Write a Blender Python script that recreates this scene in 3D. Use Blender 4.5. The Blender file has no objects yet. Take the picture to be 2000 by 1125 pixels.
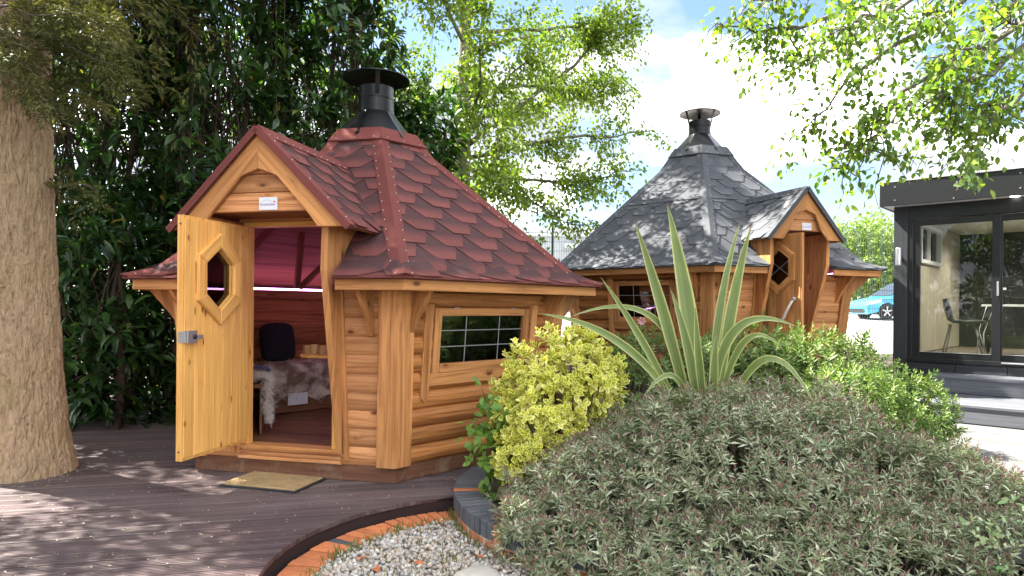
import bpy, math, random
import numpy as np
from mathutils import Vector, Matrix, noise

R = math.radians
random.seed(11)
rng = np.random.default_rng(11)
scene = bpy.context.scene
col = scene.collection

# ------------------------------------------------------------------ camera
H, F, HOR, ROLL = 1.4, 1320.0, 601.0, R(0.5)          # eye height, focal in px of a 2000 px frame, horizon row
cam = bpy.data.cameras.new('camera')
cam.sensor_width = 36.0
cam.lens = 36.0 * F / 2000.0
cam.shift_y = (HOR - 562.5) / 2000.0
cam.clip_end = 2000.0
camo = bpy.data.objects.new('camera', cam)
col.objects.link(camo)
camo.matrix_world = Matrix.Translation((0, 0, H)) @ Matrix.Rotation(R(90), 4, 'X') @ Matrix.Rotation(ROLL, 4, 'Z')
scene.camera = camo

# ------------------------------------------------------------------ sun, sky, exposure
SUN_AZ = Vector((-0.90, 0.44)).normalized()           # horizontal direction towards the sun
SUN_EL = R(50)
sun = bpy.data.lights.new('sun', 'SUN')
sun.energy = 3.8
sun.angle = R(0.55)
sun.color = (1.0, 0.95, 0.86)
suno = bpy.data.objects.new('sun', sun)
col.objects.link(suno)
sdir = Vector((SUN_AZ.x * math.cos(SUN_EL), SUN_AZ.y * math.cos(SUN_EL), math.sin(SUN_EL)))
suno.rotation_euler = sdir.to_track_quat('Z', 'Y').to_euler()
suno.location = sdir * 60

world = bpy.data.worlds.new('World')
scene.world = world
world.use_nodes = True
wt = world.node_tree
wt.nodes.clear()


def wn(t, **kw):
    n = wt.nodes.new(t)
    for k, v in kw.items():
        setattr(n, k, v)
    return n


sky = wn('ShaderNodeTexSky', sky_type='NISHITA', sun_disc=False)
sky.sun_elevation = SUN_EL
sky.sun_rotation = math.atan2(SUN_AZ.x, SUN_AZ.y)
sky.air_density = 1.0
sky.dust_density = 0.6
sky.ozone_density = 1.5
tc = wn('ShaderNodeTexCoord')
sep = wn('ShaderNodeSeparateXYZ')
wt.links.new(tc.outputs['Generated'], sep.inputs[0])
zc = wn('ShaderNodeMath', operation='MAXIMUM')
wt.links.new(sep.outputs[2], zc.inputs[0])
zc.inputs[1].default_value = 0.0
za = wn('ShaderNodeMath', operation='ADD')
wt.links.new(zc.outputs[0], za.inputs[0])
za.inputs[1].default_value = 0.30
dv = wn('ShaderNodeVectorMath', operation='DIVIDE')
cmb = wn('ShaderNodeCombineXYZ')
for i in range(3):
    wt.links.new(za.outputs[0], cmb.inputs[i])
wt.links.new(tc.outputs['Generated'], dv.inputs[0])
wt.links.new(cmb.outputs[0], dv.inputs[1])
mp = wn('ShaderNodeMapping')
mp.inputs['Location'].default_value = (5.3, 0.7, 1.0)
wt.links.new(dv.outputs[0], mp.inputs['Vector'])
cn = wn('ShaderNodeTexNoise')
cn.inputs['Scale'].default_value = 1.5
cn.inputs['Detail'].default_value = 9.0
cn.inputs['Roughness'].default_value = 0.52
wt.links.new(mp.outputs[0], cn.inputs['Vector'])
cr_ = wn('ShaderNodeValToRGB')
cr_.color_ramp.elements[0].position = 0.42
cr_.color_ramp.elements[1].position = 0.52
wt.links.new(cn.outputs['Fac'], cr_.inputs[0])
cn2 = wn('ShaderNodeTexNoise')
cn2.inputs['Scale'].default_value = 1.7
cn2.inputs['Detail'].default_value = 7.0
wt.links.new(mp.outputs[0], cn2.inputs['Vector'])
cr2 = wn('ShaderNodeValToRGB')
cr2.color_ramp.elements[0].position = 0.36
cr2.color_ramp.elements[0].color = (0.92, 0.97, 1.13, 1)
cr2.color_ramp.elements[1].position = 0.70
cr2.color_ramp.elements[1].color = (15.0, 15.0, 15.1, 1)
for pos_, c_ in ((0.475, (1.32, 1.36, 1.46, 1)), (0.53, (4.0, 4.0, 4.05, 1))):
    e_ = cr2.color_ramp.elements.new(pos_)
    e_.color = c_
wt.links.new(cn2.outputs['Fac'], cr2.inputs[0])
mxs = wn('ShaderNodeMixRGB')
wt.links.new(cr_.outputs[0], mxs.inputs[0])
skm = wn('ShaderNodeMixRGB', blend_type='MULTIPLY')
skm.inputs[0].default_value = 1.0
skm.inputs[2].default_value = (0.29, 0.30, 0.315, 1)
wt.links.new(sky.outputs[0], skm.inputs[1])
wt.links.new(skm.outputs[0], mxs.inputs[1])
wt.links.new(cr2.outputs[0], mxs.inputs[2])
bg = wn('ShaderNodeBackground')
bg.inputs['Strength'].default_value = 0.12
wt.links.new(mxs.outputs[0], bg.inputs['Color'])
wo = wn('ShaderNodeOutputWorld')
wt.links.new(bg.outputs[0], wo.inputs['Surface'])

scene.view_settings.view_transform = 'Standard'
scene.view_settings.look = 'None'
scene.view_settings.gamma = 1.0
scene.view_settings.exposure = 3.05
scene.render.engine = 'CYCLES'
scene.cycles.max_bounces = 8
scene.cycles.transparent_max_bounces = 12
scene.cycles.use_denoising = True
scene.cycles.sample_clamp_indirect = 8.0


# ------------------------------------------------------------------ layout helpers
def ray(px, py):
    a, b = px - 1000.0, py - 562.5
    c, s = math.cos(ROLL), math.sin(ROLL)
    return (c * a + s * b) / F, -((-s * a + c * b) - (HOR - 562.5)) / F


def at_y(px, py, Y):
    a, b = ray(px, py)
    return Vector((a * Y, Y, H + b * Y))


def at_z(px, py, z):
    a, b = ray(px, py)
    Y = (z - H) / b
    return Vector((a * Y, Y, z))


# ------------------------------------------------------------------ object helpers
def tag(o, label=None, cat=None, group=None, kind=None):
    if label:
        o['label'] = label
    if cat:
        o['category'] = cat
    if group:
        o['group'] = group
    if kind:
        o['kind'] = kind
    return o


def empty(name, loc=(0, 0, 0), rz=0.0):
    o = bpy.data.objects.new(name, None)
    o.empty_display_size = 0.2
    o.location = loc
    o.rotation_euler = (0, 0, rz)
    col.objects.link(o)
    return o


def link(name, me, parent=None, loc=None, rot=None):
    o = bpy.data.objects.new(name, me)
    col.objects.link(o)
    if parent:
        o.parent = parent
    if loc is not None:
        o.location = loc
    if rot is not None:
        o.rotation_euler = rot
    return o


def mesh(name, verts, faces, mats, midx=None, uvs=None, smooth=False, attr=None):
    me = bpy.data.meshes.new(name)
    me.from_pydata([tuple(v) for v in verts], [], [tuple(f) for f in faces])
    for m in (mats if isinstance(mats, (list, tuple)) else [mats]):
        me.materials.append(m)
    if midx is not None:
        me.polygons.foreach_set('material_index', midx)
    if uvs is not None:
        l = me.uv_layers.new(name='UVMap')
        flat = np.array([c for f in uvs for uv in f for c in uv], dtype=np.float32)
        l.data.foreach_set('uv', flat)
    if smooth:
        me.polygons.foreach_set('use_smooth', [True] * len(me.polygons))
    me.update()
    return me


def np_mesh(name, V, Fq, mats, midx=None, rnd=None, smooth=False):
    """V (n,3), Fq (m,k) with one face size."""
    me = bpy.data.meshes.new(name)
    V = np.ascontiguousarray(V, dtype=np.float32)
    Fq = np.ascontiguousarray(Fq, dtype=np.int32)
    m, k = Fq.shape
    me.vertices.add(len(V))
    me.vertices.foreach_set('co', V.ravel())
    me.loops.add(m * k)
    me.loops.foreach_set('vertex_index', Fq.ravel())
    me.polygons.add(m)
    me.polygons.foreach_set('loop_start', np.arange(0, m * k, k, dtype=np.int32))
    me.polygons.foreach_set('loop_total', np.full(m, k, dtype=np.int32))
    for mt in (mats if isinstance(mats, (list, tuple)) else [mats]):
        me.materials.append(mt)
    if midx is not None:
        me.polygons.foreach_set('material_index', np.ascontiguousarray(midx, dtype=np.int32))
    if smooth:
        me.polygons.foreach_set('use_smooth', np.ones(m, dtype=bool))
    if rnd is not None:
        a = me.attributes.new('rnd', 'FLOAT', 'POINT')
        a.data.foreach_set('value', np.ascontiguousarray(rnd, dtype=np.float32))
    me.update(calc_edges=True)
    me.validate()
    return me


def inset(poly, d):
    n = len(poly)
    area = sum(poly[i][0] * poly[(i + 1) % n][1] - poly[(i + 1) % n][0] * poly[i][1] for i in range(n))
    sg = 1 if area > 0 else -1
    out = []
    for i in range(n):
        p0, p1, p2 = poly[i - 1], poly[i], poly[(i + 1) % n]
        e1 = Vector((p1[0] - p0[0], p1[1] - p0[1]))
        e2 = Vector((p2[0] - p1[0], p2[1] - p1[1]))
        if e1.length < 1e-6 or e2.length < 1e-6:
            out.append(p1)
            continue
        e1.normalize()
        e2.normalize()
        n1 = Vector((-e1.y, e1.x)) * sg
        n2 = Vector((-e2.y, e2.x)) * sg
        m = n1 + n2
        k = d / max(0.35, 0.5 * m.length_squared)
        out.append((p1[0] + m.x * k, p1[1] + m.y * k))
    return out


def prism_mesh(name, o, ex, ey, poly, t, mat, grain=(1, 0), ch=0.004):
    """polygon in the plane (o; ex, ey), thickness t along ex x ey, chamfered front edge; uv follows the grain in metres"""
    o, ex, ey = Vector(o), Vector(ex).normalized(), Vector(ey).normalized()
    ez = ex.cross(ey)
    n = len(poly)
    ch = min(ch, abs(t) * 0.4)
    ins = inset(poly, ch)
    V, P2 = [], []
    for (ring, z) in ((poly, 0.0), (poly, t - ch), (ins, t)):
        for p in ring:
            V.append(o + ex * p[0] + ey * p[1] + ez * z)
            P2.append((p[0], p[1], z))
    g = Vector(grain).normalized()
    h = Vector((-g.y, g.x))
    Fc, U = [], []

    def uv(i, side=False):
        p = P2[i]
        a = p[0] * g.x + p[1] * g.y
        b = p[0] * h.x + p[1] * h.y
        return (a, b + (p[2] if side else 0.0))
    f = list(range(n))[::-1]
    Fc.append(f)
    U.append([uv(i) for i in f])
    for r in (0, 1):
        for i in range(n):
            j = (i + 1) % n
            f = [r * n + i, r * n + j, (r + 1) * n + j, (r + 1) * n + i]
            Fc.append(f)
            U.append([uv(k, True) for k in f])
    f = [2 * n + i for i in range(n)]
    Fc.append(f)
    U.append([uv(i) for i in f])
    return mesh(name, V, Fc, mat, uvs=U)


def prism(name, o, ex, ey, poly, t, mat, parent=None, grain=(1, 0), ch=0.004):
    return link(name, prism_mesh(name, o, ex, ey, poly, t, mat, grain, ch), parent)


def rect(x0, y0, x1, y1):
    return [(x0, y0), (x1, y0), (x1, y1), (x0, y1)]


def beam(name, p, q, w, t, mat, parent=None, up=(0, 0, 1), ch=0.004):
    """straight timber from p to q, width w (across, in the plane of up), thickness t"""
    p, q = Vector(p), Vector(q)
    ex = (q - p)
    L = ex.length
    ex.normalize()
    up = Vector(up)
    ey = (up - ex * up.dot(ex)).normalized()
    ez = ex.cross(ey)
    return prism(name, p - ez * (t / 2), ex, ey, rect(0, -w / 2, L, w / 2), t, mat, parent, ch=ch)


def box(name, x0, y0, z0, x1, y1, z1, mat, parent=None, ch=0.004):
    """box with grain along its longest horizontal or vertical side; the chamfered face looks to -y"""
    w, h = x1 - x0, z1 - z0
    return prism(name, (x0, y1, z0), (1, 0, 0), (0, 0, 1), rect(0, 0, w, h), y1 - y0, mat, parent,
                 grain=(1, 0) if w >= h else (0, 1), ch=ch)


def tube_arrays(pts, rad, sides=6, cap=True):
    pts = [Vector(p) for p in pts]
    V, Fc = [], []
    n = len(pts)
    up = Vector((0, 0, 1))
    for i, p in enumerate(pts):
        d = (pts[min(i + 1, n - 1)] - pts[max(i - 1, 0)])
        if d.length < 1e-9:
            d = Vector((0, 0, 1))
        d.normalize()
        a = up if abs(d.z) < 0.95 else Vector((1, 0, 0))
        x = a.cross(d).normalized()
        y = d.cross(x)
        r = rad[i] if isinstance(rad, (list, tuple)) else rad
        for k in range(sides):
            t = 2 * math.pi * k / sides
            V.append(p + (x * math.cos(t) + y * math.sin(t)) * r)
    for i in range(n - 1):
        for k in range(sides):
            a, b = i * sides + k, i * sides + (k + 1) % sides
            Fc.append((a, b, b + sides, a + sides))
    if cap:
        Fc.append(tuple(range(sides))[::-1])
        Fc.append(tuple((n - 1) * sides + k for k in range(sides)))
    return V, Fc


def tubes(name, lst, mat, parent=None, sides=6, smooth=True):
    V, Fc = [], []
    for pts, rad in lst:
        v, f = tube_arrays(pts, rad, sides)
        b = len(V)
        V += v
        Fc += [tuple(i + b for i in q) for q in f]
    return link(name, mesh(name, V, Fc, mat, smooth=smooth), parent)


def lathe(name, prof, mat, parent=None, sides=32, loc=(0, 0, 0), smooth=False):
    V, Fc = [], []
    for (r, z) in prof:
        for k in range(sides):
            t = 2 * math.pi * k / sides
            V.append((r * math.cos(t), r * math.sin(t), z))
    for i in range(len(prof) - 1):
        for k in range(sides):
            a, b = i * sides + k, i * sides + (k + 1) % sides
            Fc.append((a, b, b + sides, a + sides))
    return link(name, mesh(name, V, Fc, mat, smooth=smooth), parent, loc)


# ------------------------------------------------------------------ materials
class NT:
    def __init__(s, name):
        s.m = bpy.data.materials.new(name)
        s.m.use_nodes = True
        s.t = s.m.node_tree
        s.t.nodes.clear()
        s.out = s.n('ShaderNodeOutputMaterial')

    def n(s, typ, **kw):
        x = s.t.nodes.new(typ)
        for k, v in kw.items():
            setattr(x, k, v)
        return x

    def l(s, a, b):
        s.t.links.new(a, b)

    def math(s, op, a, b=None, clamp=False):
        x = s.n('ShaderNodeMath', operation=op, use_clamp=clamp)
        for i, v in enumerate((a, b)):
            if v is None:
                continue
            if isinstance(v, (int, float)):
                x.inputs[i].default_value = v
            else:
                s.l(v, x.inputs[i])
        return x.outputs[0]

    def vec(s, op, a, b):
        x = s.n('ShaderNodeVectorMath', operation=op)
        for i, v in enumerate((a, b)):
            if isinstance(v, (tuple, list)):
                x.inputs[i].default_value = v
            else:
                s.l(v, x.inputs[i])
        return x.outputs[0]

    def noise(s, v, scale, detail=4, rough=0.5, dist=0.0):
        x = s.n('ShaderNodeTexNoise')
        x.inputs['Scale'].default_value = scale
        x.inputs['Detail'].default_value = detail
        x.inputs['Roughness'].default_value = rough
        x.inputs['Distortion'].default_value = dist
        if v is not None:
            s.l(v, x.inputs['Vector'])
        return x

    def ramp(s, fac, stops):
        x = s.n('ShaderNodeValToRGB')
        e = x.color_ramp.elements
        while len(e) < len(stops):
            e.new(0.5)
        for i, (p, c) in enumerate(stops):
            e[i].position = p
            e[i].color = (c[0], c[1], c[2], 1) if not isinstance(c, (int, float)) else (c, c, c, 1)
        s.l(fac, x.inputs[0])
        return x.outputs[0]

    def mix(s, fac, a, b, blend='MIX'):
        x = s.n('ShaderNodeMixRGB', blend_type=blend)
        for i, v in enumerate((fac, a, b)):
            if isinstance(v, (int, float)):
                x.inputs[i].default_value = v
            elif isinstance(v, (tuple, list)):
                x.inputs[i].default_value = (v[0], v[1], v[2], 1)
            else:
                s.l(v, x.inputs[i])
        return x.outputs[0]

    def bump(s, h, dist, strength=1.0):
        x = s.n('ShaderNodeBump')
        x.inputs['Distance'].default_value = dist
        x.inputs['Strength'].default_value = strength
        s.l(h, x.inputs['Height'])
        return x.outputs[0]

    def bsdf(s, color, rough=0.6, metal=0.0, spec=0.5, normal=None, coat=0.0):
        b = s.n('ShaderNodeBsdfPrincipled')
        for k, v in (('Base Color', color), ('Roughness', rough), ('Metallic', metal), ('Specular IOR Level', spec), ('Coat Weight', coat)):
            if isinstance(v, (int, float)):
                b.inputs[k].default_value = v
            elif isinstance(v, (tuple, list)):
                b.inputs[k].default_value = (v[0], v[1], v[2], 1)
            else:
                s.l(v, b.inputs[k])
        if normal is not None:
            s.l(normal, b.inputs['Normal'])
        return b

    def done(s, sh):
        s.l(sh.outputs[0], s.out.inputs['Surface'])
        return s.m


def scaled(nt, v, sx, sy, sz):
    return nt.vec('MULTIPLY', v, (sx, sy, sz))


def wood(name, light, dark, knot=(0.10, 0.035, 0.012), rough=0.5, var=0.42, knots=1.0, gloss=0.22, dirt=0.0, kd=1.0):
    nt = NT(name)
    uv = nt.n('ShaderNodeUVMap').outputs[0]
    oi = nt.n('ShaderNodeObjectInfo')
    off = nt.n('ShaderNodeCombineXYZ')
    nt.l(nt.math('MULTIPLY', oi.outputs['Random'], 57.0), off.inputs[0])
    nt.l(nt.math('MULTIPLY', oi.outputs['Random'], 23.0), off.inputs[1])
    nt.l(nt.math('MULTIPLY', oi.outputs['Random'], 91.0), off.inputs[2])
    v = nt.vec('ADD', uv, off.outputs[0])
    # knots pull the grain around them
    vo = nt.n('ShaderNodeTexVoronoi')
    nt.l(scaled(nt, v, 3.6 * kd, 7.5 * kd, 1.0), vo.inputs['Vector'])
    vo.inputs['Scale'].default_value = 1.0
    d = vo.outputs['Distance']
    sepc = nt.n('ShaderNodeSeparateColor')
    nt.l(vo.outputs['Color'], sepc.inputs[0])
    gate = nt.math('GREATER_THAN', sepc.outputs[0], 1.0 - 0.62 * knots)
    core = nt.ramp(d, [(0.0, 1.0), (0.085, 0.9), (0.15, 0.0), (1.0, 0.0)])
    halo = nt.ramp(d, [(0.0, 1.0), (0.32, 0.0), (1.0, 0.0)])
    core = nt.math('MULTIPLY', core, gate)
    halo = nt.math('MULTIPLY', halo, gate)
    hv = nt.n('ShaderNodeCombineXYZ')
    nt.l(nt.math('MULTIPLY', halo, 0.05), hv.inputs[1])
    vg = nt.vec('ADD', v, hv.outputs[0])
    g1 = nt.noise(scaled(nt, vg, 1.1, 26.0, 1.0), 1.0, 6, 0.6, 0.9).outputs['Fac']
    g2 = nt.noise(scaled(nt, vg, 3.5, 150.0, 1.0), 1.0, 3, 0.6).outputs['Fac']
    big = nt.noise(scaled(nt, v, 0.8, 3.0, 1.0), 1.0, 3).outputs['Fac']
    fac = nt.math('ADD', nt.math('MULTIPLY', g1, 0.75), nt.math('MULTIPLY', g2, 0.25))
    c = nt.ramp(fac, [(0.36, dark), (0.54, light), (0.68, tuple(x * 1.18 for x in light))])
    c = nt.mix(nt.math('MULTIPLY', nt.math('SUBTRACT', big, 0.35, True), 1.2, True), c, tuple(x * 0.72 for x in light), 'MIX')
    c = nt.mix(nt.math('MULTIPLY', halo, 0.45), c, dark)
    c = nt.mix(nt.math('MULTIPLY', core, 0.95), c, knot)
    tone = nt.math('ADD', 1.0 - var / 2, nt.math('MULTIPLY', oi.outputs['Random'], var))
    tn = nt.n('ShaderNodeCombineColor')
    for i in range(3):
        nt.l(tone, tn.inputs[i])
    c = nt.mix(1.0, c, tn.outputs[0], 'MULTIPLY')
    if dirt:
        geo = nt.n('ShaderNodeTexCoord').outputs['Object']
        dn = nt.noise(geo, 3.0, 6, 0.7).outputs['Fac']
        c = nt.mix(nt.math('MULTIPLY', nt.ramp(dn, [(0.48, 0.0), (0.62, 1.0)]), dirt), c, (0.36, 0.27, 0.18))
    nrm = nt.bump(nt.math('ADD', nt.math('MULTIPLY', g2, 0.6), nt.math('MULTIPLY', g1, 0.6)), 0.0022, 0.7)
    return nt.done(nt.bsdf(c, nt.math('ADD', rough, nt.math('MULTIPLY', g1, 0.15)), spec=gloss, normal=nrm))


def plain(name, color, rough=0.5, metal=0.0, spec=0.5, nscale=8.0, namt=0.25, bump=0.0, bscale=60.0, coat=0.0, objvar=0.0):
    nt = NT(name)
    tcn = nt.n('ShaderNodeTexCoord').outputs['Object']
    f = nt.noise(tcn, nscale, 6, 0.6).outputs['Fac']
    c = nt.mix(f, tuple(x * (1 - namt) for x in color), tuple(min(1, x * (1 + namt)) for x in color))
    if objvar:
        oi = nt.n('ShaderNodeObjectInfo')
        tone = nt.math('ADD', 1 - objvar / 2, nt.math('MULTIPLY', oi.outputs['Random'], objvar))
        tn = nt.n('ShaderNodeCombineColor')
        for i in range(3):
            nt.l(tone, tn.inputs[i])
        c = nt.mix(1.0, c, tn.outputs[0], 'MULTIPLY')
    nrm = None
    if bump:
        nrm = nt.bump(nt.noise(tcn, bscale, 4, 0.6).outputs['Fac'], bump, 0.8)
    return nt.done(nt.bsdf(c, rough, metal, spec, nrm, coat))


def shingle_mat(name, base, dark, dscale):
    """asphalt shingle; the printed shadow band at the head of each tab is real print, carried in uv.y"""
    nt = NT(name)
    uv = nt.n('ShaderNodeUVMap').outputs[0]
    sp = nt.n('ShaderNodeSeparateXYZ')
    nt.l(uv, sp.inputs[0])
    tcn = nt.n('ShaderNodeTexCoord').outputs['Object']
    oi = nt.n('ShaderNodeObjectInfo')
    gr = nt.noise(tcn, 260.0, 2, 0.7).outputs['Fac']
    md = nt.noise(tcn, 5.0, 4, 0.6).outputs['Fac']
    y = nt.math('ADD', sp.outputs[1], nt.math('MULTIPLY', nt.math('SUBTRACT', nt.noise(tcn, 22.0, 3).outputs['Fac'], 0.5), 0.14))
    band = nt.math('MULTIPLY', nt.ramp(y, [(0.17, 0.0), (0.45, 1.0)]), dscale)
    c = nt.mix(md, tuple(x * 0.8 for x in base), tuple(x * 1.15 for x in base))
    tone = nt.math('ADD', 0.84, nt.math('MULTIPLY', oi.outputs['Random'], 0.32))
    tn = nt.n('ShaderNodeCombineColor')
    for i in range(3):
        nt.l(tone, tn.inputs[i])
    c = nt.mix(1.0, c, tn.outputs[0], 'MULTIPLY')
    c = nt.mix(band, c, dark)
    c = nt.mix(nt.math('MULTIPLY', nt.ramp(gr, [(0.35, 0.0), (0.7, 1.0)]), 0.35), c, tuple(min(1, x * 1.9 + 0.01) for x in base))
    nrm = nt.bump(gr, 0.003, 0.8)
    return nt.done(nt.bsdf(c, 0.95, spec=0.12, normal=nrm))


def leaf_mat(name, stops, trans=0.35, rough=0.4, tint=(1.25, 1.35, 0.55), spec=0.4):
    nt = NT(name)
    at = nt.n('ShaderNodeAttribute', attribute_name='rnd')
    oi = nt.n('ShaderNodeObjectInfo')
    f = nt.math('FRACT', nt.math('ADD', at.outputs['Fac'], oi.outputs['Random']))
    c = nt.ramp(f, stops)
    b = nt.bsdf(c, rough, spec=spec)
    tr = nt.n('ShaderNodeBsdfTranslucent')
    tcol = nt.mix(1.0, c, tint, 'MULTIPLY')
    nt.l(tcol, tr.inputs['Color'])
    ms = nt.n('ShaderNodeMixShader')
    ms.inputs[0].default_value = trans
    nt.l(b.outputs[0], ms.inputs[1])
    nt.l(tr.outputs[0], ms.inputs[2])
    return nt.done(ms)


def glass_mat(name, tint=(0.9, 0.95, 0.93), amount=1.0, ior=1.52):
    nt = NT(name)
    fr = nt.n('ShaderNodeFresnel')
    fr.inputs['IOR'].default_value = ior
    tr = nt.n('ShaderNodeBsdfTransparent')
    tr.inputs['Color'].default_value = (*tint, 1)
    gl = nt.n('ShaderNodeBsdfGlossy')
    gl.inputs['Roughness'].default_value = 0.01
    ms = nt.n('ShaderNodeMixShader')
    nt.l(nt.math('MULTIPLY', fr.outputs[0], amount), ms.inputs[0])
    nt.l(tr.outputs[0], ms.inputs[1])
    nt.l(gl.outputs[0], ms.inputs[2])
    return nt.done(ms)


def emit_mat(name, color, strength):
    nt = NT(name)
    e = nt.n('ShaderNodeEmission')
    e.inputs['Color'].default_value = (*color, 1)
    e.inputs['Strength'].default_value = strength
    return nt.done(e)


M = {}
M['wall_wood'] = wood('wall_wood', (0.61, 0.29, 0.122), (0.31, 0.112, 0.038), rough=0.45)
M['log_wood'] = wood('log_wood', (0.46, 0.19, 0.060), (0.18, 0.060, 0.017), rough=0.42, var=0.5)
M['trim_wood'] = wood('trim_wood', (0.56, 0.26, 0.094), (0.28, 0.102, 0.031), rough=0.45)
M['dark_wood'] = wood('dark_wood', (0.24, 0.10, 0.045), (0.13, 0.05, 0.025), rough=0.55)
M['plinth_wood'] = wood('plinth_wood', (0.19, 0.085, 0.048), (0.10, 0.045, 0.028), rough=0.6, dirt=0.4)
M['pine'] = wood('pine', (0.84, 0.455, 0.13), (0.62, 0.27, 0.055), knot=(0.17, 0.04, 0.008), rough=0.35, knots=1.1, var=0.24, gloss=0.3, kd=1.15)
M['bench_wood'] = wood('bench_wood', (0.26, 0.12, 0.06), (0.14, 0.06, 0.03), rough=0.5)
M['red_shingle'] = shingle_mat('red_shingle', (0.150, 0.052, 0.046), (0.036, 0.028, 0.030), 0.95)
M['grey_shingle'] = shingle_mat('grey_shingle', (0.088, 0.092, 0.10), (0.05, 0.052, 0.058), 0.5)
M['red_felt'] = shingle_mat('red_felt', (0.155, 0.048, 0.041), (0.2, 0.05, 0.045), 0.0)
M['grey_felt'] = shingle_mat('grey_felt', (0.078, 0.082, 0.09), (0.07, 0.07, 0.07), 0.0)
M['black_metal'] = plain('black_metal', (0.006, 0.0065, 0.007), 0.34, 0.0, 0.28, 3.0, 0.2, coat=0.05)
M['nail'] = plain('nail', (0.6, 0.58, 0.56), 0.4, 0.3)
M['glass'] = glass_mat('glass', (0.93, 0.965, 0.95))
M['double_glass'] = glass_mat('double_glass', (0.90, 0.94, 0.92), ior=1.95)
M['lead'] = plain('lead', (0.32, 0.33, 0.34), 0.5, 0.5)
M['steel'] = plain('steel', (0.55, 0.55, 0.56), 0.35, 0.8)
M['led'] = emit_mat('led', (0.82, 0.30, 0.90), 3.0)
M['white_paint'] = plain('white_paint', (0.78, 0.79, 0.80), 0.45, namt=0.05)
M['white_card'] = plain('white_card', (0.72, 0.74, 0.76), 0.6, namt=0.06)
M['iron'] = plain('iron', (0.015, 0.015, 0.015), 0.5)
M['dark_cloth'] = plain('dark_cloth', (0.010, 0.011, 0.016), 0.9, bump=0.002, bscale=200)
M['blue_cloth'] = plain('blue_cloth', (0.10, 0.16, 0.28), 0.9)
M['fur_white'] = plain('fur_white', (0.72, 0.68, 0.60), 0.9, namt=0.15)
nt = NT('fur_grey')
c = nt.ramp(nt.noise(nt.n('ShaderNodeTexCoord').outputs['Object'], 4.5, 4, 0.6).outputs['Fac'], [(0.42, (0.24, 0.165, 0.11)), (0.56, (0.70, 0.62, 0.52))])
M['fur_grey'] = nt.done(nt.bsdf(c, 0.9))

# ------------------------------------------------------------------ ground
def sstep(a, b, x):
    t = np.clip((x - a) / (b - a), 0, 1)
    return t * t * (3 - 2 * t)


def ground_h(X, Y):
    right = -0.15 + 0.48 * sstep(6.5, 9.5, Y) + 0.06 * sstep(10.5, 15.0, Y)
    left = -0.16 + 0.53 * sstep(10.5, 15.5, Y)
    k = sstep(-0.5, 1.2, X)
    z = left * (1 - k) + right * k
    return z + 0.78 * np.clip((Y - 15.5) / 15.0, 0, 1)


gx = np.concatenate([np.linspace(-400, -20, 12), np.linspace(-16, 20, 73), np.linspace(26, 400, 12)])
gy = np.concatenate([np.linspace(-60, 0, 6), np.linspace(1, 34, 67), np.linspace(40, 900, 14)])
GX, GY = np.meshgrid(gx, gy)
GZ = ground_h(GX, GY)
V = np.stack([GX.ravel(), GY.ravel(), GZ.ravel()], 1)
nx, ny = len(gx), len(gy)
idx = np.arange(nx * ny).reshape(ny, nx)
Fq = np.stack([idx[:-1, :-1].ravel(), idx[:-1, 1:].ravel(), idx[1:, 1:].ravel(), idx[1:, :-1].ravel()], 1)
nt = NT('soil')
tcn = nt.n('ShaderNodeTexCoord').outputs['Object']
c = nt.ramp(nt.noise(tcn, 6.0, 8, 0.7).outputs['Fac'], [(0.3, (0.022, 0.016, 0.011)), (0.7, (0.075, 0.056, 0.038))])
M['soil'] = nt.done(nt.bsdf(c, 0.95, normal=nt.bump(nt.noise(tcn, 40.0, 6, 0.7).outputs['Fac'], 0.02)))
tag(link('ground', np_mesh('ground', V, Fq, M['soil'], smooth=True)), kind='structure')

nt = NT('concrete')
tcn = nt.n('ShaderNodeTexCoord').outputs['Object']
c = nt.ramp(nt.noise(tcn, 0.6, 8, 0.65).outputs['Fac'], [(0.3, (0.25, 0.23, 0.215)), (0.7, (0.36, 0.335, 0.315))])
c = nt.mix(nt.math('MULTIPLY', nt.noise(tcn, 30.0, 4, 0.7).outputs['Fac'], 0.3), c, (0.3, 0.27, 0.25))
M['concrete'] = nt.done(nt.bsdf(c, 0.85))
px_ = np.linspace(-2, 40, 28)
py_ = np.linspace(15.5, 60, 60)
PX, PY = np.meshgrid(px_, py_)
V = np.stack([PX.ravel(), PY.ravel(), (ground_h(PX, PY) + 0.02).ravel()], 1)
idx = np.arange(len(px_) * len(py_)).reshape(len(py_), len(px_))
Fq = np.stack([idx[:-1, :-1].ravel(), idx[:-1, 1:].ravel(), idx[1:, 1:].ravel(), idx[1:, :-1].ravel()], 1)
tag(link('car_park_paving', np_mesh('car_park_paving', V, Fq, M['concrete'])), kind='structure')

# ------------------------------------------------------------------ timber deck with a curved cut edge
GC, GR = Vector((0.03, 3.72)), 1.35          # gravel circle
PC, PR = Vector((1.15, 5.08)), 1.57          # round raised planter
nt = NT('deck_board')
uv = nt.n('ShaderNodeUVMap').outputs[0]
oi = nt.n('ShaderNodeObjectInfo')
off = nt.n('ShaderNodeCombineXYZ')
nt.l(nt.math('MULTIPLY', oi.outputs['Random'], 70.0), off.inputs[0])
v = nt.vec('ADD', uv, off.outputs[0])
g = nt.noise(scaled(nt, v, 0.32, 34.0, 1.0), 1.0, 6, 0.65).outputs['Fac']
w = nt.noise(nt.n('ShaderNodeTexCoord').outputs['Object'], 1.3, 7, 0.65).outputs['Fac']
c = nt.ramp(g, [(0.34, (0.026, 0.014, 0.0145)), (0.50, (0.074, 0.043, 0.043)), (0.66, (0.15, 0.103, 0.10))])
c = nt.mix(nt.ramp(w, [(0.42, 0.0), (0.75, 0.6)]), c, (0.15, 0.118, 0.112))
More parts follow.
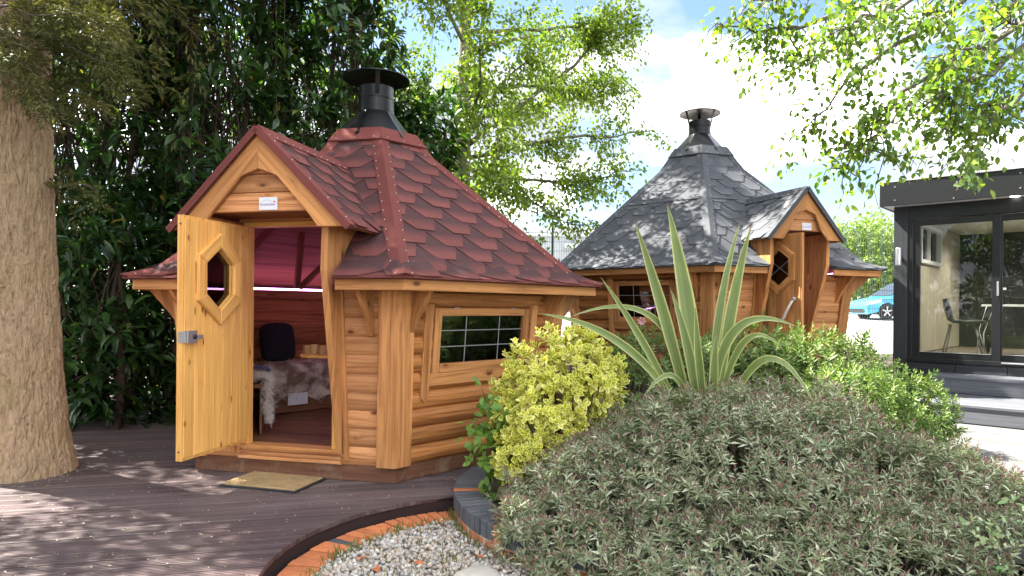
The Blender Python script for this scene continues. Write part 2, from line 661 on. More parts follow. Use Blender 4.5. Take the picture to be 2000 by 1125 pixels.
tone = nt.math('ADD', 0.72, nt.math('MULTIPLY', oi.outputs['Random'], 0.56))
tn = nt.n('ShaderNodeCombineColor')
for i in range(3):
    nt.l(tone, tn.inputs[i])
c = nt.mix(1.0, c, tn.outputs[0], 'MULTIPLY')
M['deck'] = nt.done(nt.bsdf(c, nt.math('ADD', 0.42, nt.math('MULTIPLY', w, 0.3)), spec=0.45, normal=nt.bump(g, 0.0015)))
M['deck_side'] = wood('deck_side', (0.050, 0.030, 0.028), (0.025, 0.014, 0.014), knots=0.2, rough=0.7)

deck = empty('deck', (0, 0, 0))
tag(deck, kind='structure')
DA = R(15.0)
DX, DY = Vector((math.cos(DA), math.sin(DA))), Vector((-math.sin(DA), math.cos(DA)))
BW, BG, BT = 0.142, 0.009, 0.028


def line_end(w, smax):
    o = DY * w
    best = smax
    for c, r in ((GC, GR), (PC, PR - 0.02)):
        b = DX.dot(o - c)
        q = (o - c).length_squared - r * r
        dsc = b * b - q
        if dsc > 0:
            s = -b - math.sqrt(dsc)
            if -9.5 < s < best:
                best = s
    return best


w0 = 2.3
k = 0
while w0 + k * BW < 11.6:
    wa = w0 + k * BW
    k += 1
    prof = [(0.0, -0.003), (0.004, 0.0)]
    for r_ in range(6):                       # grooves run along the board
        a = 0.012 + r_ * 0.0215
        prof += [(a, 0.0), (a + 0.0025, -0.006), (a + 0.0085, -0.006), (a + 0.011, 0.0)]
    prof += [(BW - BG - 0.004, 0.0), (BW - BG, -0.003)]
    V, Fc, U = [], [], []
    for (dw, dz) in prof:
        e = line_end(wa + dw, 3.2)
        zj = dz + 0.0
        for s in (-9.3, e):
            p = DX * s + DY * (wa + dw)
            V.append((p.x, p.y, zj))
    n = len(prof)
    for (dw) in (prof[-1][0], prof[0][0]):
        e = line_end(wa + dw, 3.2)
        for s in (-9.3, e):
            p = DX * s + DY * (wa + dw)
            V.append((p.x, p.y, -BT))
    tot = n + 2
    for i in range(tot):
        j = (i + 1) % tot
        Fc.append((2 * i, 2 * i + 1, 2 * j + 1, 2 * j))
    Fc.append(tuple(2 * i + 1 for i in range(tot))[::-1])
    Fc.append(tuple(2 * i for i in range(tot)))
    for f in Fc:
        U.append([(V[i][0] * DX.x + V[i][1] * DX.y, V[i][0] * DY.x + V[i][1] * DY.y) for i in f])
    b = link('board', mesh('board', V, Fc, M['deck'], uvs=U), deck)
    b.location.z = random.uniform(-0.0012, 0.0012)

# dark riser that closes the curved edge
V, Fc = [], []
a0, a1, NS = R(95), R(215), 60
for i in range(NS + 1):
    a = a0 + (a1 - a0) * i / NS
    for rr, z in ((GR + 0.012, -BT - 0.001), (GR + 0.012, -0.14), (GR + 0.045, -0.14), (GR + 0.045, -BT - 0.001)):
        V.append((GC.x + rr * math.cos(a), GC.y + rr * math.sin(a), z))
for i in range(NS):
    for q in range(4):
        Fc.append((4 * i + q, 4 * i + 4 + q, 4 * i + 4 + (q + 1) % 4, 4 * i + (q + 1) % 4))
link('riser_board', mesh('riser_board', V, Fc, M['deck_side']), deck)

# ------------------------------------------------------------------ brick edging of the gravel bed
M['orange_brick'] = plain('orange_brick', (0.60, 0.20, 0.075), 0.8, nscale=18, namt=0.3, bump=0.003, bscale=90, objvar=0.3)
M['blue_brick'] = plain('blue_brick', (0.088, 0.098, 0.112), 0.55, nscale=14, namt=0.35, bump=0.002, bscale=70, objvar=0.35)
M['mortar'] = plain('mortar', (0.46, 0.43, 0.38), 0.9, nscale=30, namt=0.25, bump=0.003, bscale=120)


def wedge(name, c, r0, r1, a0, a1, z0, z1, mat, parent, ch=0.005):
    """brick laid radially between two radii and two angles"""
    V, Fc = [], []
    da0, da1, dr = ch / r0, ch / r1, ch
    for z, i in ((z0, 0), (z1 - ch, 0), (z1, 1)):
        for (r_, a, sr, sa) in ((r0, a0, 1, 1), (r1, a0, -1, 1), (r1, a1, -1, -1), (r0, a1, 1, -1)):
            rr = r_ + i * sr * dr
            aa = a + i * sa * ch / r_
            V.append((c.x + rr * math.cos(aa), c.y + rr * math.sin(aa), z))
    for r_ in (0, 1):
        for q in range(4):
            Fc.append((4 * r_ + q, 4 * r_ + (q + 1) % 4, 4 * r_ + 4 + (q + 1) % 4, 4 * r_ + 4 + q))
    Fc += [(0, 1, 2, 3), (8, 9, 10, 11)]
    return link(name, mesh(name, V, Fc, mat), parent)


edge = empty('brick_edging', (GC.x, GC.y, -0.1))
edge.location = (0, 0, 0)
tag(edge, 'curved row of orange bricks with one grey brick, edging the pebble bed under the deck', 'edging')
da = 0.075 / 1.2
for i in range(27):
    a = R(101) + i * da
    m = M['blue_brick'] if i in (14,) else M['orange_brick']
    j = random.uniform(-0.006, 0.006)
    wedge('brick', GC, 1.115 + j + random.uniform(-0.01, 0.01), 1.325, a, a + da - 0.009 / 1.2, -0.15, -0.092 + random.uniform(-0.005, 0.005), m, edge)
V, Fc = [], []
for i in range(41):
    a = R(99) + R(102) * i / 40
    for rr in (1.12, 1.33):
        V.append((GC.x + rr * math.cos(a), GC.y + rr * math.sin(a), -0.112))
for i in range(40):
    Fc.append((2 * i, 2 * i + 1, 2 * i + 3, 2 * i + 2))
link('mortar_bed', mesh('mortar_bed', V, Fc, M['mortar']), edge)

# ------------------------------------------------------------------ round brick planter
planter = empty('brick_planter', (PC.x, PC.y, 0))
planter.location = (0, 0, 0)
tag(planter, 'low round planter wall of dark grey bricks on edge with single orange bricks', 'planter')
nb = int(2 * math.pi * PR / 0.075)
da = 2 * math.pi / nb
for i in range(nb):
    a = i * da
    deg = math.degrees(a) % 360
    if not (95 < deg < 300):
        continue
    m = M['orange_brick'] if i % 12 == 7 else M['blue_brick']
    wedge('coping_brick', PC, PR - 0.215, PR + random.uniform(-0.003, 0.003), a, a + da - 0.011 / PR, -0.036, 0.07 + random.uniform(-0.002, 0.002), m, planter)
for lvl, z1 in ((0, -0.044), (1, -0.117)):
    nb2 = int(2 * math.pi * PR / 0.215)
    da2 = 2 * math.pi / nb2
    for i in range(nb2):
        a = i * da2 + (da2 / 2 if lvl else 0)
        deg = math.degrees(a) % 360
        if not (110 < deg < 290):
            continue
        wedge('course_brick', PC, PR - 0.12, PR - 0.006, a, a + da2 - 0.011 / PR, z1 - 0.065, z1, M['orange_brick'], planter)
V, Fc = [], []
N = 120
for i in range(N):
    a = 2 * math.pi * i / N
    for rr, z in ((PR - 0.009, -0.2), (PR - 0.009, 0.062), (PR - 0.205, 0.062), (PR - 0.205, -0.2)):
        V.append((PC.x + rr * math.cos(a), PC.y + rr * math.sin(a), z))
for i in range(N):
    j = (i + 1) % N
    for q in range(3):
        Fc.append((4 * i + q, 4 * j + q, 4 * j + q + 1, 4 * i + q + 1))
link('mortar_core', mesh('mortar_core', V, Fc, M['mortar']), planter)
V = [(PC.x, PC.y, 0.12)] + [(PC.x + (PR - 0.2) * math.cos(2 * math.pi * i / 60), PC.y + (PR - 0.2) * math.sin(2 * math.pi * i / 60), 0.03) for i in range(60)]
link('soil_fill', mesh('soil_fill', V, [(0, 1 + i, 1 + (i + 1) % 60) for i in range(60)], M['soil']), planter)

# ------------------------------------------------------------------ pebbles
nt = NT('pebble')
at = nt.n('ShaderNodeAttribute', attribute_name='rnd')
tcn = nt.n('ShaderNodeTexCoord').outputs['Object']
c = nt.ramp(at.outputs['Fac'], [(0.0, (0.62, 0.58, 0.52)), (0.25, (0.40, 0.37, 0.33)), (0.45, (0.58, 0.47, 0.36)), (0.6, (0.72, 0.70, 0.66)), (0.75, (0.30, 0.28, 0.26)), (0.88, (0.50, 0.36, 0.26)), (1.0, (0.66, 0.62, 0.56))])
c = nt.mix(nt.math('MULTIPLY', nt.noise(tcn, 60, 4).outputs['Fac'], 0.3), c, (0.25, 0.22, 0.19))
M['pebble'] = nt.done(nt.bsdf(c, 0.6))


def ico():
    t = (1 + 5 ** 0.5) / 2
    v = np.array([(-1, t, 0), (1, t, 0), (-1, -t, 0), (1, -t, 0), (0, -1, t), (0, 1, t), (0, -1, -t), (0, 1, -t), (t, 0, -1), (t, 0, 1), (-t, 0, -1), (-t, 0, 1)], float)
    v /= np.linalg.norm(v[0])
    f = np.array([(0, 11, 5), (0, 5, 1), (0, 1, 7), (0, 7, 10), (0, 10, 11), (1, 5, 9), (5, 11, 4), (11, 10, 2), (10, 7, 6), (7, 1, 8), (3, 9, 4), (3, 4, 2), (3, 2, 6), (3, 6, 8), (3, 8, 9), (4, 9, 5), (2, 4, 11), (6, 2, 10), (8, 6, 7), (9, 8, 1)])
    return v, f


def ico2():
    v, f = ico()
    v = v.tolist()
    cache, nf = {}, []

    def mid(a, b):
        k = (min(a, b), max(a, b))
        if k not in cache:
            m = np.array(v[a]) + np.array(v[b])
            v.append((m / np.linalg.norm(m)).tolist())
            cache[k] = len(v) - 1
        return cache[k]
    for a, b, c in f:
        x, y, z = mid(a, b), mid(b, c), mid(c, a)
        nf += [(a, x, z), (b, y, x), (c, z, y), (x, y, z)]
    return np.array(v), np.array(nf)


def rot_mats(n):
    q = rng.normal(size=(n, 4))
    q /= np.linalg.norm(q, axis=1)[:, None]
    w, x, y, z = q.T
    return np.stack([np.stack([1 - 2 * (y * y + z * z), 2 * (x * y - z * w), 2 * (x * z + y * w)], 1),
                     np.stack([2 * (x * y + z * w), 1 - 2 * (x * x + z * z), 2 * (y * z - x * w)], 1),
                     np.stack([2 * (x * z - y * w), 2 * (y * z + x * w), 1 - 2 * (x * x + y * y)], 1)], 1)


iv, if_ = ico()
pts = []
while len(pts) < 5200:
    a = rng.uniform(0, 2 * math.pi)
    r_ = 1.13 * math.sqrt(rng.uniform(0, 1))
    x, y = GC.x + r_ * math.cos(a), GC.y + r_ * math.sin(a)
    if (x - PC.x) ** 2 + (y - PC.y) ** 2 < (PR - 0.02) ** 2 or y < 3.2:
        continue
    pts.append((x, y, -0.118 + rng.uniform(0, 0.028)))
pts = np.array(pts)
n = len(pts)
sc_ = rng.uniform(0.008, 0.019, (n, 1)) * rng.uniform(0.65, 1.15, (n, 3))
Vv = iv[None] * sc_[:, None, :] * (1 + 0.12 * rng.normal(size=(n, len(iv), 1)) * 0.6)
Vv = np.einsum('nij,nkj->nki', rot_mats(n), Vv) + pts[:, None, :]
Fv = if_[None] + (np.arange(n) * len(iv))[:, None, None]
tag(link('gravel', np_mesh('gravel', Vv.reshape(-1, 3), Fv.reshape(-1, 3), M['pebble'], rnd=np.repeat(rng.uniform(0, 1, n), len(iv)), smooth=True)),
    'pale mixed pebbles filling the curved bed below the deck', 'gravel', kind='stuff')
V = [(GC.x, GC.y, -0.125)] + [(GC.x + 1.2 * math.cos(2 * math.pi * i / 60), GC.y + 1.2 * math.sin(2 * math.pi * i / 60), -0.125) for i in range(60)]
tag(link('pebble_bed_base', mesh('pebble_bed_base', V, [(0, 1 + i, 1 + (i + 1) % 60) for i in range(60)], plain('sand', (0.3, 0.26, 0.21), 0.95, nscale=40, namt=0.4))), kind='structure')

# boulder
bv, bf = ico2()
bv2 = [Vector(p) * (1 + 0.16 * noise.noise(Vector(p) * 1.4)) for p in bv]
me = mesh('boulder', [(p.x * 0.15, p.y * 0.12, p.z * 0.085) for p in bv2], bf.tolist(), plain('boulder_stone', (0.40, 0.37, 0.31), 0.85, nscale=9, namt=0.3, bump=0.006, bscale=40), smooth=True)
b = tag(link('boulder', me, loc=(-0.165, 3.64, -0.075)), 'smooth rounded beige boulder half sunk in the pebbles', 'boulder')
sm = b.modifiers.new('sub', 'SUBSURF')
sm.levels = sm.render_levels = 1

# ------------------------------------------------------------------ grill cabins
T30 = math.tan(R(30))
C30 = math.cos(R(30))


def clip(poly, a, b, c):
    """keep a*x + b*y <= c"""
    out = []
    n = len(poly)
    for i in range(n):
        p, q = poly[i], poly[(i + 1) % n]
        dp, dq = a * p[0] + b * p[1] - c, a * q[0] + b * q[1] - c
        if dp <= 0:
            out.append(p)
        if (dp < 0 < dq) or (dq < 0 < dp):
            t = dp / (dp - dq)
            out.append((p[0] + (q[0] - p[0]) * t, p[1] + (q[1] - p[1]) * t))
    return out


def area(poly):
    return 0.5 * abs(sum(poly[i][0] * poly[(i + 1) % len(poly)][1] - poly[(i + 1) % len(poly)][0] * poly[i][1] for i in range(len(poly))))


def shingles(parent, fmap, ulo, uhi, vtop, w, e, mat, clips, name='shingle', phase=0.0):
    """hexagonal tabs row by row; fmap(u, v, off) -> local point; clips(v0, v1) -> list of half planes"""
    r_ = 0
    v0 = -0.015
    while v0 < vtop:
        ph = (0.5 if r_ % 2 else 0.0) + phase
        i = math.floor(ulo / w) - 1
        while i * w < uhi + w:
            uc = (i + ph) * w
            i += 1
            jx, jv = random.uniform(-0.004, 0.004), random.uniform(-0.004, 0.004)
            g = 0.0025
            poly = [(uc - w * 0.23, v0), (uc + w * 0.23, v0), (uc + w / 2 - g, v0 + 0.92 * e), (uc + w / 2 - g, v0 + 2.06 * e),
                    (uc - w / 2 + g, v0 + 2.06 * e), (uc - w / 2 + g, v0 + 0.92 * e)]
            if r_ == 0:                       # plain starter strip under the first row of tabs
                poly = [(uc - w / 2 + g, v0), (uc + w / 2 - g, v0), (uc + w / 2 - g, v0 + 1.2 * e), (uc - w / 2 + g, v0 + 1.2 * e)]
            poly = [(p[0] + jx, p[1] + jv) for p in poly]
            for (a, b, c) in clips(v0, v0 + 2.06 * e):
                poly = clip(poly, a, b, c)
                if len(poly) < 3:
                    break
            if len(poly) < 3 or area(poly) < 0.004:
                continue
            poly2 = []
            for q_ in poly:
                if not poly2 or abs(q_[0] - poly2[-1][0]) + abs(q_[1] - poly2[-1][1]) > 1e-4:
                    poly2.append(q_)
            n = len(poly2)
            lift = random.uniform(0.0, 0.006) if r_ else -0.013
            V, uvv = [], []
            for th in (0.0, 0.0062):
                for (u, v) in poly2:
                    f = (v - v0) / (2.06 * e)
                    V.append(fmap(u, v, 0.004 + (0.014 + lift) * (1 - f) + th))
                    uvv.append((u, f))
            Fc = [tuple(range(n, 2 * n))] + [(k_, (k_ + 1) % n, n + (k_ + 1) % n, n + k_) for k_ in range(n)]
            U = [[uvv[k_] for k_ in f] for f in Fc]
            link(name, mesh(name, V, Fc, mat, uvs=U), parent)
        v0 += e if r_ else 0.008
        r_ += 1


def cabin(name, label, loc, rz, P):
    root = empty(name, loc, rz)
    tag(root, label, 'cabin', 'grill cabins with hexagonal roofs')
    Rb, Rt, zt, Re = P['Rb'], P['Rt'], P['zt'], P['Re']
    prof = P['prof']                               # (corner radius, z) from the eave up
    ab, at_ = Rb * C30, Rt * C30
    zb = 0.13                                      # plinth height
    k_lean = (at_ - ab) / (zt - 0.0)
    ROW = 0.148
    sm, fm = M[P['shingle']], M[P['felt']]

    def frame(i):
        n = R(-90 + 60 * i)
        return Vector((math.cos(n), math.sin(n), 0)), Vector((-math.sin(n), math.cos(n), 0))

    def wall_pt(i, u, z, out=0.0):
        nv, uv_ = frame(i)
        return nv * (ab + k_lean * z + out) + uv_ * u + Vector((0, 0, z))

    def half(z):
        return (ab + k_lean * z) * T30

    # ---- plinth, walls of horizontal boards, corner posts
    for i in range(6):
        nv, uv_ = frame(i)
        hw = (ab + 0.02) * T30
        prism('plinth_board', nv * (ab - 0.03) - uv_ * (hw - 0.002), uv_, (0, 0, 1), rect(0, 0, 2 * hw - 0.004, zb), 0.05, M['plinth_wood'], root)
        lean = Vector((0, 0, 1)) + nv * k_lean
        lean.normalize()
        z = zb
        row = 0
        win = P['windows'].get(i)
        while z < zt - 0.01:
            z1 = min(z + ROW, zt)
            spans = [(-half(z) + 0.03, half(z) - 0.03)]
            if i == 0:
                spans = [(-half(z) + 0.03, -P['jamb'] - 0.03), (P['jamb'] + 0.03, half(z) - 0.03)]
            if win and z1 > win[2] + 0.02 and z < win[3] - 0.02:
                spans = [(-half(z) + 0.03, win[0]), (win[1], half(z) - 0.03)]
            pcs = [(z, z1, ua, ub) for ua, ub in spans]
            if win and z < win[3] < z1 and z1 > win[2]:
                pcs.append((win[3] - 0.01, z1, win[0], win[1]))
            if win and z < win[2] < z1 - 0.02 and z1 > win[2] + 0.02:
                pcs.append((z, win[2] + 0.01, win[0], win[1]))
            for (z_a, z_b, ua, ub) in pcs:
                bul = 0.036 if i != 0 else 0.018
                hh = z_b - z_a
                sec = [(-0.022, 0.0), (0.010, 0.001), (0.010 + bul * 0.6, hh * 0.16), (0.010 + bul, hh * 0.40), (0.010 + bul * 0.92, hh * 0.66), (0.010 + bul * 0.45, hh * 0.90), (0.010, hh - 0.001), (-0.022, hh), (-0.026, hh - 0.006), (-0.026, 0.006)]
                V, U = [], []
                per = 0
                for q in range(len(sec)):
                    o_, s_ = sec[q]
                    if q:
                        per += math.hypot(o_ - sec[q - 1][0], s_ - sec[q - 1][1])
                    for u in (ua, ub):
                        V.append(wall_pt(i, u, z_a + s_, o_))
                        U.append((u, per))
                nsec = len(sec)
                Fc = [(2 * q, 2 * q + 1, 2 * ((q + 1) % nsec) + 1, 2 * ((q + 1) % nsec)) for q in range(nsec)]
                Fc += [tuple(2 * q for q in range(nsec)), tuple(2 * q + 1 for q in range(nsec))]
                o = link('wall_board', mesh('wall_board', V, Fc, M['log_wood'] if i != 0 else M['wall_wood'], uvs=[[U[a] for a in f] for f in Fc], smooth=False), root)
            z = z1
            row += 1
        # corner post at the vertex between wall i and i+1
        nv2, uv2 = frame(i + 1)
        wv = 0.125
        V, U = [], []
        for z in (zb, zt + 0.02):
            ap = ab + k_lean * z
            hz = ap * T30
            outer = nv * (ap + 0.060) + uv_ * ((ap + 0.060) * T30)
            pa = nv * (ap + 0.060) + uv_ * (hz - wv)
            pb = nv2 * (ap + 0.060) - uv2 * (hz - wv)
            ia = nv * (ap - 0.02) + uv_ * (hz - wv)
            ib = nv2 * (ap - 0.02) - uv2 * (hz - wv)
            ic = (nv * (ap - 0.02) + uv_ * ((ap - 0.02) * T30))
            for p, uu in ((ia, -wv - 0.06), (pa, -wv), (outer, 0), (pb, wv), (ib, wv + 0.06), (ic, 0.3)):
                V.append((p.x, p.y, z))
                U.append((z, uu))
        Fc = [(q, (q + 1) % 6, 6 + (q + 1) % 6, 6 + q) for q in range(6)] + [(5, 4, 3, 2, 1, 0), (6, 7, 8, 9, 10, 11)]
        link('corner_post', mesh('corner_post', V, Fc, M['trim_wood'], uvs=[[U[a] for a in f] for f in Fc]), root)
        # eave brackets either side of the post
        for (nn, uu, sgn, j) in ((nv, uv_, 1, i), (nv2, uv2, -1, i + 1)):
            apt = ab + k_lean * zt
            base = nn * apt + uu * (sgn * (apt * T30 - 0.165)) + Vector((0, 0, zt))
            ov = Re * C30 - apt - 0.05
            pl = [(0.02, 0.02), (ov, 0.02), (ov, -0.03), (0.10, -0.24), (0.045 - k_lean * 0.38, -0.38), (0.0 - k_lean * 0.38, -0.38)]
            prism('eave_bracket', base - uu * 0.022, nn, (0, 0, 1), pl, 0.044 * -1 if False else 0.044, M['trim_wood'], root, grain=(0.3, 1))

    # ---- windows
    for i, wn_ in P['windows'].items():
        ua, ub, za_, zb_ = wn_
        nv, uv_ = frame(i)
        lean = (Vector((0, 0, 1)) + nv * k_lean).normalized()
        o = wall_pt(i, 0, 0, 0.0)
        s = lambda z: z / lean.z
        fz0, fz1 = s(za_), s(zb_)
        w = prism('window', o - nv * 0.03, uv_, lean, rect(ua, fz0, ua + 0.075, fz1), 0.085, M['trim_wood'], root, grain=(0, 1))
        for nm, rc in (('frame_side', rect(ub - 0.075, fz0, ub, fz1)), ('frame_head', rect(ua + 0.076, fz1 - 0.065, ub - 0.076, fz1)), ('frame_sill', rect(ua + 0.076, fz0, ub - 0.076, fz0 + 0.07))):
            prism(nm, o - nv * 0.03, uv_, lean, rc, 0.083 if nm != 'frame_sill' else 0.09, M['trim_wood'], w, grain=(0, 1) if 'side' in nm else (1, 0))
        gx0, gx1, gz0, gz1 = ua + 0.07, ub - 0.07, fz0 + 0.065, fz1 - 0.06
        prism('pane', o + nv * 0.018, uv_, lean, rect(gx0, gz0, gx1, gz1), 0.004, M['double_glass'], w, ch=0.0)
        for f_ in (0.30, 0.70):
            x = gx0 + (gx1 - gx0) * f_
            for dx, on in ((0.0, 0.024), (0.045, 0.004)):
                prism('lead_bar', o + nv * on, uv_, lean, rect(x - 0.004 + dx, gz0, x + 0.004 + dx, gz1), 0.004, M['lead'], w, ch=0.001)
        for f_ in (0.34, 0.67):
            y = gz0 + (gz1 - gz0) * f_
            prism('lead_bar', o + nv * 0.0235, uv_, lean, rect(gx0, y - 0.004, gx1, y + 0.004), 0.0035, M['lead'], w, ch=0.001)
        # outer surround nailed over the boards
        tr = [('surround_side', [(ua - 0.10, fz0 - 0.20), (ua - 0.06, fz0 - 0.24), (ua - 0.018, fz0 - 0.20), (ua - 0.018, fz1 + 0.03), (ua - 0.10, fz1 + 0.03)], (0, 1)),
              ('surround_side', [(ub + 0.018, fz0 - 0.20), (ub + 0.06, fz0 - 0.24), (ub + 0.10, fz0 - 0.20), (ub + 0.10, fz1 + 0.03), (ub + 0.018, fz1 + 0.03)], (0, 1)),
              ('surround_head', [(ua - 0.16, fz1 + 0.115), (ua - 0.10, fz1 + 0.032), (ub + 0.10, fz1 + 0.032), (ub + 0.16, fz1 + 0.115)], (1, 0)),
              ('surround_sill', rect(ua - 0.017, fz0 - 0.11, ub + 0.017, fz0 - 0.004), (1, 0))]
        for nm, pl, gr in tr:
            prism(nm, o + nv * 0.02, uv_, lean, pl, 0.038, M['log_wood'] if nm == 'surround_head' else M['trim_wood'], root, grain=gr)
        for f_ in (0.2, 0.8):
            x = ua + (ub - ua) * f_
            prism('hinge', o + nv * 0.055, uv_, lean, rect(x - 0.03, fz1 - 0.012, x + 0.03, fz1 - 0.002), 0.006, M['steel'], w)

    # ---- roof profile
    arc = [0.0]
    for q in range(1, len(prof)):
        arc.append(arc[-1] + math.hypot((prof[q][0] - prof[q - 1][0]) * C30, prof[q][1] - prof[q - 1][1]))
    vtop = arc[-1]

    def prof_at(v):
        q = 1
        while q < len(prof) - 1 and v > arc[q]:
            q += 1
        t = (v - arc[q - 1]) / (arc[q] - arc[q - 1])
        a = (prof[q - 1][0] + (prof[q][0] - prof[q - 1][0]) * t) * C30
        z = prof[q - 1][1] + (prof[q][1] - prof[q - 1][1]) * t
        da_, dz_ = (prof[q][0] - prof[q - 1][0]) * C30, prof[q][1] - prof[q - 1][1]
        l_ = math.hypot(da_, dz_)
        return a, z, (dz_ / l_, -da_ / l_)

    def face_map(i):
        nv, uv_ = frame(i)

        def f(u, v, off):
            a, z, (na, nz) = prof_at(v)
            return nv * (a + na * off) + uv_ * u + Vector((0, 0, z + nz * off))
        return f

    def v_at_a(a):
        for q in range(1, len(prof)):
            a0, a1 = prof[q - 1][0] * C30, prof[q][0] * C30
            if a1 <= a <= a0:
                return arc[q - 1] + (arc[q] - arc[q - 1]) * (a0 - a) / (a0 - a1)
        return 0.0

    # porch roof geometry
    DW, DZ0, DZ1, DYF = P['dw'], P['dz0'], P['dz1'], P['dyf']
    slope_a = lambda z: prof[1][0] * C30 - (z - prof[1][1]) * (prof[1][0] - prof[2][0]) * C30 / (prof[2][1] - prof[1][1])
    yr, yl_ = slope_a(DZ1), slope_a(DZ0)             # where the porch ridge / lower edge runs into the main roof
    v_low = v_at_a(yl_)
    v_r = v_at_a(yr)
    xe, xi = P['eave_gap'], P['jamb'] + 0.07
    # roof deck under the shingles
    for i in range(6):
        f = face_map(i)
        V, Fc = [], []
        if i == 0:
            hw0, hwl = prof[0][0] * C30 * T30, yl_ * T30
            hwr = yr * T30
            for sgn in (-1, 1):
                b = len(V)
                n_ = 6
                for q in range(n_ + 1):
                    v = v_low * q / n_
                    a = prof_at(v)[0]
                    V.append(f(sgn * (xe + (xi - xe) * min(1, q / n_ * 1.15)), v, 0))
                    V.append(f(sgn * a * T30, v, 0))
                Fc += [(b + 2 * q, b + 2 * q + 1, b + 2 * q + 3, b + 2 * q + 2) for q in range(n_)]
                b = len(V)
                V += [f(sgn * DW * 0.92, v_low, 0), f(sgn * hwl, v_low, 0), f(sgn * hwr, v_r, 0), f(0, v_r, 0)]
                Fc.append((b, b + 1, b + 2, b + 3))
            b = len(V)
            V += [f(-hwr, v_r, 0), f(hwr, v_r, 0)]
            vs = [a_ for a_ in arc if a_ > v_r]
            for v in vs:
                hwv = prof_at(v)[0] * T30
                V += [f(-hwv, v, 0), f(hwv, v, 0)]
            Fc += [(b + 2 * q, b + 2 * q + 1, b + 2 * q + 3, b + 2 * q + 2) for q in range(len(vs))]
        else:
            for v in arc:
                hwv = prof_at(v)[0] * T30
                V += [f(-hwv, v, 0), f(hwv, v, 0)]
            Fc = [(2 * q, 2 * q + 1, 2 * q + 3, 2 * q + 2) for q in range(len(arc) - 1)]
        link('roof_deck', mesh('roof_deck', V, Fc, fm if i not in P['faces'] and not P['lock'] else M['bench_wood'], uvs=[[(V[a].x, V[a].z) for a in fc] for fc in Fc]), root)

    # shingles on the faces that show
    def hips(v0, v1):
        a0, a1 = prof_at(max(v0, 0))[0] * T30, prof_at(min(v1, vtop))[0] * T30
        if v0 < 0:
            a0 += 0.0
        m = (a1 - a0) / (min(v1, vtop) - max(v0, 0) + 1e-9)
        c0 = a0 - m * max(v0, 0)
        return [(1, -m, c0 - 0.004), (-1, -m, c0 - 0.004), (0, 1, vtop - 0.01)]

    W, E_ = P['tab']
    for i in P['faces']:
        f = face_map(i)
        hw0 = prof[0][0] * C30 * T30
        if i == 0:
            for sgn in (-1, 1):
                # beside the porch, below its lower edge
                def cl(v0, v1, sgn=sgn):
                    m = (xi - xe) / v_low
                    return hips(v0, v1) + [(-sgn, m, -xe), (0, 1, v_low + 0.06)]
                shingles(root, f, -hw0, hw0, v_low + 0.03, W, E_, sm, cl, phase=0.25)

                def cl2(v0, v1, sgn=sgn):
                    m = (0 - DW) / (v_r - v_low)                  # valley line u = DW + m (v - v_low)
                    return hips(v0, v1) + [(-sgn, m, -(DW - m * v_low) + 0.10), (-sgn, 0, 0), (0, -1, -(v_low + 0.02))]
                shingles(root, f, -hw0, hw0, vtop - 0.05, W, E_, sm, cl2, phase=0.25)
        else:
            shingles(root, f, -hw0, hw0, vtop - 0.05, W, E_, sm, hips, phase=0.25)

    # hip caps, nails, top ring
    nails = []
    for i in P['hips']:
        nv, uv_ = frame(i)
        nv2, uv2 = frame(i + 1)
        V = []
        cw = P['capw']
        vs = []
        for q in range(len(arc) - 1):
            vs += [arc[q] + (arc[q + 1] - arc[q]) * t for t in (0, 0.34, 0.67)]
        vs.append(arc[-1])
        vs[0] = -0.03
        for v in vs:
            a, z, (na, nz) = prof_at(v)
            hh = a * T30
            off = 0.032
            c_ = cw * (1 + 0.04 * math.sin(v * 23))
            pc = (nv * (a + na * off) + uv_ * ((a + na * off) * T30))
            V += [nv * (a + na * (off - 0.004)) + uv_ * (hh - c_) + Vector((0, 0, z + nz * (off - 0.004))),
                  Vector((pc.x, pc.y, z + nz * off + 0.012)),
                  nv2 * (a + na * (off - 0.004)) - uv2 * (hh - c_) + Vector((0, 0, z + nz * (off - 0.004))),
                  nv * (a + na * 0.006) + uv_ * (hh - c_) + Vector((0, 0, z + nz * 0.006)),
                  nv2 * (a + na * 0.006) - uv2 * (hh - c_) + Vector((0, 0, z + nz * 0.006))]
        Fc = []
        for q in range(len(vs) - 1):
            b, d = 5 * q, 5 * q + 5
            Fc += [(b, b + 1, d + 1, d), (b + 1, b + 2, d + 2, d + 1), (b + 3, b, d, d + 3), (b + 2, b + 4, d + 4, d + 2)]
        Fc.append((3, 0, 1, 2, 4))
        link('hip_cap', mesh('hip_cap', V, Fc, fm, uvs=[[(V[a].x, V[a].z) for a in fc] for fc in Fc]), root)
        v = 0.03
        while v < vtop - 0.1:
            a, z, (na, nz) = prof_at(v)
            for (n_, u_, s_) in ((nv, uv_, 1), (nv2, uv2, -1)):
                nails.append(n_ * (a + na * 0.032) + u_ * s_ * (a * T30 - cw + 0.02) + Vector((0, 0, z + nz * 0.032)))
            v += 0.135
    # ring of felt below the chimney collar
    r0, z0 = prof[-1]
    for i in range(6):
        f = face_map(i)
        vb, vt = vtop - P['ring'], vtop + 0.012
        V = []
        for v in (vb, vt):
            vv = min(v, vtop)
            hw = prof_at(vv)[0] * T30 + 0.02
            for off in (0.03, 0.052):
                V += [f(-hw, v, off), f(hw, v, off)]
        Fc = [(2, 3, 7, 6), (0, 1, 3, 2), (4, 5, 7, 6), (0, 2, 6, 4), (1, 3, 7, 5)]
        link('ring_cap', mesh('ring_cap', V, Fc, fm, uvs=[[(V[a].x, V[a].z) for a in fc] for fc in Fc]), root)
        for t in (-0.8, 0.0, 0.8):
            v = vb + 0.03
            nails.append(f(t * prof_at(v)[0] * T30, v, 0.054))
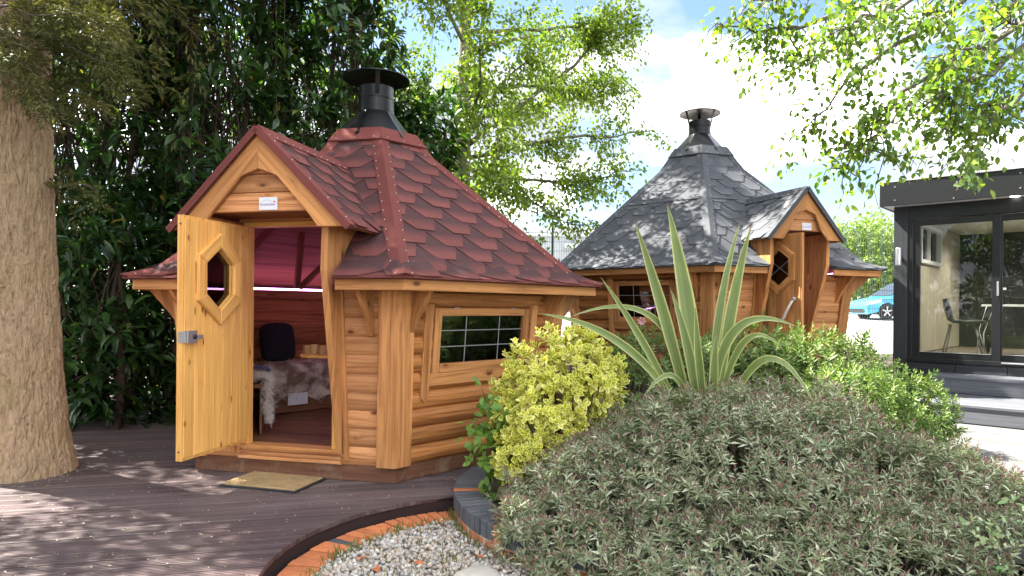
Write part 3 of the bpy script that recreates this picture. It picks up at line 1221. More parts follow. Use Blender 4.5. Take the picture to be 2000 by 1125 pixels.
    if P.get('lap'):
        for i in P['faces']:
            if i == 0 or i == 5:
                f = face_map(i)
                v = P['lap']
                hw = prof_at(v)[0] * T30
                lo = -hw if i != 0 else -hw
                hi = hw if i != 0 else -DW * 0.3
                V = [f(lo, v - 0.03, 0.034), f(hi, v - 0.03, 0.034), f(lo, v + 0.03, 0.03), f(hi, v + 0.03, 0.03), f(lo, v - 0.03, 0.014), f(hi, v - 0.03, 0.014)]
                Fc = [(0, 1, 3, 2), (4, 5, 1, 0)]
                link('lap_strip', mesh('lap_strip', V, Fc, fm, uvs=[[(V[a].x, V[a].z) for a in fc] for fc in Fc]), root)

    # ---- eave: drip edge, fascia, soffit
    zf1 = prof[0][1] - 0.004
    zf0 = zf1 - 0.082
    fa = Re * C30
    for i in range(6):
        nv, uv_ = frame(i)
        hw = fa * T30
        spans = [(-hw, hw)] if i else [(-hw, -xe + 0.01), (xe - 0.01, hw)]
        for (ua, ub) in spans:
            mtr = 0.03 * T30
            pl = rect(ua + 0.002, zf0, ub - 0.002, zf1)
            prism('fascia_board', nv * (fa - 0.03), uv_, (0, 0, 1), pl, 0.03, M['trim_wood'], root)
            V = [nv * (fa + 0.045) + uv_ * (ua - (0.026 if ua <= -hw else 0)) + Vector((0, 0, zf1 + 0.0)), nv * (fa + 0.045) + uv_ * (ub + (0.026 if ub >= hw else 0)) + Vector((0, 0, zf1 + 0.0)),
                 nv * (fa + 0.045) + uv_ * (ub + (0.026 if ub >= hw else 0)) + Vector((0, 0, zf1 + 0.026)), nv * (fa + 0.045) + uv_ * (ua - (0.026 if ua <= -hw else 0)) + Vector((0, 0, zf1 + 0.026)),
                 nv * (fa - 0.1) + uv_ * (ua + 0.0) + Vector((0, 0, zf1 + 0.001)), nv * (fa - 0.1) + uv_ * (ub) + Vector((0, 0, zf1 + 0.001)),
                 nv * (fa - 0.1) + uv_ * ub + Vector((0, 0, zf1 + 0.034)), nv * (fa - 0.1) + uv_ * (ua) + Vector((0, 0, zf1 + 0.034))]
            Fc = [(0, 1, 2, 3), (0, 4, 5, 1), (3, 2, 6, 7), (0, 3, 7, 4), (1, 5, 6, 2)]
            link('drip_edge', mesh('drip_edge', V, Fc, fm, uvs=[[(V[a].x, V[a].z) for a in fc] for fc in Fc]), root)
            # soffit
            ai = ab + k_lean * zt - 0.02
            su, sv = (max(ua, -ai * T30 - 0.0), min(ub, ai * T30))
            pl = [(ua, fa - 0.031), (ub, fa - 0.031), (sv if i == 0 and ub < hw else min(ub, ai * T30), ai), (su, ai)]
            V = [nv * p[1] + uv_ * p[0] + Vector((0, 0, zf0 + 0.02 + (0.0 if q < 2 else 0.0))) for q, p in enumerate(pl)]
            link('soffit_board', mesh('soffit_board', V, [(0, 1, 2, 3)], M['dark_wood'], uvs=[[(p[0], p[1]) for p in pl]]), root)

    # ---- porch: ridge roof, barge boards, gable, jambs, door frame
    gz = DZ1 - DZ0
    sl = math.hypot(DW, gz)
    for sgn in (-1, 1):
        # face coords: u from the front backwards, v up the slope
        up = Vector((-sgn * DW, 0, gz)) / sl
        nrm = Vector((sgn * gz, 0, DW)) / sl
        o = Vector((sgn * DW, -DYF, DZ0))
        bk = Vector((0, 1, 0))

        def f(u, v, off, o=o, up=up, nrm=nrm):
            return o + bk * u + up * v + nrm * off
        ul, ur = DYF - yl_ + 0.02, DYF - yr + 0.03
        pl = [(0, 0), (ul, 0), (ur, sl), (0, sl)]
        V = [f(u, v, 0) for u, v in pl] + [f(u, v, -0.022) for u, v in pl]
        Fc = [(0, 1, 2, 3), (4, 5, 6, 7), (0, 1, 5, 4), (3, 0, 4, 7)]
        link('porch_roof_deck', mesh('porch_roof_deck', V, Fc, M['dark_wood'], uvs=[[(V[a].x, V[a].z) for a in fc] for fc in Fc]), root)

        def cl(v0, v1):
            m = (ur - ul) / sl
            return [(-1, 0, 0.0), (1, -m, ul), (0, 1, sl)]
        shingles(root, f, 0, ur, sl, W * 0.9, E_ * 0.92, sm, cl, phase=0.1)
        # felt strip over the verge, and the lower drip
        V = []
        for v in (-0.03, sl + 0.01):
            V += [f(-0.035, v, -0.02), f(-0.035, v, 0.034), f(0.05, v, 0.036), f(0.05, v, 0.02)]
        Fc = [(0, 1, 5, 4), (1, 2, 6, 5), (2, 3, 7, 6), (0, 1, 2, 3), (4, 5, 6, 7), (0, 3, 7, 4)]
        link('verge_strip', mesh('verge_strip', V, Fc, fm, uvs=[[(V[a].x, V[a].z) for a in fc] for fc in Fc]), root)
        for t in (0.05, 0.25, 0.45, 0.65, 0.85):
            nails.append(f(0.01, sl * t, 0.036))
        # ridge cap half
        V = [f(-0.035, sl - 0.10, 0.032), f(ur, sl - 0.10, 0.032), f(ur + 0.03, sl + 0.012, 0.04), f(-0.035, sl + 0.012, 0.04), f(-0.035, sl - 0.10, 0.012), f(ur, sl - 0.10, 0.012)]
        Fc = [(0, 1, 2, 3), (4, 5, 1, 0)]
        link('ridge_cap', mesh('ridge_cap', V, Fc, fm, uvs=[[(V[a].x, V[a].z) for a in fc] for fc in Fc]), root)
        u = 0.02
        while u < ur - 0.05:
            nails.append(f(u, sl - 0.08, 0.034))
            u += 0.11
        # barge board: outer edge along the roof, inner edge steep then flatter near the peak
        th = 0.024
        bz = DZ0 - 0.005
        pl = [(DW - 0.005, bz), (0.0, DZ1 - 0.02), (0.0, P['arch']), (0.155, P['arch'] - 0.055), (DW - 0.345, DZ0 + 0.13), (DW - 0.235, bz)]
        pl = [(sgn * p[0], p[1]) for p in pl]
        prism('barge_board', (0, -DYF + 0.032, 0), (1, 0, 0), (0, 0, 1), pl, 0.03, M['trim_wood'], root, grain=(sgn * -DW, gz))
        # jamb: wide board, vertical above and slanting back to the foot of the wall
        x0 = P['jamb']
        yb = -(ab + 0.02)
        jp = [(-DYF + 0.10, DZ0 + 0.10), (-DYF + 0.10, DZ0 - 0.32), (yb - 0.05, zb + 0.09), (yb + 0.05, zb + 0.09), (-(ab + k_lean * zt) + 0.1, zt), (-yl_ + 0.12, DZ0 + 0.10)]
        V, Fc = [], []
        for xo in (0.0, 0.055):
            for (y, z) in jp:
                sp = 0.05 * max(0, (z - 0.3) / 1.7)
                V.append((sgn * (x0 + xo + sp), y, z))
        n = len(jp)
        Fc = [tuple(range(n)), tuple(range(n, 2 * n))] + [(q, (q + 1) % n, n + (q + 1) % n, n + q) for q in range(n)]
        link('jamb_board', mesh('jamb_board', V, Fc, M['trim_wood'], uvs=[[(V[a][2], V[a][1] + V[a][0]) for a in fc] for fc in Fc]), root)
        # cover strip beside the jamb
        lean = (Vector((0, 0, 1)) + frame(0)[0] * k_lean).normalized()
        prism('cover_strip', wall_pt(0, 0, 0.0, 0.02), (1, 0, 0), lean, rect(sgn * (x0 + 0.085) - 0.02, 0.17, sgn * (x0 + 0.085) + 0.02, zt), 0.03, M['trim_wood'], root, grain=(0, 1))
    # gable planks
    zc_ = P['gable0']
    pz = zc_
    for hgt in (0.145, 0.145, 0.12):
        z1 = min(pz + hgt, P['arch'] + 0.04)
        hwz = lambda z: (DZ1 - 0.03 - z) * DW / gz
        pl = [(-hwz(pz), pz), (hwz(pz), pz), (hwz(z1 - 0.003), z1 - 0.003), (-hwz(z1 - 0.003), z1 - 0.003)]
        prism('gable_plank', (0, -DYF + 0.085, 0), (1, 0, 0), (0, 0, 1), pl, 0.025, M['wall_wood'], root, ch=0.008)
        pz = z1
    # porch ceiling and header boards down to the door head
    x0 = P['jamb']
    yd = -(ab + 0.03)
    zd0, zd1 = P['door_z']
    for q, (za_, zb_) in enumerate(((zd1 + 0.045, zd1 + 0.13), (zd1 + 0.13, DZ0 + 0.21))):
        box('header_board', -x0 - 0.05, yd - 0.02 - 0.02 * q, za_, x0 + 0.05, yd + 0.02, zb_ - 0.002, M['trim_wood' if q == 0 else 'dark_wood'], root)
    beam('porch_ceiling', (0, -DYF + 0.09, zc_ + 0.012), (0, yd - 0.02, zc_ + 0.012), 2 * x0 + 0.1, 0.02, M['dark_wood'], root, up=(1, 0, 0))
    # door frame and threshold
    for sgn in (-1, 1):
        box('door_post', min(sgn * x0, sgn * (x0 - 0.045)), yd - 0.03, zd0 - 0.03, max(sgn * x0, sgn * (x0 - 0.045)), yd + 0.05, zd1 + 0.002, M['pine'], root)
    box('door_head', -x0, yd - 0.03, zd1 + 0.003, x0, yd + 0.05, zd1 + 0.043, M['pine'], root)
    box('threshold', -x0 - 0.02, yd - 0.05, zd0 - 0.06, x0 + 0.02, yd + 0.1, zd0 - 0.031, M['trim_wood'], root)
    for q in range(3):
        box('sill_board', -x0 - 0.04 + 0.01 * q, yd - 0.035 + 0.012 * q, zb + 0.002 + q * 0.032 - 0.0, x0 + 0.04 - 0.01 * q, yd + 0.02, zb + 0.002 + q * 0.032 + 0.030, M['wall_wood'], root)

    # ---- door leaf, hinged on its left post
    DM = M[P.get('door_mat', 'pine')]
    dw_ = 2 * x0 - 0.09
    dh = zd1 - zd0
    ang = P['door']
    leaf = prism('door', (0, 0, 0), (1, 0, 0), (0, 0, 1), rect(0, 0, dw_, 0.09), 0.045, DM, None)
    me = leaf.data
    # leaf core as a frame with a six-sided opening: two half panels
    cx_, cz_ = dw_ * 0.5, P['dwin_z'] - zd0
    hxw, hh1, hh2 = 0.160, 0.115, 0.240          # half width, half height of the straight side, of the points
    O = [(cx_ - hxw, cz_ - hh1), (cx_, cz_ - hh2), (cx_ + hxw, cz_ - hh1), (cx_ + hxw, cz_ + hh1), (cx_, cz_ + hh2), (cx_ - hxw, cz_ + hh1)]
    polyL = [(0, 0), (cx_, 0), (cx_, cz_ - hh2), O[0], O[5], (cx_, cz_ + hh2), (cx_, dh), (0, dh)]
    polyR = [(dw_, 0), (dw_, dh), (cx_, dh), (cx_, cz_ + hh2), O[3], O[2], (cx_, cz_ - hh2), (cx_, 0)]
    V, Fc, U = [], [], []
    for pl in (polyL, polyR):
        b = len(V)
        n = len(pl)
        for y in (-0.024, 0.024):
            for p in pl:
                V.append((p[0], y, p[1]))
        fs = [tuple(b + q for q in range(n)), tuple(b + n + q for q in range(n))] + [(b + q, b + (q + 1) % n, b + n + (q + 1) % n, b + n + q) for q in range(n)]
        Fc += fs
    U = [[(V[a][2], V[a][0] + V[a][1]) for a in f_] for f_ in Fc]
    leaf.data = mesh('door', V, Fc, DM, uvs=U)
    leaf.parent = root
    leaf.location = (-x0 + 0.045, yd - 0.055, zd0)
    leaf.rotation_euler = (0, 0, -ang)
    # vertical tongue-and-groove planks on both faces, cut round the window
    npk = 7
    for side in (-1, 1):
        for q in range(npk):
            xa, xb = 0.012 + q * (dw_ - 0.024) / npk, 0.012 + (q + 1) * (dw_ - 0.024) / npk
            xm0, xm1 = xa + 0.0015, xb - 0.0015

            def zhex(x, s):
                d = abs(x - cx_)
                if d >= hxw + 0.03:
                    return None
                k_ = max(0.0, 1 - d / hxw)
                return cz_ + s * (hh1 + (hh2 - hh1) * k_ + 0.01)
            pieces = []
            if xm1 < cx_ - hxw - 0.002 or xm0 > cx_ + hxw + 0.002:
                pieces.append([(xm0, 0.02), (xm1, 0.02), (xm1, dh - 0.02), (xm0, dh - 0.02)])
            else:
                xs = [xm0] + ([cx_] if xm0 < cx_ < xm1 else []) + [xm1]
                pieces.append([(xm0, 0.02), (xm1, 0.02)] + [(x, (zhex(x, -1) or cz_ - hh1)) for x in reversed(xs)])
                pieces.append([(x, (zhex(x, 1) or cz_ + hh1)) for x in xs] + [(xm1, dh - 0.02), (xm0, dh - 0.02)])
                if xm0 < cx_ - hxw < xm1:
                    pieces.append([(xm0, cz_ - hh1 - 0.02), (cx_ - hxw, cz_ - hh1), (cx_ - hxw, cz_ + hh1), (xm0, cz_ + hh1 + 0.02)])
                if xm0 < cx_ + hxw < xm1:
                    pieces.append([(cx_ + hxw, cz_ - hh1), (xm1, cz_ - hh1 - 0.02), (xm1, cz_ + hh1 + 0.02), (cx_ + hxw, cz_ + hh1)])
            for pl in pieces:
                if side < 0:
                    prism('plank', (0, -0.024, 0), (1, 0, 0), (0, 0, 1), pl, 0.007, DM, leaf, grain=(0, 1), ch=0.003)
                else:
                    prism('plank', (0, 0.024, 0), (-1, 0, 0), (0, 0, 1), [(-p[0], p[1]) for p in pl], 0.007, DM, leaf, grain=(0, 1), ch=0.003)
        # six mitred trim boards round the opening
        ow = 0.092
        Oo = [(cx_ - hxw - ow, cz_ - hh1 - ow * 0.55), (cx_, cz_ - hh2 - ow * 1.2), (cx_ + hxw + ow, cz_ - hh1 - ow * 0.55), (cx_ + hxw + ow, cz_ + hh1 + ow * 0.55), (cx_, cz_ + hh2 + ow * 1.2), (cx_ - hxw - ow, cz_ + hh1 + ow * 0.55)]
        for q in range(6):
            a, b = q, (q + 1) % 6
            pl = [O[a], O[b], Oo[b], Oo[a]]
            gr = (O[b][0] - O[a][0], O[b][1] - O[a][1])
            if side < 0:
                prism('window_trim', (0, -0.0312, 0), (1, 0, 0), (0, 0, 1), pl[::-1], 0.024, DM, leaf, grain=gr, ch=0.006)
            else:
                prism('window_trim', (0, 0.0312, 0), (-1, 0, 0), (0, 0, 1), [(-p[0], p[1]) for p in pl], 0.024, DM, leaf, grain=(-gr[0], gr[1]), ch=0.006)
    prism('pane', (0, 0.003, 0), (1, 0, 0), (0, 0, 1), O, 0.006, M['double_glass'], leaf, ch=0.0)
    for (pa, pb) in ((O[0], O[3]), (O[5], O[2])):
        if P['lattice']:
            beam('lead_bar', (pa[0], -0.006, pa[1]), (pb[0], -0.006, pb[1]), 0.009, 0.004, M['lead'], leaf, up=(0, 0, 1), ch=0.001)
    lz = 1.17 - zd0
    if P['lock']:
        box('lock_case', dw_ - 0.11, 0.031, lz - 0.045, dw_ - 0.012, 0.062, lz + 0.045, M['steel'], leaf)
        prism('lock_knob', (0, 0.062, 0), (-1, 0, 0), (0, 0, 1), [(-(dw_ - 0.075) + 0.018 * math.cos(a * math.pi / 5), lz + 0.018 * math.sin(a * math.pi / 5)) for a in range(10)], 0.014, M['iron'], leaf)
        box('latch_lever', dw_ - 0.15, 0.062, lz - 0.018, dw_ - 0.10, 0.078, lz + 0.012, M['steel'], leaf)
        box('strike_plate', dw_ - 0.006, -0.012, lz - 0.04, dw_ + 0.006, 0.046, lz + 0.04, M['steel'], leaf)
    else:
        tubes('rope_handle', [([(dw_ - 0.10, -0.05, lz + 0.02), (dw_ - 0.14, -0.09, lz - 0.08), (dw_ - 0.22, -0.08, lz - 0.22), (dw_ - 0.30, -0.05, lz - 0.30)], 0.017)], M['fur_white'], leaf)
        lathe('handle_knob', [(0.0, -0.02), (0.025, -0.02), (0.028, 0.0), (0.02, 0.015), (0.0, 0.02)], M['steel'], leaf, 12, (dw_ - 0.09, -0.05, lz + 0.03))
        beam('hook_hinge', (-0.03, -0.036, dh - 0.10), (0.20, -0.036, dh - 0.06), 0.022, 0.012, M['iron'], leaf)
    for z in (0.06, dh - 0.07, dh * 0.5):
        box('edge_screw', dw_ - 0.001, -0.006, z, dw_ + 0.003, 0.006, z + 0.012, M['iron'], leaf, ch=0.001)

    # ---- chimney: hexagonal metal collar into a round pipe, conical hat on three straps
    c0, c1, c2, hat0, hat1, cr = P['chim']
    V, Fc = [], []
    N = 48
    for k_ in range(N):
        a = 2 * math.pi * k_ / N
        hexr = (r0 + 0.045) * C30 / max(1e-6, math.cos(((a + R(90)) % R(60)) - R(30)))
        V += [(hexr * math.cos(a), hexr * math.sin(a), c0 + 0.0), (cr * math.cos(a), cr * math.sin(a), c1)]
    Fc = [(2 * k_, 2 * ((k_ + 1) % N), 2 * ((k_ + 1) % N) + 1, 2 * k_ + 1) for k_ in range(N)]
    link('chimney_collar', mesh('chimney_collar', V, Fc, M['black_metal'], smooth=True), root)
    lathe('chimney_pipe', [(cr * 1.03, c1 - 0.02), (cr * 1.03, c1 + 0.02), (cr, c1 + 0.022), (cr, (c1 + c2) / 2), (cr * 1.02, (c1 + c2) / 2 + 0.004), (cr * 1.02, (c1 + c2) / 2 + 0.012), (cr, (c1 + c2) / 2 + 0.016), (cr, c2), (cr * 0.93, c2), (cr * 0.93, c1)], M['black_metal'], root, 48)
    hr = P['hat_r']
    lathe('chimney_hat', [(0.0, hat1), (hr * 0.35, hat1 - (hat1 - hat0) * 0.22), (hr, hat0 + 0.012), (hr, hat0), (hr * 0.35, hat1 - (hat1 - hat0) * 0.22 - 0.012), (0.0, hat1 - 0.012)], M['black_metal'], root, 48)
    for a in (R(-62), R(178), R(58)):
        ca, sa = math.cos(a), math.sin(a)
        beam('hat_strap', (cr * 1.04 * ca, cr * 1.04 * sa, c2 - 0.10), (cr * 1.45 * ca, cr * 1.45 * sa, hat0 + 0.04), 0.045, 0.004, M['black_metal'], root, up=(-sa, ca, 0), ch=0.001)
    V, Fc = [], []
    for p in nails:
        b = len(V)
        s_ = 0.0065
        V += [p + Vector(d) * s_ for d in ((1, 0, 0), (-1, 0, 0), (0, 1, 0), (0, -1, 0), (0, 0, 1), (0, 0, -1))]
        Fc += [(b + i_, b + j_, b + k_) for i_ in (0, 1) for j_ in (2, 3) for k_ in (4, 5)]
    tag(link('nail_heads', mesh('nail_heads', V, Fc, M['nail']), root), kind='stuff')

    # ---- inside: floor boards, ring beam with a lit strip, rafters, benches
    zfl = 0.215
    y = -ab + 0.05
    while y < ab - 0.05:
        hw = min(Rb - 0.05 - abs(y) * T30, Rb) - 0.03
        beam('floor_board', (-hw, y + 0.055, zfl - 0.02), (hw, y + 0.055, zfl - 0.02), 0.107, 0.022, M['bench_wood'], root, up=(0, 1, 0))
        y += 0.115
    for i in range(6):
        nv, uv_ = frame(i)
        a = ab + k_lean * zt - 0.09
        if i:
            beam('ring_beam', nv * a - uv_ * (a * T30) + Vector((0, 0, zt - 0.02)), nv * a + uv_ * (a * T30) + Vector((0, 0, zt - 0.02)), 0.09, 0.06, M['trim_wood'], root)
            beam('light_strip', nv * (a - 0.005) - uv_ * (a * T30 - 0.1) + Vector((0, 0, zt + 0.045)), nv * (a - 0.005) + uv_ * (a * T30 - 0.1) + Vector((0, 0, zt + 0.045)), 0.02, 0.012, M['led'], root)
        av = R(-60 + 60 * i)
        rv = Vector((math.cos(av), math.sin(av), 0))
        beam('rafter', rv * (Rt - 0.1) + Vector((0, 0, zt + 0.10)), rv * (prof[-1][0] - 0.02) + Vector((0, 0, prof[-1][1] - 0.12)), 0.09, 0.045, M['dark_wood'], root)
        if i in (1, 2, 3, 4, 5):
            dps = 0.46 - 0.004 * i
            ins_ = ab - 0.06
            hwo, hwi = ins_ * T30, (ins_ - dps) * T30
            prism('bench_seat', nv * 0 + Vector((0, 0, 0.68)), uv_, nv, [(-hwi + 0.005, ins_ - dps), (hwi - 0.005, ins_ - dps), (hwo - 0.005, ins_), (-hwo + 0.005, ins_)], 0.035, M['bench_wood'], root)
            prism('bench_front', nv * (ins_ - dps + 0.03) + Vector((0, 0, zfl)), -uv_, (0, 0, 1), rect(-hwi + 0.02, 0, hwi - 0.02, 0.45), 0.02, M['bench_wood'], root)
    return root, leaf


LC = (-1.4414, 7.0794)
LP = dict(Rb=1.79, Rt=1.95, zt=1.55, Re=2.316, prof=[(2.37, 1.606), (2.13, 1.665), (0.62, 2.885), (0.415, 3.13)],
          jamb=0.43, dw=0.735, dz0=1.99, dz1=2.715, dyf=2.06, arch=2.43, gable0=2.115, eave_gap=0.62, door_z=(0.28, 2.045), dwin_z=1.60,
          windows={1: (-0.62, 0.52, 0.87, 1.40)}, faces=(5, 0, 1), hips=(4, 5, 0, 1), capw=0.085, ring=0.16, tab=(0.42, 0.19),
          shingle='red_shingle', felt='red_felt', door=R(90), lattice=False, lock=True, chim=(3.10, 3.42, 3.68, 3.77, 3.87, 0.182), hat_r=0.345)
red_cabin, red_door = cabin('grill_cabin', 'wooden hexagonal cabin with dark red shingle roof and yellow pine door standing open', (LC[0], LC[1], 0), R(-13.4), LP)
RC = (3.05, 11.07)
RP = dict(Rb=2.10, Rt=2.28, zt=1.55, Re=2.69, prof=[(2.75, 1.606), (2.48, 1.675), (0.72, 3.22), (0.43, 3.60)],
          jamb=0.385, dw=0.59, dz0=1.975, dz1=2.63, dyf=2.40, arch=2.36, gable0=2.09, eave_gap=0.55, door_z=(0.30, 2.04), dwin_z=1.60,
          windows={5: (-0.35, 0.62, 0.87, 1.45), 2: (-0.55, 0.55, 0.87, 1.45), 3: (-0.55, 0.55, 0.87, 1.45)}, faces=(5, 0, 1), hips=(4, 5, 0, 1), capw=0.085, ring=0.17, tab=(0.40, 0.19), lap=1.62,
          shingle='grey_shingle', felt='grey_felt', door_mat='trim_wood', door=R(78), lattice=True, lock=False, chim=(3.57, 3.90, 4.12, 4.24, 4.34, 0.175), hat_r=0.33)
grey_cabin, grey_door = cabin('grill_cabin', 'wooden hexagonal cabin with charcoal grey shingle roof behind the sword-leaved plant', (RC[0], RC[1], 0.35), R(18.7), RP)

# ------------------------------------------------------------------ signs over the doors
def sign(label, cab, y, x0, z0, w, h):
    s = prism('door_sign', (0, 0, 0), (1, 0, 0), (0, 0, 1), rect(0, 0, w, h), 0.006, M['white_card'], None)
    mw = cab.matrix_basis @ Matrix.Translation((x0, y, z0))
    s.matrix_world = mw
    tag(s, label, 'sign', 'signs above cabin doors')
    pl = M.setdefault('sign_violet', plain('sign_violet', (0.30, 0.10, 0.45), 0.6, namt=0.02))
    rd = M.setdefault('sign_red', plain('sign_red', (0.65, 0.04, 0.06), 0.6, namt=0.02))
    gy = M.setdefault('sign_grey', plain('sign_grey', (0.55, 0.62, 0.70), 0.6, namt=0.02))
    t = bpy.data.curves.new('lettering', 'FONT')
    t.body = 'ArcticCabins'
    t.size = h * 0.25
    t.align_x = 'CENTER'
    t.extrude = 0.0004
    t.materials.append(pl)
    o = bpy.data.objects.new('lettering_curve', t)
    col.objects.link(o)
    dg = bpy.context.evaluated_depsgraph_get()
    tm_ = bpy.data.meshes.new_from_object(o.evaluated_get(dg))
    bpy.data.objects.remove(o)
    o = link('lettering', tm_, s)
    o.location = (w * 0.5, -0.0075, h * 0.36)
    o.rotation_euler = (R(90), 0, 0)
    beam('roof_mark', (w * 0.16, -0.0072, h * 0.62), (w * 0.46, -0.0072, h * 0.86), h * 0.035, 0.001, gy, s, ch=0.0)
    beam('roof_mark', (w * 0.46, -0.0078, h * 0.86), (w * 0.74, -0.0078, h * 0.62), h * 0.035, 0.001, gy, s, ch=0.0)
    prism('red_dot', (w * 0.85, -0.0064, h * 0.64), (1, 0, 0), (0, 0, 1), [(h * 0.07 * math.cos(a), h * 0.07 * math.sin(a)) for a in np.linspace(0, 2 * math.pi, 11)[:-1]], 0.001, rd, s, ch=0)
    for x in (0.05, 0.95):
        prism('screw', (w * x, -0.0064, h * 0.5), (1, 0, 0), (0, 0, 1), [(0.004 * math.cos(a), 0.004 * math.sin(a)) for a in np.linspace(0, 2 * math.pi, 9)[:-1]], 0.002, M['steel'], s, ch=0)
    return s


bpy.context.view_layer.update()
sign('small white plate with violet lettering above the open yellow pine door', red_cabin, -LP['dyf'] + 0.054, -0.02, 2.122, 0.155, 0.098)
sign('small white plate above the door of the charcoal roofed cabin', grey_cabin, -RP['dyf'] + 0.054, -0.02, 2.10, 0.15, 0.095)

# ------------------------------------------------------------------ things inside the red cabin (placed in the cabin's frame)
CM = red_cabin.matrix_basis.copy()


def in_cabin(o):
    o.matrix_world = CM @ o.matrix_world
    return o


def hide_mesh(name, sx, sy, drop, mat, seedv):
    """fleece draped over a bench edge: ragged outline, falling over the front"""
    V, Fc = [], []
    nu, nv_ = 26, 22
    for j in range(nv_ + 1):
        for i in range(nu + 1):
            u, v = i / nu * 2 - 1, j / nv_
            r_ = 1 + 0.22 * noise.noise(Vector((u * 3 + seedv, v * 3, 1.3)))
            x = u * sx * r_ * (0.8 + 0.2 * math.cos((v - 0.4) * 2.5))
            d = v * (sy + drop)
            if d < sy:
                y, z = -d, 0.0
            else:
                y, z = -sy - 0.02 * math.sin((d - sy) * 9 + u * 4), -(d - sy) * (1 + 0.25 * noise.noise(Vector((u * 2.2 + seedv, 0, 0))))
            z += 0.03 + 0.02 * noise.noise(Vector((u * 5 + seedv, v * 6, 0.0)))
            V.append((x, y, z))
    for j in range(nv_):
        for i in range(nu):
            a = j * (nu + 1) + i
            Fc.append((a, a + 1, a + nu + 2, a + nu + 1))
    return V, Fc


def hide(name, label, loc, rz, sx, sy, drop, mat, seedv, hair):
    V, Fc = hide_mesh(name, sx, sy, drop, mat, seedv)
    o = link(name, mesh(name, V, Fc, mat, smooth=True), None)
    o.matrix_world = Matrix.Translation(loc) @ Matrix.Rotation(rz, 4, 'Z')
    in_cabin(o)
    tag(o, label, 'fleece')
    # hair tufts
    Va = np.array(V)
    n = 5200
    k_ = rng.integers(0, len(V), n)
    p = Va[k_] + rng.normal(0, 0.014, (n, 3))
    d = rng.normal(0, 1, (n, 3)) * 0.5 + np.array([0, -0.5, 0.1])
    d[:, 2] -= 0.5
    d /= np.linalg.norm(d, axis=1)[:, None]
    L = rng.uniform(0.025, 0.055, (n, 1))
    sd = np.cross(d, rng.normal(0, 1, (n, 3)))
    sd /= np.linalg.norm(sd, axis=1)[:, None]
    T = np.stack([p + sd * 0.003, p - sd * 0.003, p + d * L], 1).reshape(-1, 3)
    h = link('hair', np_mesh('hair', T, np.arange(3 * n).reshape(n, 3), hair), o)
    tag(h, kind='stuff')
    return o


hide('fleece', 'shaggy grey brown fleece draped over the far bench inside the red roofed cabin', (-1.40, 0.42, 0.72), R(60), 0.56, 0.42, 0.38, M['fur_grey'], 2.0, M['fur_grey'])
hide('fleece', 'long white fleece hanging from the bench just behind the open pine door', (-1.02, -1.13, 0.72), R(120), 0.19, 0.43, 0.40, M['fur_white'], 7.0, M['fur_white'])


def cushion(label, loc, rot, s, mat):
    v, f = ico2()
    V = []
    for p in v:
        e = 0.42
        q = [math.copysign(abs(c_) ** e, c_) for c_ in p]
        V.append((q[0] * s[0], q[1] * s[1] * (1 - 0.35 * max(abs(q[0]), abs(q[2])) ** 3), q[2] * s[2]))
    o = link('cushion', mesh('cushion', V, f.tolist(), mat, smooth=True))
    md = o.modifiers.new('sub', 'SUBSURF')
    md.levels = md.render_levels = 2
    o.matrix_world = Matrix.Translation(loc) @ Matrix.Rotation(rot, 4, 'Z') @ Matrix.Rotation(R(-12), 4, 'X')
    in_cabin(o)
    return tag(o, label, 'cushion')


cushion('plain black cushion leaning on the back wall inside the red roofed cabin', (-1.36, 0.36, 0.985), R(60), (0.21, 0.10, 0.23), M['dark_cloth'])
V, Fc = hide_mesh('folded_garment', 0.10, 0.44, 0.16, None, 4.0)
o = link('folded_garment', mesh('folded_garment', V, Fc, M['blue_cloth'], smooth=True))
o.matrix_world = Matrix.Translation((-1.12, -0.99, 0.775)) @ Matrix.Rotation(R(120), 4, 'Z')
tag(in_cabin(o), 'small blue cloth lying beside the white fleece behind the pine door', 'garment')
o = prism('leaflet', (-1.075, 0.12, 0.30), (0.5, 0.866, 0), (0, 0, 1), rect(0, 0, 0.24, 0.13), 0.003, M['white_card'])
tag(in_cabin(o), 'white paper sheet below the grey brown fleece inside the red roofed cabin', 'paper')
tb = empty('serving_table')
V2 = [(0.27 * math.cos(a), 0.15 * math.sin(a)) for a in np.linspace(0, 2 * math.pi, 17)[:-1]]
prism('table_top', (-0.22, -0.60, 0.905), (1, 0, 0), (0, 1, 0), V2, 0.028, M['pine'], tb)
tubes('stand', [([(-0.05, -0.56, 0.22), (-0.05, -0.56, 0.905)], 0.03)], M['iron'], tb)
tb.matrix_world = CM
tag(tb, 'small pine serving table on a black post inside the red roofed cabin', 'table')
M['cup_wood'] = wood('cup_wood', (0.55, 0.33, 0.14), (0.38, 0.2, 0.08), rough=0.5)
for (x, y, lb, w_, s_) in ((-0.41, -0.63, 'square wooden cup on the serving table, nearest its edge', 4, 1.0), (-0.335, -0.62, 'round wooden cup in the middle of the serving table', 14, 1.1), (-0.25, -0.61, 'rounded pale wooden cup on the serving table beside the jamb', 14, 1.0)):
    c_ = lathe('wooden_cup', [(0.0, 0.0), (0.034, 0.0), (0.040, 0.03), (0.038, 0.085 * s_), (0.032, 0.085 * s_), (0.032, 0.02), (0, 0.02)], M['cup_wood'], None, w_)
    c_.matrix_world = CM @ Matrix.Translation((x, y, 0.9335))
    tag(c_, lb, 'cup', 'wooden cups on the serving table')
# king post and strut under the roof
beam('king_post', (-1.22, 0.52, 1.60), (-1.14, 0.49, 2.32), 0.06, 0.05, M['dark_wood'], red_cabin, up=(0.5, 0.866, 0))
beam('strut', (-1.20, 0.55, 1.61), (-1.00, 0.90, 1.98), 0.06, 0.045, M['dark_wood'], red_cabin, up=(-0.5, -0.866, 1))

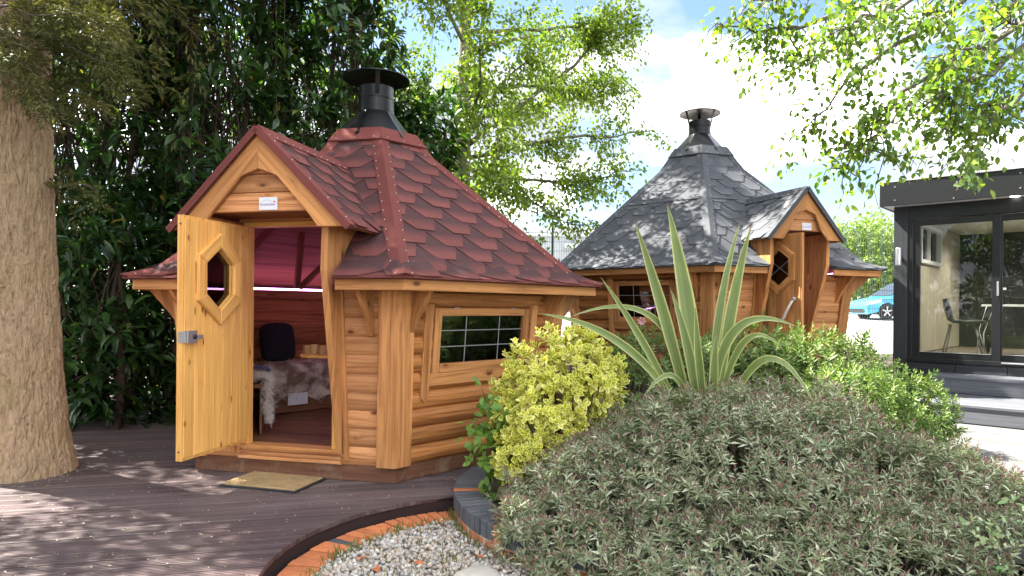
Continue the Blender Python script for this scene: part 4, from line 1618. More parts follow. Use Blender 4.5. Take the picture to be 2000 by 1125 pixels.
# ------------------------------------------------------------------ doormat
mat_ = empty('doormat', (-1.87, 5.335, 0.002), R(-16))
tag(mat_, 'worn beige coir doormat with black rubber edge in front of the open cabin door', 'doormat')
M['coir'] = plain('coir', (0.42, 0.30, 0.15), 0.95, nscale=12, namt=0.45, bump=0.01, bscale=150)
M['rubber'] = plain('rubber', (0.018, 0.019, 0.021), 0.7)
mw_, mh_ = 0.34, 0.215
prism('rubber_edge', (0, 0, 0), (1, 0, 0), (0, 1, 0), rect(-mw_, -mh_, mw_, mh_), 0.012, M['rubber'], mat_, ch=0.004)
prism('coir_pad', (0, 0, 0.0122), (1, 0, 0), (0, 1, 0), rect(-mw_ + 0.02, -mh_ + 0.02, mw_ - 0.02, mh_ - 0.02), 0.012, M['coir'], mat_, ch=0.004)
n = 9000
p = np.stack([rng.uniform(-mw_ + 0.02, mw_ - 0.02, n), rng.uniform(-mh_ + 0.02, mh_ - 0.02, n), np.full(n, 0.022)], 1)
d = rng.normal(0, 0.5, (n, 3)) + np.array([0, 0, 1.0])
d /= np.linalg.norm(d, axis=1)[:, None]
sd = np.cross(d, rng.normal(0, 1, (n, 3)))
sd /= np.linalg.norm(sd, axis=1)[:, None]
T = np.stack([p + sd * 0.0012, p - sd * 0.0012, p + d * rng.uniform(0.006, 0.014, (n, 1))], 1).reshape(-1, 3)
tag(link('coir_fibres', np_mesh('coir_fibres', T, np.arange(3 * n).reshape(n, 3), M['coir']), mat_), kind='stuff')

# ------------------------------------------------------------------ black garden room
GZ0 = 0.78
groom = empty('garden_room', (5.25, 9.30, 0), R(-43))
tag(groom, 'black clad garden office with large sliding glass doors and flat roof', 'garden room')
M['black_clad'] = wood('black_clad', (0.030, 0.034, 0.040), (0.017, 0.019, 0.023), knot=(0.012, 0.012, 0.014), rough=0.45, knots=0.2, gloss=0.5)
M['black_frame'] = plain('black_frame', (0.010, 0.0105, 0.012), 0.35, spec=0.5, namt=0.1)
M['fascia_black'] = plain('fascia_black', (0.016, 0.017, 0.018), 0.36, spec=0.4, nscale=2, namt=0.2)
M['beige_board'] = plain('beige_board', (0.52, 0.47, 0.38), 0.6, namt=0.06, objvar=0.08)
M['cream'] = plain('cream', (0.62, 0.60, 0.54), 0.6, namt=0.04)
M['charcoal'] = plain('charcoal', (0.022, 0.023, 0.025), 0.7, namt=0.2)
GL, GD = 4.2, 4.2
ZC = 2.84
# clad walls: front post, side wall of boards, back and far side
box('corner_board', 0, -0.02, 0.2, 0.17, 0.10, ZC, M['black_clad'], groom)
for q in range(30):
    z = 0.2 + q * 0.09
    if z > ZC - 0.05:
        break
    prism('side_cladding', (0.0, 0, z), (0, -1, 0), (0, 0, 1), rect(-GD, 0, -0.101, 0.088), 0.02, M['black_clad'], groom, ch=0.006)
prism('back_wall', (0, GD, 0.2), (1, 0, 0), (0, 0, 1), rect(0.02, 0, GL, ZC - 0.2), 0.1, M['charcoal'], groom)
prism('far_wall', (GL, 0, 0.2), (0, 1, 0), (0, 0, 1), rect(0, 0, GD, ZC - 0.2), 0.1, M['black_clad'], groom)
beam('floor_slab', (0.03, GD / 2, GZ0 - 0.06), (GL, GD / 2, GZ0 - 0.06), GD - 0.1, 0.10, plain('office_floor', (0.20, 0.17, 0.14), 0.5), groom, up=(0, 1, 0))
beam('ceiling', (0.03, GD / 2, ZC - 0.03), (GL, GD / 2, ZC - 0.03), GD - 0.1, 0.05, M['cream'], groom, up=(0, 1, 0))
# beige inner lining, vertical boards, with a small window
wy0, wy1, wz0, wz1 = 1.1, 2.35, 2.18, 2.66
y = 0.12
while y < GD - 0.1:
    yb_ = min(y + 0.098, GD - 0.02)
    segs = [(GZ0, ZC - 0.06)] if yb_ < wy0 or y > wy1 else [(GZ0, wz0 - 0.06), (wz1 + 0.06, ZC - 0.06)]
    for (za_, zb_) in segs:
        if zb_ - za_ > 0.03:
            prism('lining_board', (0.06, y, za_), (0, 1, 0), (0, 0, 1), rect(0, 0, yb_ - y - 0.004, zb_ - za_), 0.018, M['beige_board'], groom, grain=(0, 1), ch=0.006)
    y += 0.098
w = prism('window', (0.03, wy0, wz0), (0, 1, 0), (0, 0, 1), rect(0, -0.06, wy1 - wy0, -0.0), 0.09, M['white_paint'], groom)
for rc in (rect(0, wz1 - wz0, wy1 - wy0, wz1 - wz0 + 0.06), rect(-0.07, -0.06, 0, wz1 - wz0 + 0.06), rect(wy1 - wy0, -0.06, wy1 - wy0 + 0.07, wz1 - wz0 + 0.06), rect((wy1 - wy0) * 0.5 - 0.03, 0, (wy1 - wy0) * 0.5 + 0.03, wz1 - wz0)):
    prism('frame', (0.03, wy0, wz0), (0, 1, 0), (0, 0, 1), rc, 0.09 if rc[0][0] != (wy1 - wy0) * 0.5 - 0.03 else 0.06, M['white_paint'], w)
prism('pane', (0.05, wy0, wz0), (0, 1, 0), (0, 0, 1), rect(0, 0, wy1 - wy0, wz1 - wz0), 0.004, M['glass'], w, ch=0)
# sliding door frames
XF0 = 0.17
box('frame_head', XF0, -0.015, ZC - 0.20, GL, 0.10, ZC - 0.02, M['black_frame'], groom)
box('frame_cill', XF0, -0.03, GZ0 - 0.06, GL, 0.10, GZ0 - 0.002, M['black_frame'], groom)
box('frame_side', XF0, -0.012, GZ0, XF0 + 0.06, 0.10, ZC - 0.205, M['black_frame'], groom)
for (xa, xb, yo) in ((XF0 + 0.06, 1.20, 0.0), (1.13, 2.5, 0.045), (2.45, 4.1, 0.045)):
    lf = box('sliding_door', xa, yo, GZ0, xa + 0.085, yo + 0.04, ZC - 0.21, M['black_frame'], groom)
    box('stile', xb - 0.09, yo, GZ0, xb, yo + 0.04, ZC - 0.21, M['black_frame'], lf)
    box('rail', xa + 0.086, yo + 0.001, GZ0, xb - 0.091, yo + 0.039, GZ0 + 0.075, M['black_frame'], lf)
    box('rail', xa + 0.086, yo + 0.001, ZC - 0.29, xb - 0.091, yo + 0.039, ZC - 0.21, M['black_frame'], lf)
    box('pane', xa + 0.08, yo + 0.018, GZ0 + 0.07, xb - 0.08, yo + 0.022, ZC - 0.28, M['glass'], lf, ch=0)
    box('glazing_bead', xa + 0.086, yo - 0.003, GZ0 + 0.0755, xb - 0.091, yo + 0.004, GZ0 + 0.083, M['steel'], lf, ch=0.001)
box('handle', 1.165, -0.03, 1.60, 1.185, -0.001, 1.78, M['steel'], groom)
box('door_track', 1.22, -0.045, GZ0 - 0.03, GL, -0.031, GZ0 - 0.012, M['steel'], groom)
# roof with deep fascia and soffit
FZ0, FZ1 = 2.815, 3.135
for nm, a in (('fascia_board', (-0.11, -0.24, GL + 0.2, -0.22)),):
    box(nm, a[0], a[1], FZ0, a[2], a[3], FZ1, M['fascia_black'], groom)
prism('fascia_board', (-0.11, -0.219, FZ0), (0, -1, 0), (0, 0, 1), rect(-4.8, 0, 0, FZ1 - FZ0), 0.02, M['fascia_black'], groom)
beam('soffit', (-0.085, 2.14, FZ0 + 0.02), (GL + 0.1, 2.1, FZ0 + 0.02), 4.70, 0.02, M['white_paint'], groom, up=(0, 1, 0))
beam('roof_sheet', (-0.11, 2.16, FZ1 + 0.012), (GL + 0.2, 2.1, FZ1 + 0.012), 4.8, 0.02, plain('roof_trim', (0.5, 0.5, 0.5), 0.4), groom, up=(0, 1, 0))
for x in (0.05, 0.75, 1.4, 2.1):
    for z in (FZ0 + 0.06, FZ1 - 0.06):
        prism('screw', (x + random.uniform(-0.05, 0.05), -0.2404, z + random.uniform(-0.03, 0.03)), (1, 0, 0), (0, 0, 1), [(0.009 * math.cos(a), 0.009 * math.sin(a)) for a in np.linspace(0, 2 * math.pi, 9)[:-1]], 0.004, M['steel'], groom, ch=0.001)
for x in (1.35, 2.3):
    lathe('downlight', [(0.0, -0.004), (0.035, -0.004), (0.05, 0.0), (0.05, 0.008)], emit_mat('downlight_glow', (1.0, 0.97, 0.9), 1.2), groom, 16, (x, -0.10, FZ0 + 0.004))
M['spot_glow'] = emit_mat('spot_glow', (1.0, 0.93, 0.8), 6.0)
for (x, y) in ((0.8, 1.3), (1.9, 1.3), (3.2, 1.3), (0.8, 2.9), (1.9, 2.9), (3.2, 2.9)):
    lathe('ceiling_spot', [(0.0, -0.004), (0.04, -0.004), (0.045, 0.004)], M['spot_glow'], groom, 14, (x, y, ZC - 0.060))
for (x, y) in ((0.8, 1.3), (1.9, 1.3), (3.2, 1.3), (0.8, 2.9), (1.9, 2.9), (3.2, 2.9)):      # the lit ceiling spots
    ls_ = bpy.data.lights.new('ceiling_spot_light', 'SPOT')
    ls_.energy = 14.0
    ls_.spot_size = R(140)
    ls_.spot_blend = 0.8
    ls_.shadow_soft_size = 0.05
    ls_.color = (1.0, 0.90, 0.74)
    lo_ = bpy.data.objects.new('ceiling_spot_light', ls_)
    col.objects.link(lo_)
    lo_.parent = groom
    lo_.location = (x, y, ZC - 0.075)
# wall lamp
wl = lathe('wall_lamp', [(0.0, -0.12), (0.033, -0.12), (0.036, -0.11), (0.036, 0.11), (0.033, 0.12), (0.0, 0.12)], M['steel'], groom, 20, (0.075, -0.085, 2.14))
box('lamp_bracket', -0.015, 0.03, -0.02, 0.015, 0.062, 0.02, M['steel'], wl)
# plinth boards below the doors
for q in range(6):
    box('plinth_board', 0.18 + q * 0.55, -0.008, 0.2, 0.18 + q * 0.55 + 0.545, 0.02, GZ0 - 0.065, M['black_clad'], groom)
GM = groom.matrix_basis.copy()


def in_room(o):
    o.matrix_world = GM @ o.matrix_world
    return o


# chair inside
ch = empty('office_chair')
M['grey_fabric'] = plain('grey_fabric', (0.10, 0.105, 0.11), 0.8)
V, Fc = [], []
prof_c = [(0.0, 0.80, 0.20), (0.02, 0.66, 0.22), (0.06, 0.50, 0.225), (0.13, 0.455, 0.225), (0.30, 0.45, 0.23), (0.46, 0.455, 0.225), (0.50, 0.44, 0.20)]
for (x, z, w_) in prof_c:
    for yv in np.linspace(-1, 1, 7):
        bend = 0.035 * (yv ** 2) if z > 0.47 else 0.0
        V.append((x + bend, yv * w_, z + (0.015 * yv ** 2 if z < 0.47 else 0)))
for i in range(len(prof_c) - 1):
    for j in range(6):
        a = i * 7 + j
        Fc.append((a, a + 1, a + 8, a + 7))
sh = link('seat_shell', mesh('seat_shell', V, Fc, M['grey_fabric'], smooth=True), ch)
sd_ = sh.modifiers.new('solid', 'SOLIDIFY')
sd_.thickness = 0.035
for (sx, sy) in ((0.10, -0.12), (0.10, 0.12), (0.40, -0.12), (0.40, 0.12)):
    ex_ = sx + (0.11 if sx > 0.2 else -0.08)
    tubes('leg', [([(sx, sy, 0.435), (ex_, sy * 1.75, 0.0)], 0.011)], M['steel'], ch, 8)
ch.matrix_world = GM @ Matrix.Translation((0.40, 0.95, GZ0)) @ Matrix.Rotation(R(15), 4, 'Z')
tag(ch, 'grey shell chair with thin steel legs behind the sliding glass', 'chair')
dk = empty('desk')
prism('desk_top', (0, 0, 0.70), (1, 0, 0), (0, 1, 0), rect(0, 0, 1.5, 0.6), 0.03, M['white_paint'], dk)
for (x, y) in ((0.05, 0.05), (1.42, 0.05), (0.05, 0.52), (1.42, 0.52)):
    box('leg', x, y, 0, x + 0.04, y + 0.04, 0.70, M['iron'], dk)
prism('modesty_panel', (0.02, 0.02, 0.28), (1, 0, 0), (0, 0, 1), rect(0, 0, 0.38, 0.42), 0.02, M['charcoal'], dk)
dk.matrix_world = GM @ Matrix.Translation((0.75, 1.75, GZ0)) @ Matrix.Rotation(R(6), 4, 'Z')
tag(dk, 'white desk under the computer screen inside the garden office', 'desk')
mon = empty('computer_screen')
prism('screen_back', (-0.27, 0, 0.10), (1, 0, 0), (0, 0, 1), rect(0, 0, 0.54, 0.33), 0.035, M['iron'], mon, ch=0.01)
prism('label_plate', (-0.06, -0.0352, 0.22), (1, 0, 0), (0, 0, 1), rect(0, 0, 0.07, 0.035), 0.001, M['white_card'], mon, ch=0)
box('stand', -0.05, -0.02, 0.0, 0.05, 0.02, 0.12, M['iron'], mon)
prism('base', (-0.12, -0.1, 0.0), (1, 0, 0), (0, 1, 0), rect(0, 0, 0.24, 0.2), 0.012, M['iron'], mon)
mon.matrix_world = GM @ Matrix.Translation((0.99, 2.05, GZ0 + 0.731)) @ Matrix.Rotation(R(32), 4, 'Z')
tag(mon, 'black computer screen seen from behind inside the garden office', 'computer screen')
cb = tubes('cable', [([(1.0, 2.0, GZ0 + 0.735), (0.82, 1.72, GZ0 + 0.70), (0.74, 1.62, GZ0 + 0.35), (0.72, 1.6, GZ0 + 0.0)], 0.008), ([(1.06, 2.0, GZ0 + 0.735), (0.9, 1.70, GZ0 + 0.66), (0.80, 1.6, GZ0 + 0.3), (0.82, 1.55, GZ0 + 0.0)], 0.008)], M['white_paint'], None)
cb.matrix_world = GM
tag(cb, 'pale cables drooping from the desk inside the garden office', 'cable')
# steps and lower deck in front of the room
M['grey_comp'] = wood('grey_comp', (0.125, 0.13, 0.145), (0.075, 0.078, 0.09), knot=(0.06, 0.06, 0.065), knots=0.15, rough=0.5)
M['pale_comp'] = wood('pale_comp', (0.16, 0.155, 0.152), (0.10, 0.098, 0.096), knot=(0.2, 0.2, 0.2), knots=0.1, rough=0.6)


def step_block(name, label, x0, x1, y0, y1, ztop, zbot, nb_):
    s = empty(name)
    bw_ = (y1 - y0) / nb_
    for q in range(nb_):
        prism('tread_board', (x0, y0 + q * bw_, ztop - 0.028), (1, 0, 0), (0, 1, 0), rect(0, 0, x1 - x0, bw_ - 0.005), 0.028, M['grey_comp'], s)
    box('riser_board', x0, y0 + 0.012, zbot, x1, y0 + 0.035, ztop - 0.029, M['grey_comp'], s)
    prism('end_board', (x0 + 0.012, y1, zbot), (0, -1, 0), (0, 0, 1), rect(0, 0, y1 - y0 - 0.036, ztop - 0.029 - zbot), 0.02, M['grey_comp'], s)
    s.matrix_world = GM
    return tag(s, label, 'step', 'composite steps of the garden office')


step_block('step', 'upper dark grey composite step directly below the sliding glass doors', 0.55, 4.2, -0.62, -0.012, 0.60, 0.40, 4)
step_block('step', 'wide lower dark grey composite step in front of the garden office', 0.25, 4.6, -1.75, -0.63, 0.40, 0.20, 8)
dm = prism('doormat', (1.55, -0.42, 0.601), (1, 0, 0), (0, 1, 0), rect(0, 0, 0.75, 0.4), 0.014, plain('orange_coir', (0.52, 0.28, 0.10), 0.95, nscale=40, namt=0.3))
in_room(dm)
tag(dm, 'orange brown doormat on the upper step of the garden office', 'doormat')
patio = empty('patio')
tag(patio, kind='structure')
for q in range(30):
    xs_ = 0.0 if q < 15 else 1.7
    prism('patio_board', (xs_, -1.76 - (q + 1) * 0.15, 0.17), (1, 0, 0), (0, 1, 0), rect(0, 0, 5.6 - xs_, 0.145), 0.026, M['pale_comp'], patio)
patio.matrix_world = GM

# ------------------------------------------------------------------ wire mesh fence
M['fence_green'] = plain('fence_green', (0.02, 0.10, 0.075), 0.5)
M['fence_wire'] = plain('fence_wire', (0.075, 0.10, 0.105), 0.45, metal=0.2)
fence = empty('mesh_fence', (6.0, 14.8, 0.4))
fence.location = (0, 0, 0)
tag(fence, 'tall green wire mesh fence along the car park behind the cabins', 'fence')
FY, FT = 14.8, 3.24


def fence_panel_mesh():
    V, Fc = [], []

    def bar(x0, x1, y, z0, z1, t):
        b = len(V)
        for (x, z) in ((x0, z0), (x1, z0), (x1, z1), (x0, z1)):
            V.append((x, y - t, z))
        for (x, z) in ((x0, z0), (x1, z0), (x1, z1), (x0, z1)):
            V.append((x, y + t, z))
        Fc.extend([(b, b + 1, b + 2, b + 3), (b + 4, b + 5, b + 6, b + 7)] + [(b + i, b + (i + 1) % 4, b + 4 + (i + 1) % 4, b + 4 + i) for i in range(4)])
    x = 0.02
    while x < 2.5:
        bar(x - 0.003, x + 0.003, 0, 0, 2.80, 0.003)
        x += 0.052
    z = 0.03
    while z < 2.8:
        bar(0, 2.5, 0.006, z - 0.0035, z + 0.0035, 0.003)
        z += 0.2
    return mesh('mesh_panel', V, Fc, M['fence_wire'])


fpm = fence_panel_mesh()
for q in range(9):
    x = -4.2 + q * 2.55
    zf = 0.42
    o = link('mesh_panel', fpm, fence, (x, FY, zf))
    box('post', x - 0.05, FY - 0.025, zf - 0.2, x, FY + 0.035, FT + 0.03, M['fence_green'], fence)

# ------------------------------------------------------------------ industrial building behind the fence
M['pale_clad'] = plain('pale_clad', (0.42, 0.45, 0.46), 0.5, nscale=0.7, namt=0.08)
M['clad_trim'] = plain('clad_trim', (0.62, 0.64, 0.65), 0.4)
ib = empty('industrial_building', (-6, 34, 1.1))
tag(ib, 'pale grey metal clad industrial building behind the mesh fence', 'building')
x = 0.0
while x < 13:
    box('cladding_panel', x, 0, 0, x + 0.98, 0.06, 3.9, M['pale_clad'], ib, ch=0.012)
    x += 1.0
box('eaves_trim', -0.2, -0.12, 3.9, 13.2, 0.10, 4.32, M['clad_trim'], ib)
prism('roof', (-0.2, 0.0, 4.32), (1, 0, 0), (0, 0.99, 0.08), rect(0, 0, 13.4, 16), 0.05, M['clad_trim'], ib)
box('end_wall', -0.1, 0.061, 0, 12.99, 12, 3.9, M['pale_clad'], ib)
box('floodlight', 8.6, -0.5, 3.3, 9.2, -0.13, 3.5, M['clad_trim'], ib)

# ------------------------------------------------------------------ cars
M['car_glass'] = plain('car_glass', (0.035, 0.045, 0.05), 0.06, spec=0.8, namt=0.1)
M['tyre'] = plain('tyre', (0.015, 0.015, 0.016), 0.8)
M['alloy'] = plain('alloy', (0.55, 0.56, 0.58), 0.3, 0.7)
M['lamp_glass'] = plain('lamp_glass', (0.7, 0.73, 0.76), 0.1, spec=0.8, namt=0.1)


def car(label, loc, rz, paint):
    """front at -x, side profile in x/z, tumblehome in y"""
    root = empty('parked_car', loc, rz)
    tag(root, label, 'car', 'cars in the car park')
    Wd = 0.86
    wheels = (-1.27, 1.28)
    wr = 0.315

    def arch(cx):
        return [(cx + (wr + 0.06) * math.cos(a), 0.30 + (wr + 0.06) * math.sin(a)) for a in np.linspace(math.pi, 0, 11) if 0.30 + (wr + 0.06) * math.sin(a) > 0.2]
    low = [(-2.02, 0.32), (-1.98, 0.2)] + [(x, max(z, 0.2)) for x, z in arch(wheels[0])] + [(x, max(z, 0.2)) for x, z in arch(wheels[1])] + \
          [(2.0, 0.22), (2.05, 0.45), (2.02, 0.85), (1.95, 0.95), (0.9, 0.98), (-0.95, 0.93), (-1.45, 0.83), (-1.85, 0.70), (-2.03, 0.55)]
    V, Fc = [], []
    n = len(low)
    lay = ((-Wd, 0.97), (-Wd + 0.03, 1.0), (Wd - 0.03, 1.0), (Wd, 0.97))
    for (y, s_) in lay:
        for (x, z) in low:
            nose = max(0.0, (abs(x) - 1.5) / 0.55) ** 2 * 0.20
            yy = y * (1 - nose) * (1.0 if z < 0.75 else 0.965)
            V.append((x * (1 if s_ == 1 else 0.995), yy, z if s_ == 1 else 0.5 + (z - 0.5) * 0.985))
    for r_ in range(3):
        for i in range(n):
            j = (i + 1) % n
            Fc.append((r_ * n + i, r_ * n + j, (r_ + 1) * n + j, (r_ + 1) * n + i))
    Fc += [tuple(range(n)), tuple(range(3 * n, 4 * n))]
    link('body', mesh('body', V, Fc, paint), root)
    # greenhouse
    gp = [(-1.05, 0.92), (-0.30, 1.46), (0.05, 1.53), (1.0, 1.53), (1.55, 1.44), (1.92, 0.95)]
    wb, wtp = 0.82, 0.62
    V = []
    for sg in (-1, 1):
        for (x, z) in gp:
            t = (z - 0.92) / 0.61
            V.append((x, sg * (wb + (wtp - wb) * t), z))
    Fc = [tuple(range(6)), tuple(range(6, 12))] + [(i, i + 1, i + 7, i + 6) for i in range(5)]
    link('roof', mesh('roof', V, Fc, paint), root)

    def pane(name, pts, sg=None):
        V = []
        for (x, z) in pts:
            t = (z - 0.92) / 0.61
            V.append((x, sg * (wb + (wtp - wb) * t + 0.006), z))
        return link(name, mesh(name, V, [tuple(range(len(pts)))], M['car_glass']), root)
    for sg in (-1, 1):
        pane('side_window', [(-0.78, 0.98), (-0.20, 1.41), (0.28, 1.45), (0.28, 0.98)], sg)
        pane('side_window', [(0.34, 0.98), (0.34, 1.45), (1.05, 1.45), (1.12, 0.98)], sg)
        pane('side_window', [(1.18, 0.98), (1.12, 1.44), (1.42, 1.40), (1.62, 0.98)], sg)
        V = [(-0.72, sg * 0.84, 0.98), (-0.50, sg * 0.84, 0.98), (-0.50, sg * 1.0, 1.0), (-0.66, sg * 1.0, 1.0), (-0.70, sg * 0.84, 1.12), (-0.52, sg * 0.84, 1.14), (-0.53, sg * 0.99, 1.12), (-0.64, sg * 0.99, 1.11)]
        link('mirror', mesh('mirror', V, [(0, 1, 2, 3), (4, 5, 6, 7), (0, 1, 5, 4), (1, 2, 6, 5), (2, 3, 7, 6), (3, 0, 4, 7)], paint), root)
        hl = [(-2.0, 0.60), (-1.93, 0.70), (-1.50, 0.80), (-1.48, 0.72), (-1.85, 0.60)]
        V = []
        for (x, z) in hl:
            nose = max(0.0, (abs(x) - 1.5) / 0.55) ** 2 * 0.20
            V.append((x - 0.012, sg * (Wd * (1 - nose) + 0.006), z))
        link('headlight', mesh('headlight', V, [tuple(range(5))], M['lamp_glass']), root)
        V = [(0.30, sg * (Wd + 0.003), 0.25), (0.312, sg * (Wd + 0.003), 0.25), (0.312, sg * (Wd + 0.003), 0.9), (0.30, sg * (Wd + 0.003), 0.9)]
        link('door_gap', mesh('door_gap', V, [(0, 1, 2, 3)], M['iron']), root)
        for wx in wheels:
            wv = lathe('wheel', [(wr * 0.66, -0.09), (wr, -0.07), (wr, 0.07), (wr * 0.66, 0.09)], M['tyre'], root, 28, (wx, sg * (Wd - 0.10), wr))
            wv.rotation_euler = (R(-90) * sg, 0, 0)
            lathe('rim', [(wr * 0.68, 0.088), (wr * 0.60, 0.07), (wr * 0.52, 0.03), (0.0, 0.02)], M['tyre'], wv, 28)
            for k_ in range(5):
                a = 2 * math.pi * k_ / 5 + 0.3
                beam('spoke', (0.02 * math.cos(a), 0.02 * math.sin(a), 0.082), (wr * 0.66 * math.cos(a), wr * 0.66 * math.sin(a), 0.088), 0.055, 0.02, M['alloy'], wv, up=(-math.sin(a), math.cos(a), 0))
    V = [(-1.02, -0.76, 0.955), (-1.02, 0.76, 0.955), (-0.32, 0.60, 1.45), (-0.32, -0.60, 1.45)]
    V = [(x - 0.02, y, z + 0.012) for x, y, z in V]
    link('windscreen', mesh('windscreen', V, [(0, 1, 2, 3)], M['car_glass']), root)
    V = [(-2.045, -0.55, 0.26), (-2.045, 0.55, 0.26), (-2.055, 0.52, 0.42), (-2.055, -0.52, 0.42)]
    link('grille', mesh('grille', V, [(0, 1, 2, 3)], M['iron']), root)
    return root


M['blue_paint'] = plain('blue_paint', (0.055, 0.36, 0.55), 0.25, spec=0.6, namt=0.05, coat=0.6)
M['dark_paint'] = plain('dark_paint', (0.03, 0.035, 0.045), 0.25, spec=0.6, namt=0.05, coat=0.6)
p = at_y(1672, 620, 28.0)
gz_ = float(ground_h(np.array(p.x), np.array(28.0))) + 0.02
car('light blue small family car parked beyond the fence beside the garden office', (p.x + 2.0, 28.0, gz_), R(3), M['blue_paint'])
p = at_y(1232, 592, 30.0)
gz_ = float(ground_h(np.array(p.x), np.array(30.0))) + 0.02
car('dark car glimpsed through the window of the charcoal roofed cabin', (p.x - 0.6, 30.0, gz_), R(180), M['dark_paint'])
# street lamp far behind the garden room
lp = empty('street_lamp', (0, 0, 0))
p = at_y(1859, 345, 38.0)
tubes('column', [([(p.x, 38, 1.1), (p.x, 38, p.z + 0.7)], 0.045)], M['steel'], lp, 8)
beam('lamp_head', (p.x - 0.05, 38, p.z + 0.72), (p.x + 0.75, 38, p.z + 0.80), 0.10, 0.2, M['steel'], lp)
tag(lp, 'slim grey street lamp rising far behind the garden office roof', 'street lamp')

# ------------------------------------------------------------------ vegetation helpers
def leaf_template(kind):
    if kind == 'broad':       # laurel: folded, arched blade
        v = np.array([(0, 0, 0), (0.16, 0.22, 0.035), (0.16, -0.22, 0.035), (0.45, 0.5, 0.07), (0.45, -0.5, 0.07), (0.42, 0, -0.01),
                      (0.76, 0.34, 0.02), (0.76, -0.34, 0.02), (0.75, 0, -0.06), (1.0, 0, -0.16)], float)
        f = [(0, 2, 5), (0, 5, 1), (2, 4, 5), (1, 5, 3), (5, 4, 7), (5, 7, 8), (3, 5, 8), (3, 8, 6), (8, 7, 9), (6, 8, 9)]
    elif kind == 'oval':
        v = np.array([(0, 0, 0), (0.30, 0.42, 0.06), (0.30, -0.42, 0.06), (0.5, 0, -0.01), (0.68, 0.36, 0.03), (0.68, -0.36, 0.03), (1.0, 0, -0.10)], float)
        f = [(0, 2, 3), (0, 3, 1), (2, 5, 3), (1, 3, 4), (3, 5, 6), (3, 6, 4)]
    elif kind == 'lance':
        v = np.array([(0, 0, 0), (0.45, 0.5, 0.10), (0.45, -0.5, 0.10), (1.0, 0, 0.0), (0.5, 0, -0.02)], float)
        f = [(0, 2, 4), (0, 4, 1), (2, 3, 4), (4, 3, 1)]
    else:                     # 'small'
        v = np.array([(0, 0, 0), (0.45, 0.5, 0.07), (1.0, 0, -0.04), (0.45, -0.5, 0.07)], float)
        f = [(0, 2, 1), (0, 3, 2)]
    return v, np.array(f)


def unit(a):
    return a / np.maximum(np.linalg.norm(a, axis=-1, keepdims=True), 1e-9)


def frames(d, up):
    """columns: along the leaf, across, normal"""
    x = unit(d)
    y = unit(np.cross(up, x))
    z = np.cross(x, y)
    return x, y, z


def leaves_arrays(pos, d, up, L, W, kind):
    v, f = leaf_template(kind)
    x, y, z = frames(d, up)
    V = pos[:, None] + x[:, None] * (v[None, :, 0:1] * L[:, None, None]) + y[:, None] * (v[None, :, 1:2] * W[:, None, None]) + z[:, None] * (v[None, :, 2:3] * L[:, None, None])
    Fv = f[None] + (np.arange(len(pos)) * len(v))[:, None, None]
    return V.reshape(-1, 3), Fv.reshape(-1, 3), len(v)


def in_frame(pos, pad=0.0):
    y = np.maximum(pos[:, 1], 0.1)
    sx = 1000 + F * pos[:, 0] / y
    sy = HOR - F * (pos[:, 2] - H) / y
    return (sx > -pad) & (sx < 2000 + pad) & (sy > -pad) & (sy < 1125 + pad) & (pos[:, 1] > 0.3)


def foliage(parent, pos, d, up, L, W, kind, mat, singles=0, name='leaf', mass='foliage', rnd=None):
    """the leaves that show largest become objects of their own, the rest one mass"""
    n = len(pos)
    if rnd is None:
        rnd = rng.uniform(0, 1, n)
    pick = np.zeros(n, bool)
    if singles:
        vis = in_frame(pos, -10)
        score = np.where(vis, L / np.maximum(pos[:, 1], 0.2), -1)
        pick[np.argsort(-score)[:singles]] = True
        pick &= vis
        v, f = leaf_template(kind)
        base = np_mesh(name, v * np.array([1, 1, 1]), f, mat, smooth=True)
        x, y, z = frames(d, up)
        for i in np.nonzero(pick)[0]:
            o = bpy.data.objects.new(name, base)
            col.objects.link(o)
            o.parent = parent
            m = Matrix.Identity(4)
            for r_ in range(3):
                m[r_][0], m[r_][1], m[r_][2], m[r_][3] = x[i][r_] * L[i], y[i][r_] * W[i], z[i][r_] * L[i], pos[i][r_]
            o.matrix_local = m
    k = ~pick
    V, Fv, nv = leaves_arrays(pos[k], d[k], up[k], L[k], W[k], kind)
    o = link(mass, np_mesh(mass, V, Fv, mat, rnd=np.repeat(rnd[k], nv), smooth=kind in ('broad', 'oval')), parent)
    tag(o, kind='stuff')
    return o


def wander(p, q, n, amp, sag=0.0):
    p, q = np.array(p, float), np.array(q, float)
    t = np.linspace(0, 1, n)[:, None]
    pts = p + (q - p) * t
    ph = rng.uniform(0, 6.28, 3)
    pts += amp * np.sin(t * math.pi) * np.stack([np.sin(t[:, 0] * 5 + ph[0]), np.sin(t[:, 0] * 4 + ph[1]), np.sin(t[:, 0] * 6 + ph[2])], 1)
    pts[:, 2] -= sag * (t[:, 0] ** 2)
    return pts


def bark_mat(name, a, b, sx=14.0, sz=2.5):
    nt = NT(name)
    tcn = nt.n('ShaderNodeTexCoord').outputs['Object']
    f = nt.noise(scaled(nt, tcn, sx, sx, sz), 1.0, 8, 0.72, 0.8).outputs['Fac']
    fv = nt.noise(scaled(nt, tcn, sx * 2.4, sx * 2.4, sz * 2.6), 1.0, 6, 0.7, 1.2).outputs['Fac']
    f = nt.math('ADD', nt.math('MULTIPLY', f, 0.55), nt.math('MULTIPLY', fv, 0.45))
    f2 = nt.noise(tcn, 2.2, 5, 0.6).outputs['Fac']
    c = nt.ramp(f, [(0.36, b), (0.50, a), (0.64, tuple(min(1, x * 1.3) for x in a))])
    c = nt.mix(nt.ramp(f2, [(0.4, 0.0), (0.75, 0.5)]), c, (a[0] * 0.75, a[1] * 0.85, a[2] * 0.55))
    return nt.done(nt.bsdf(c, 0.9, spec=0.2, normal=nt.bump(f, 0.045, 1.0)))


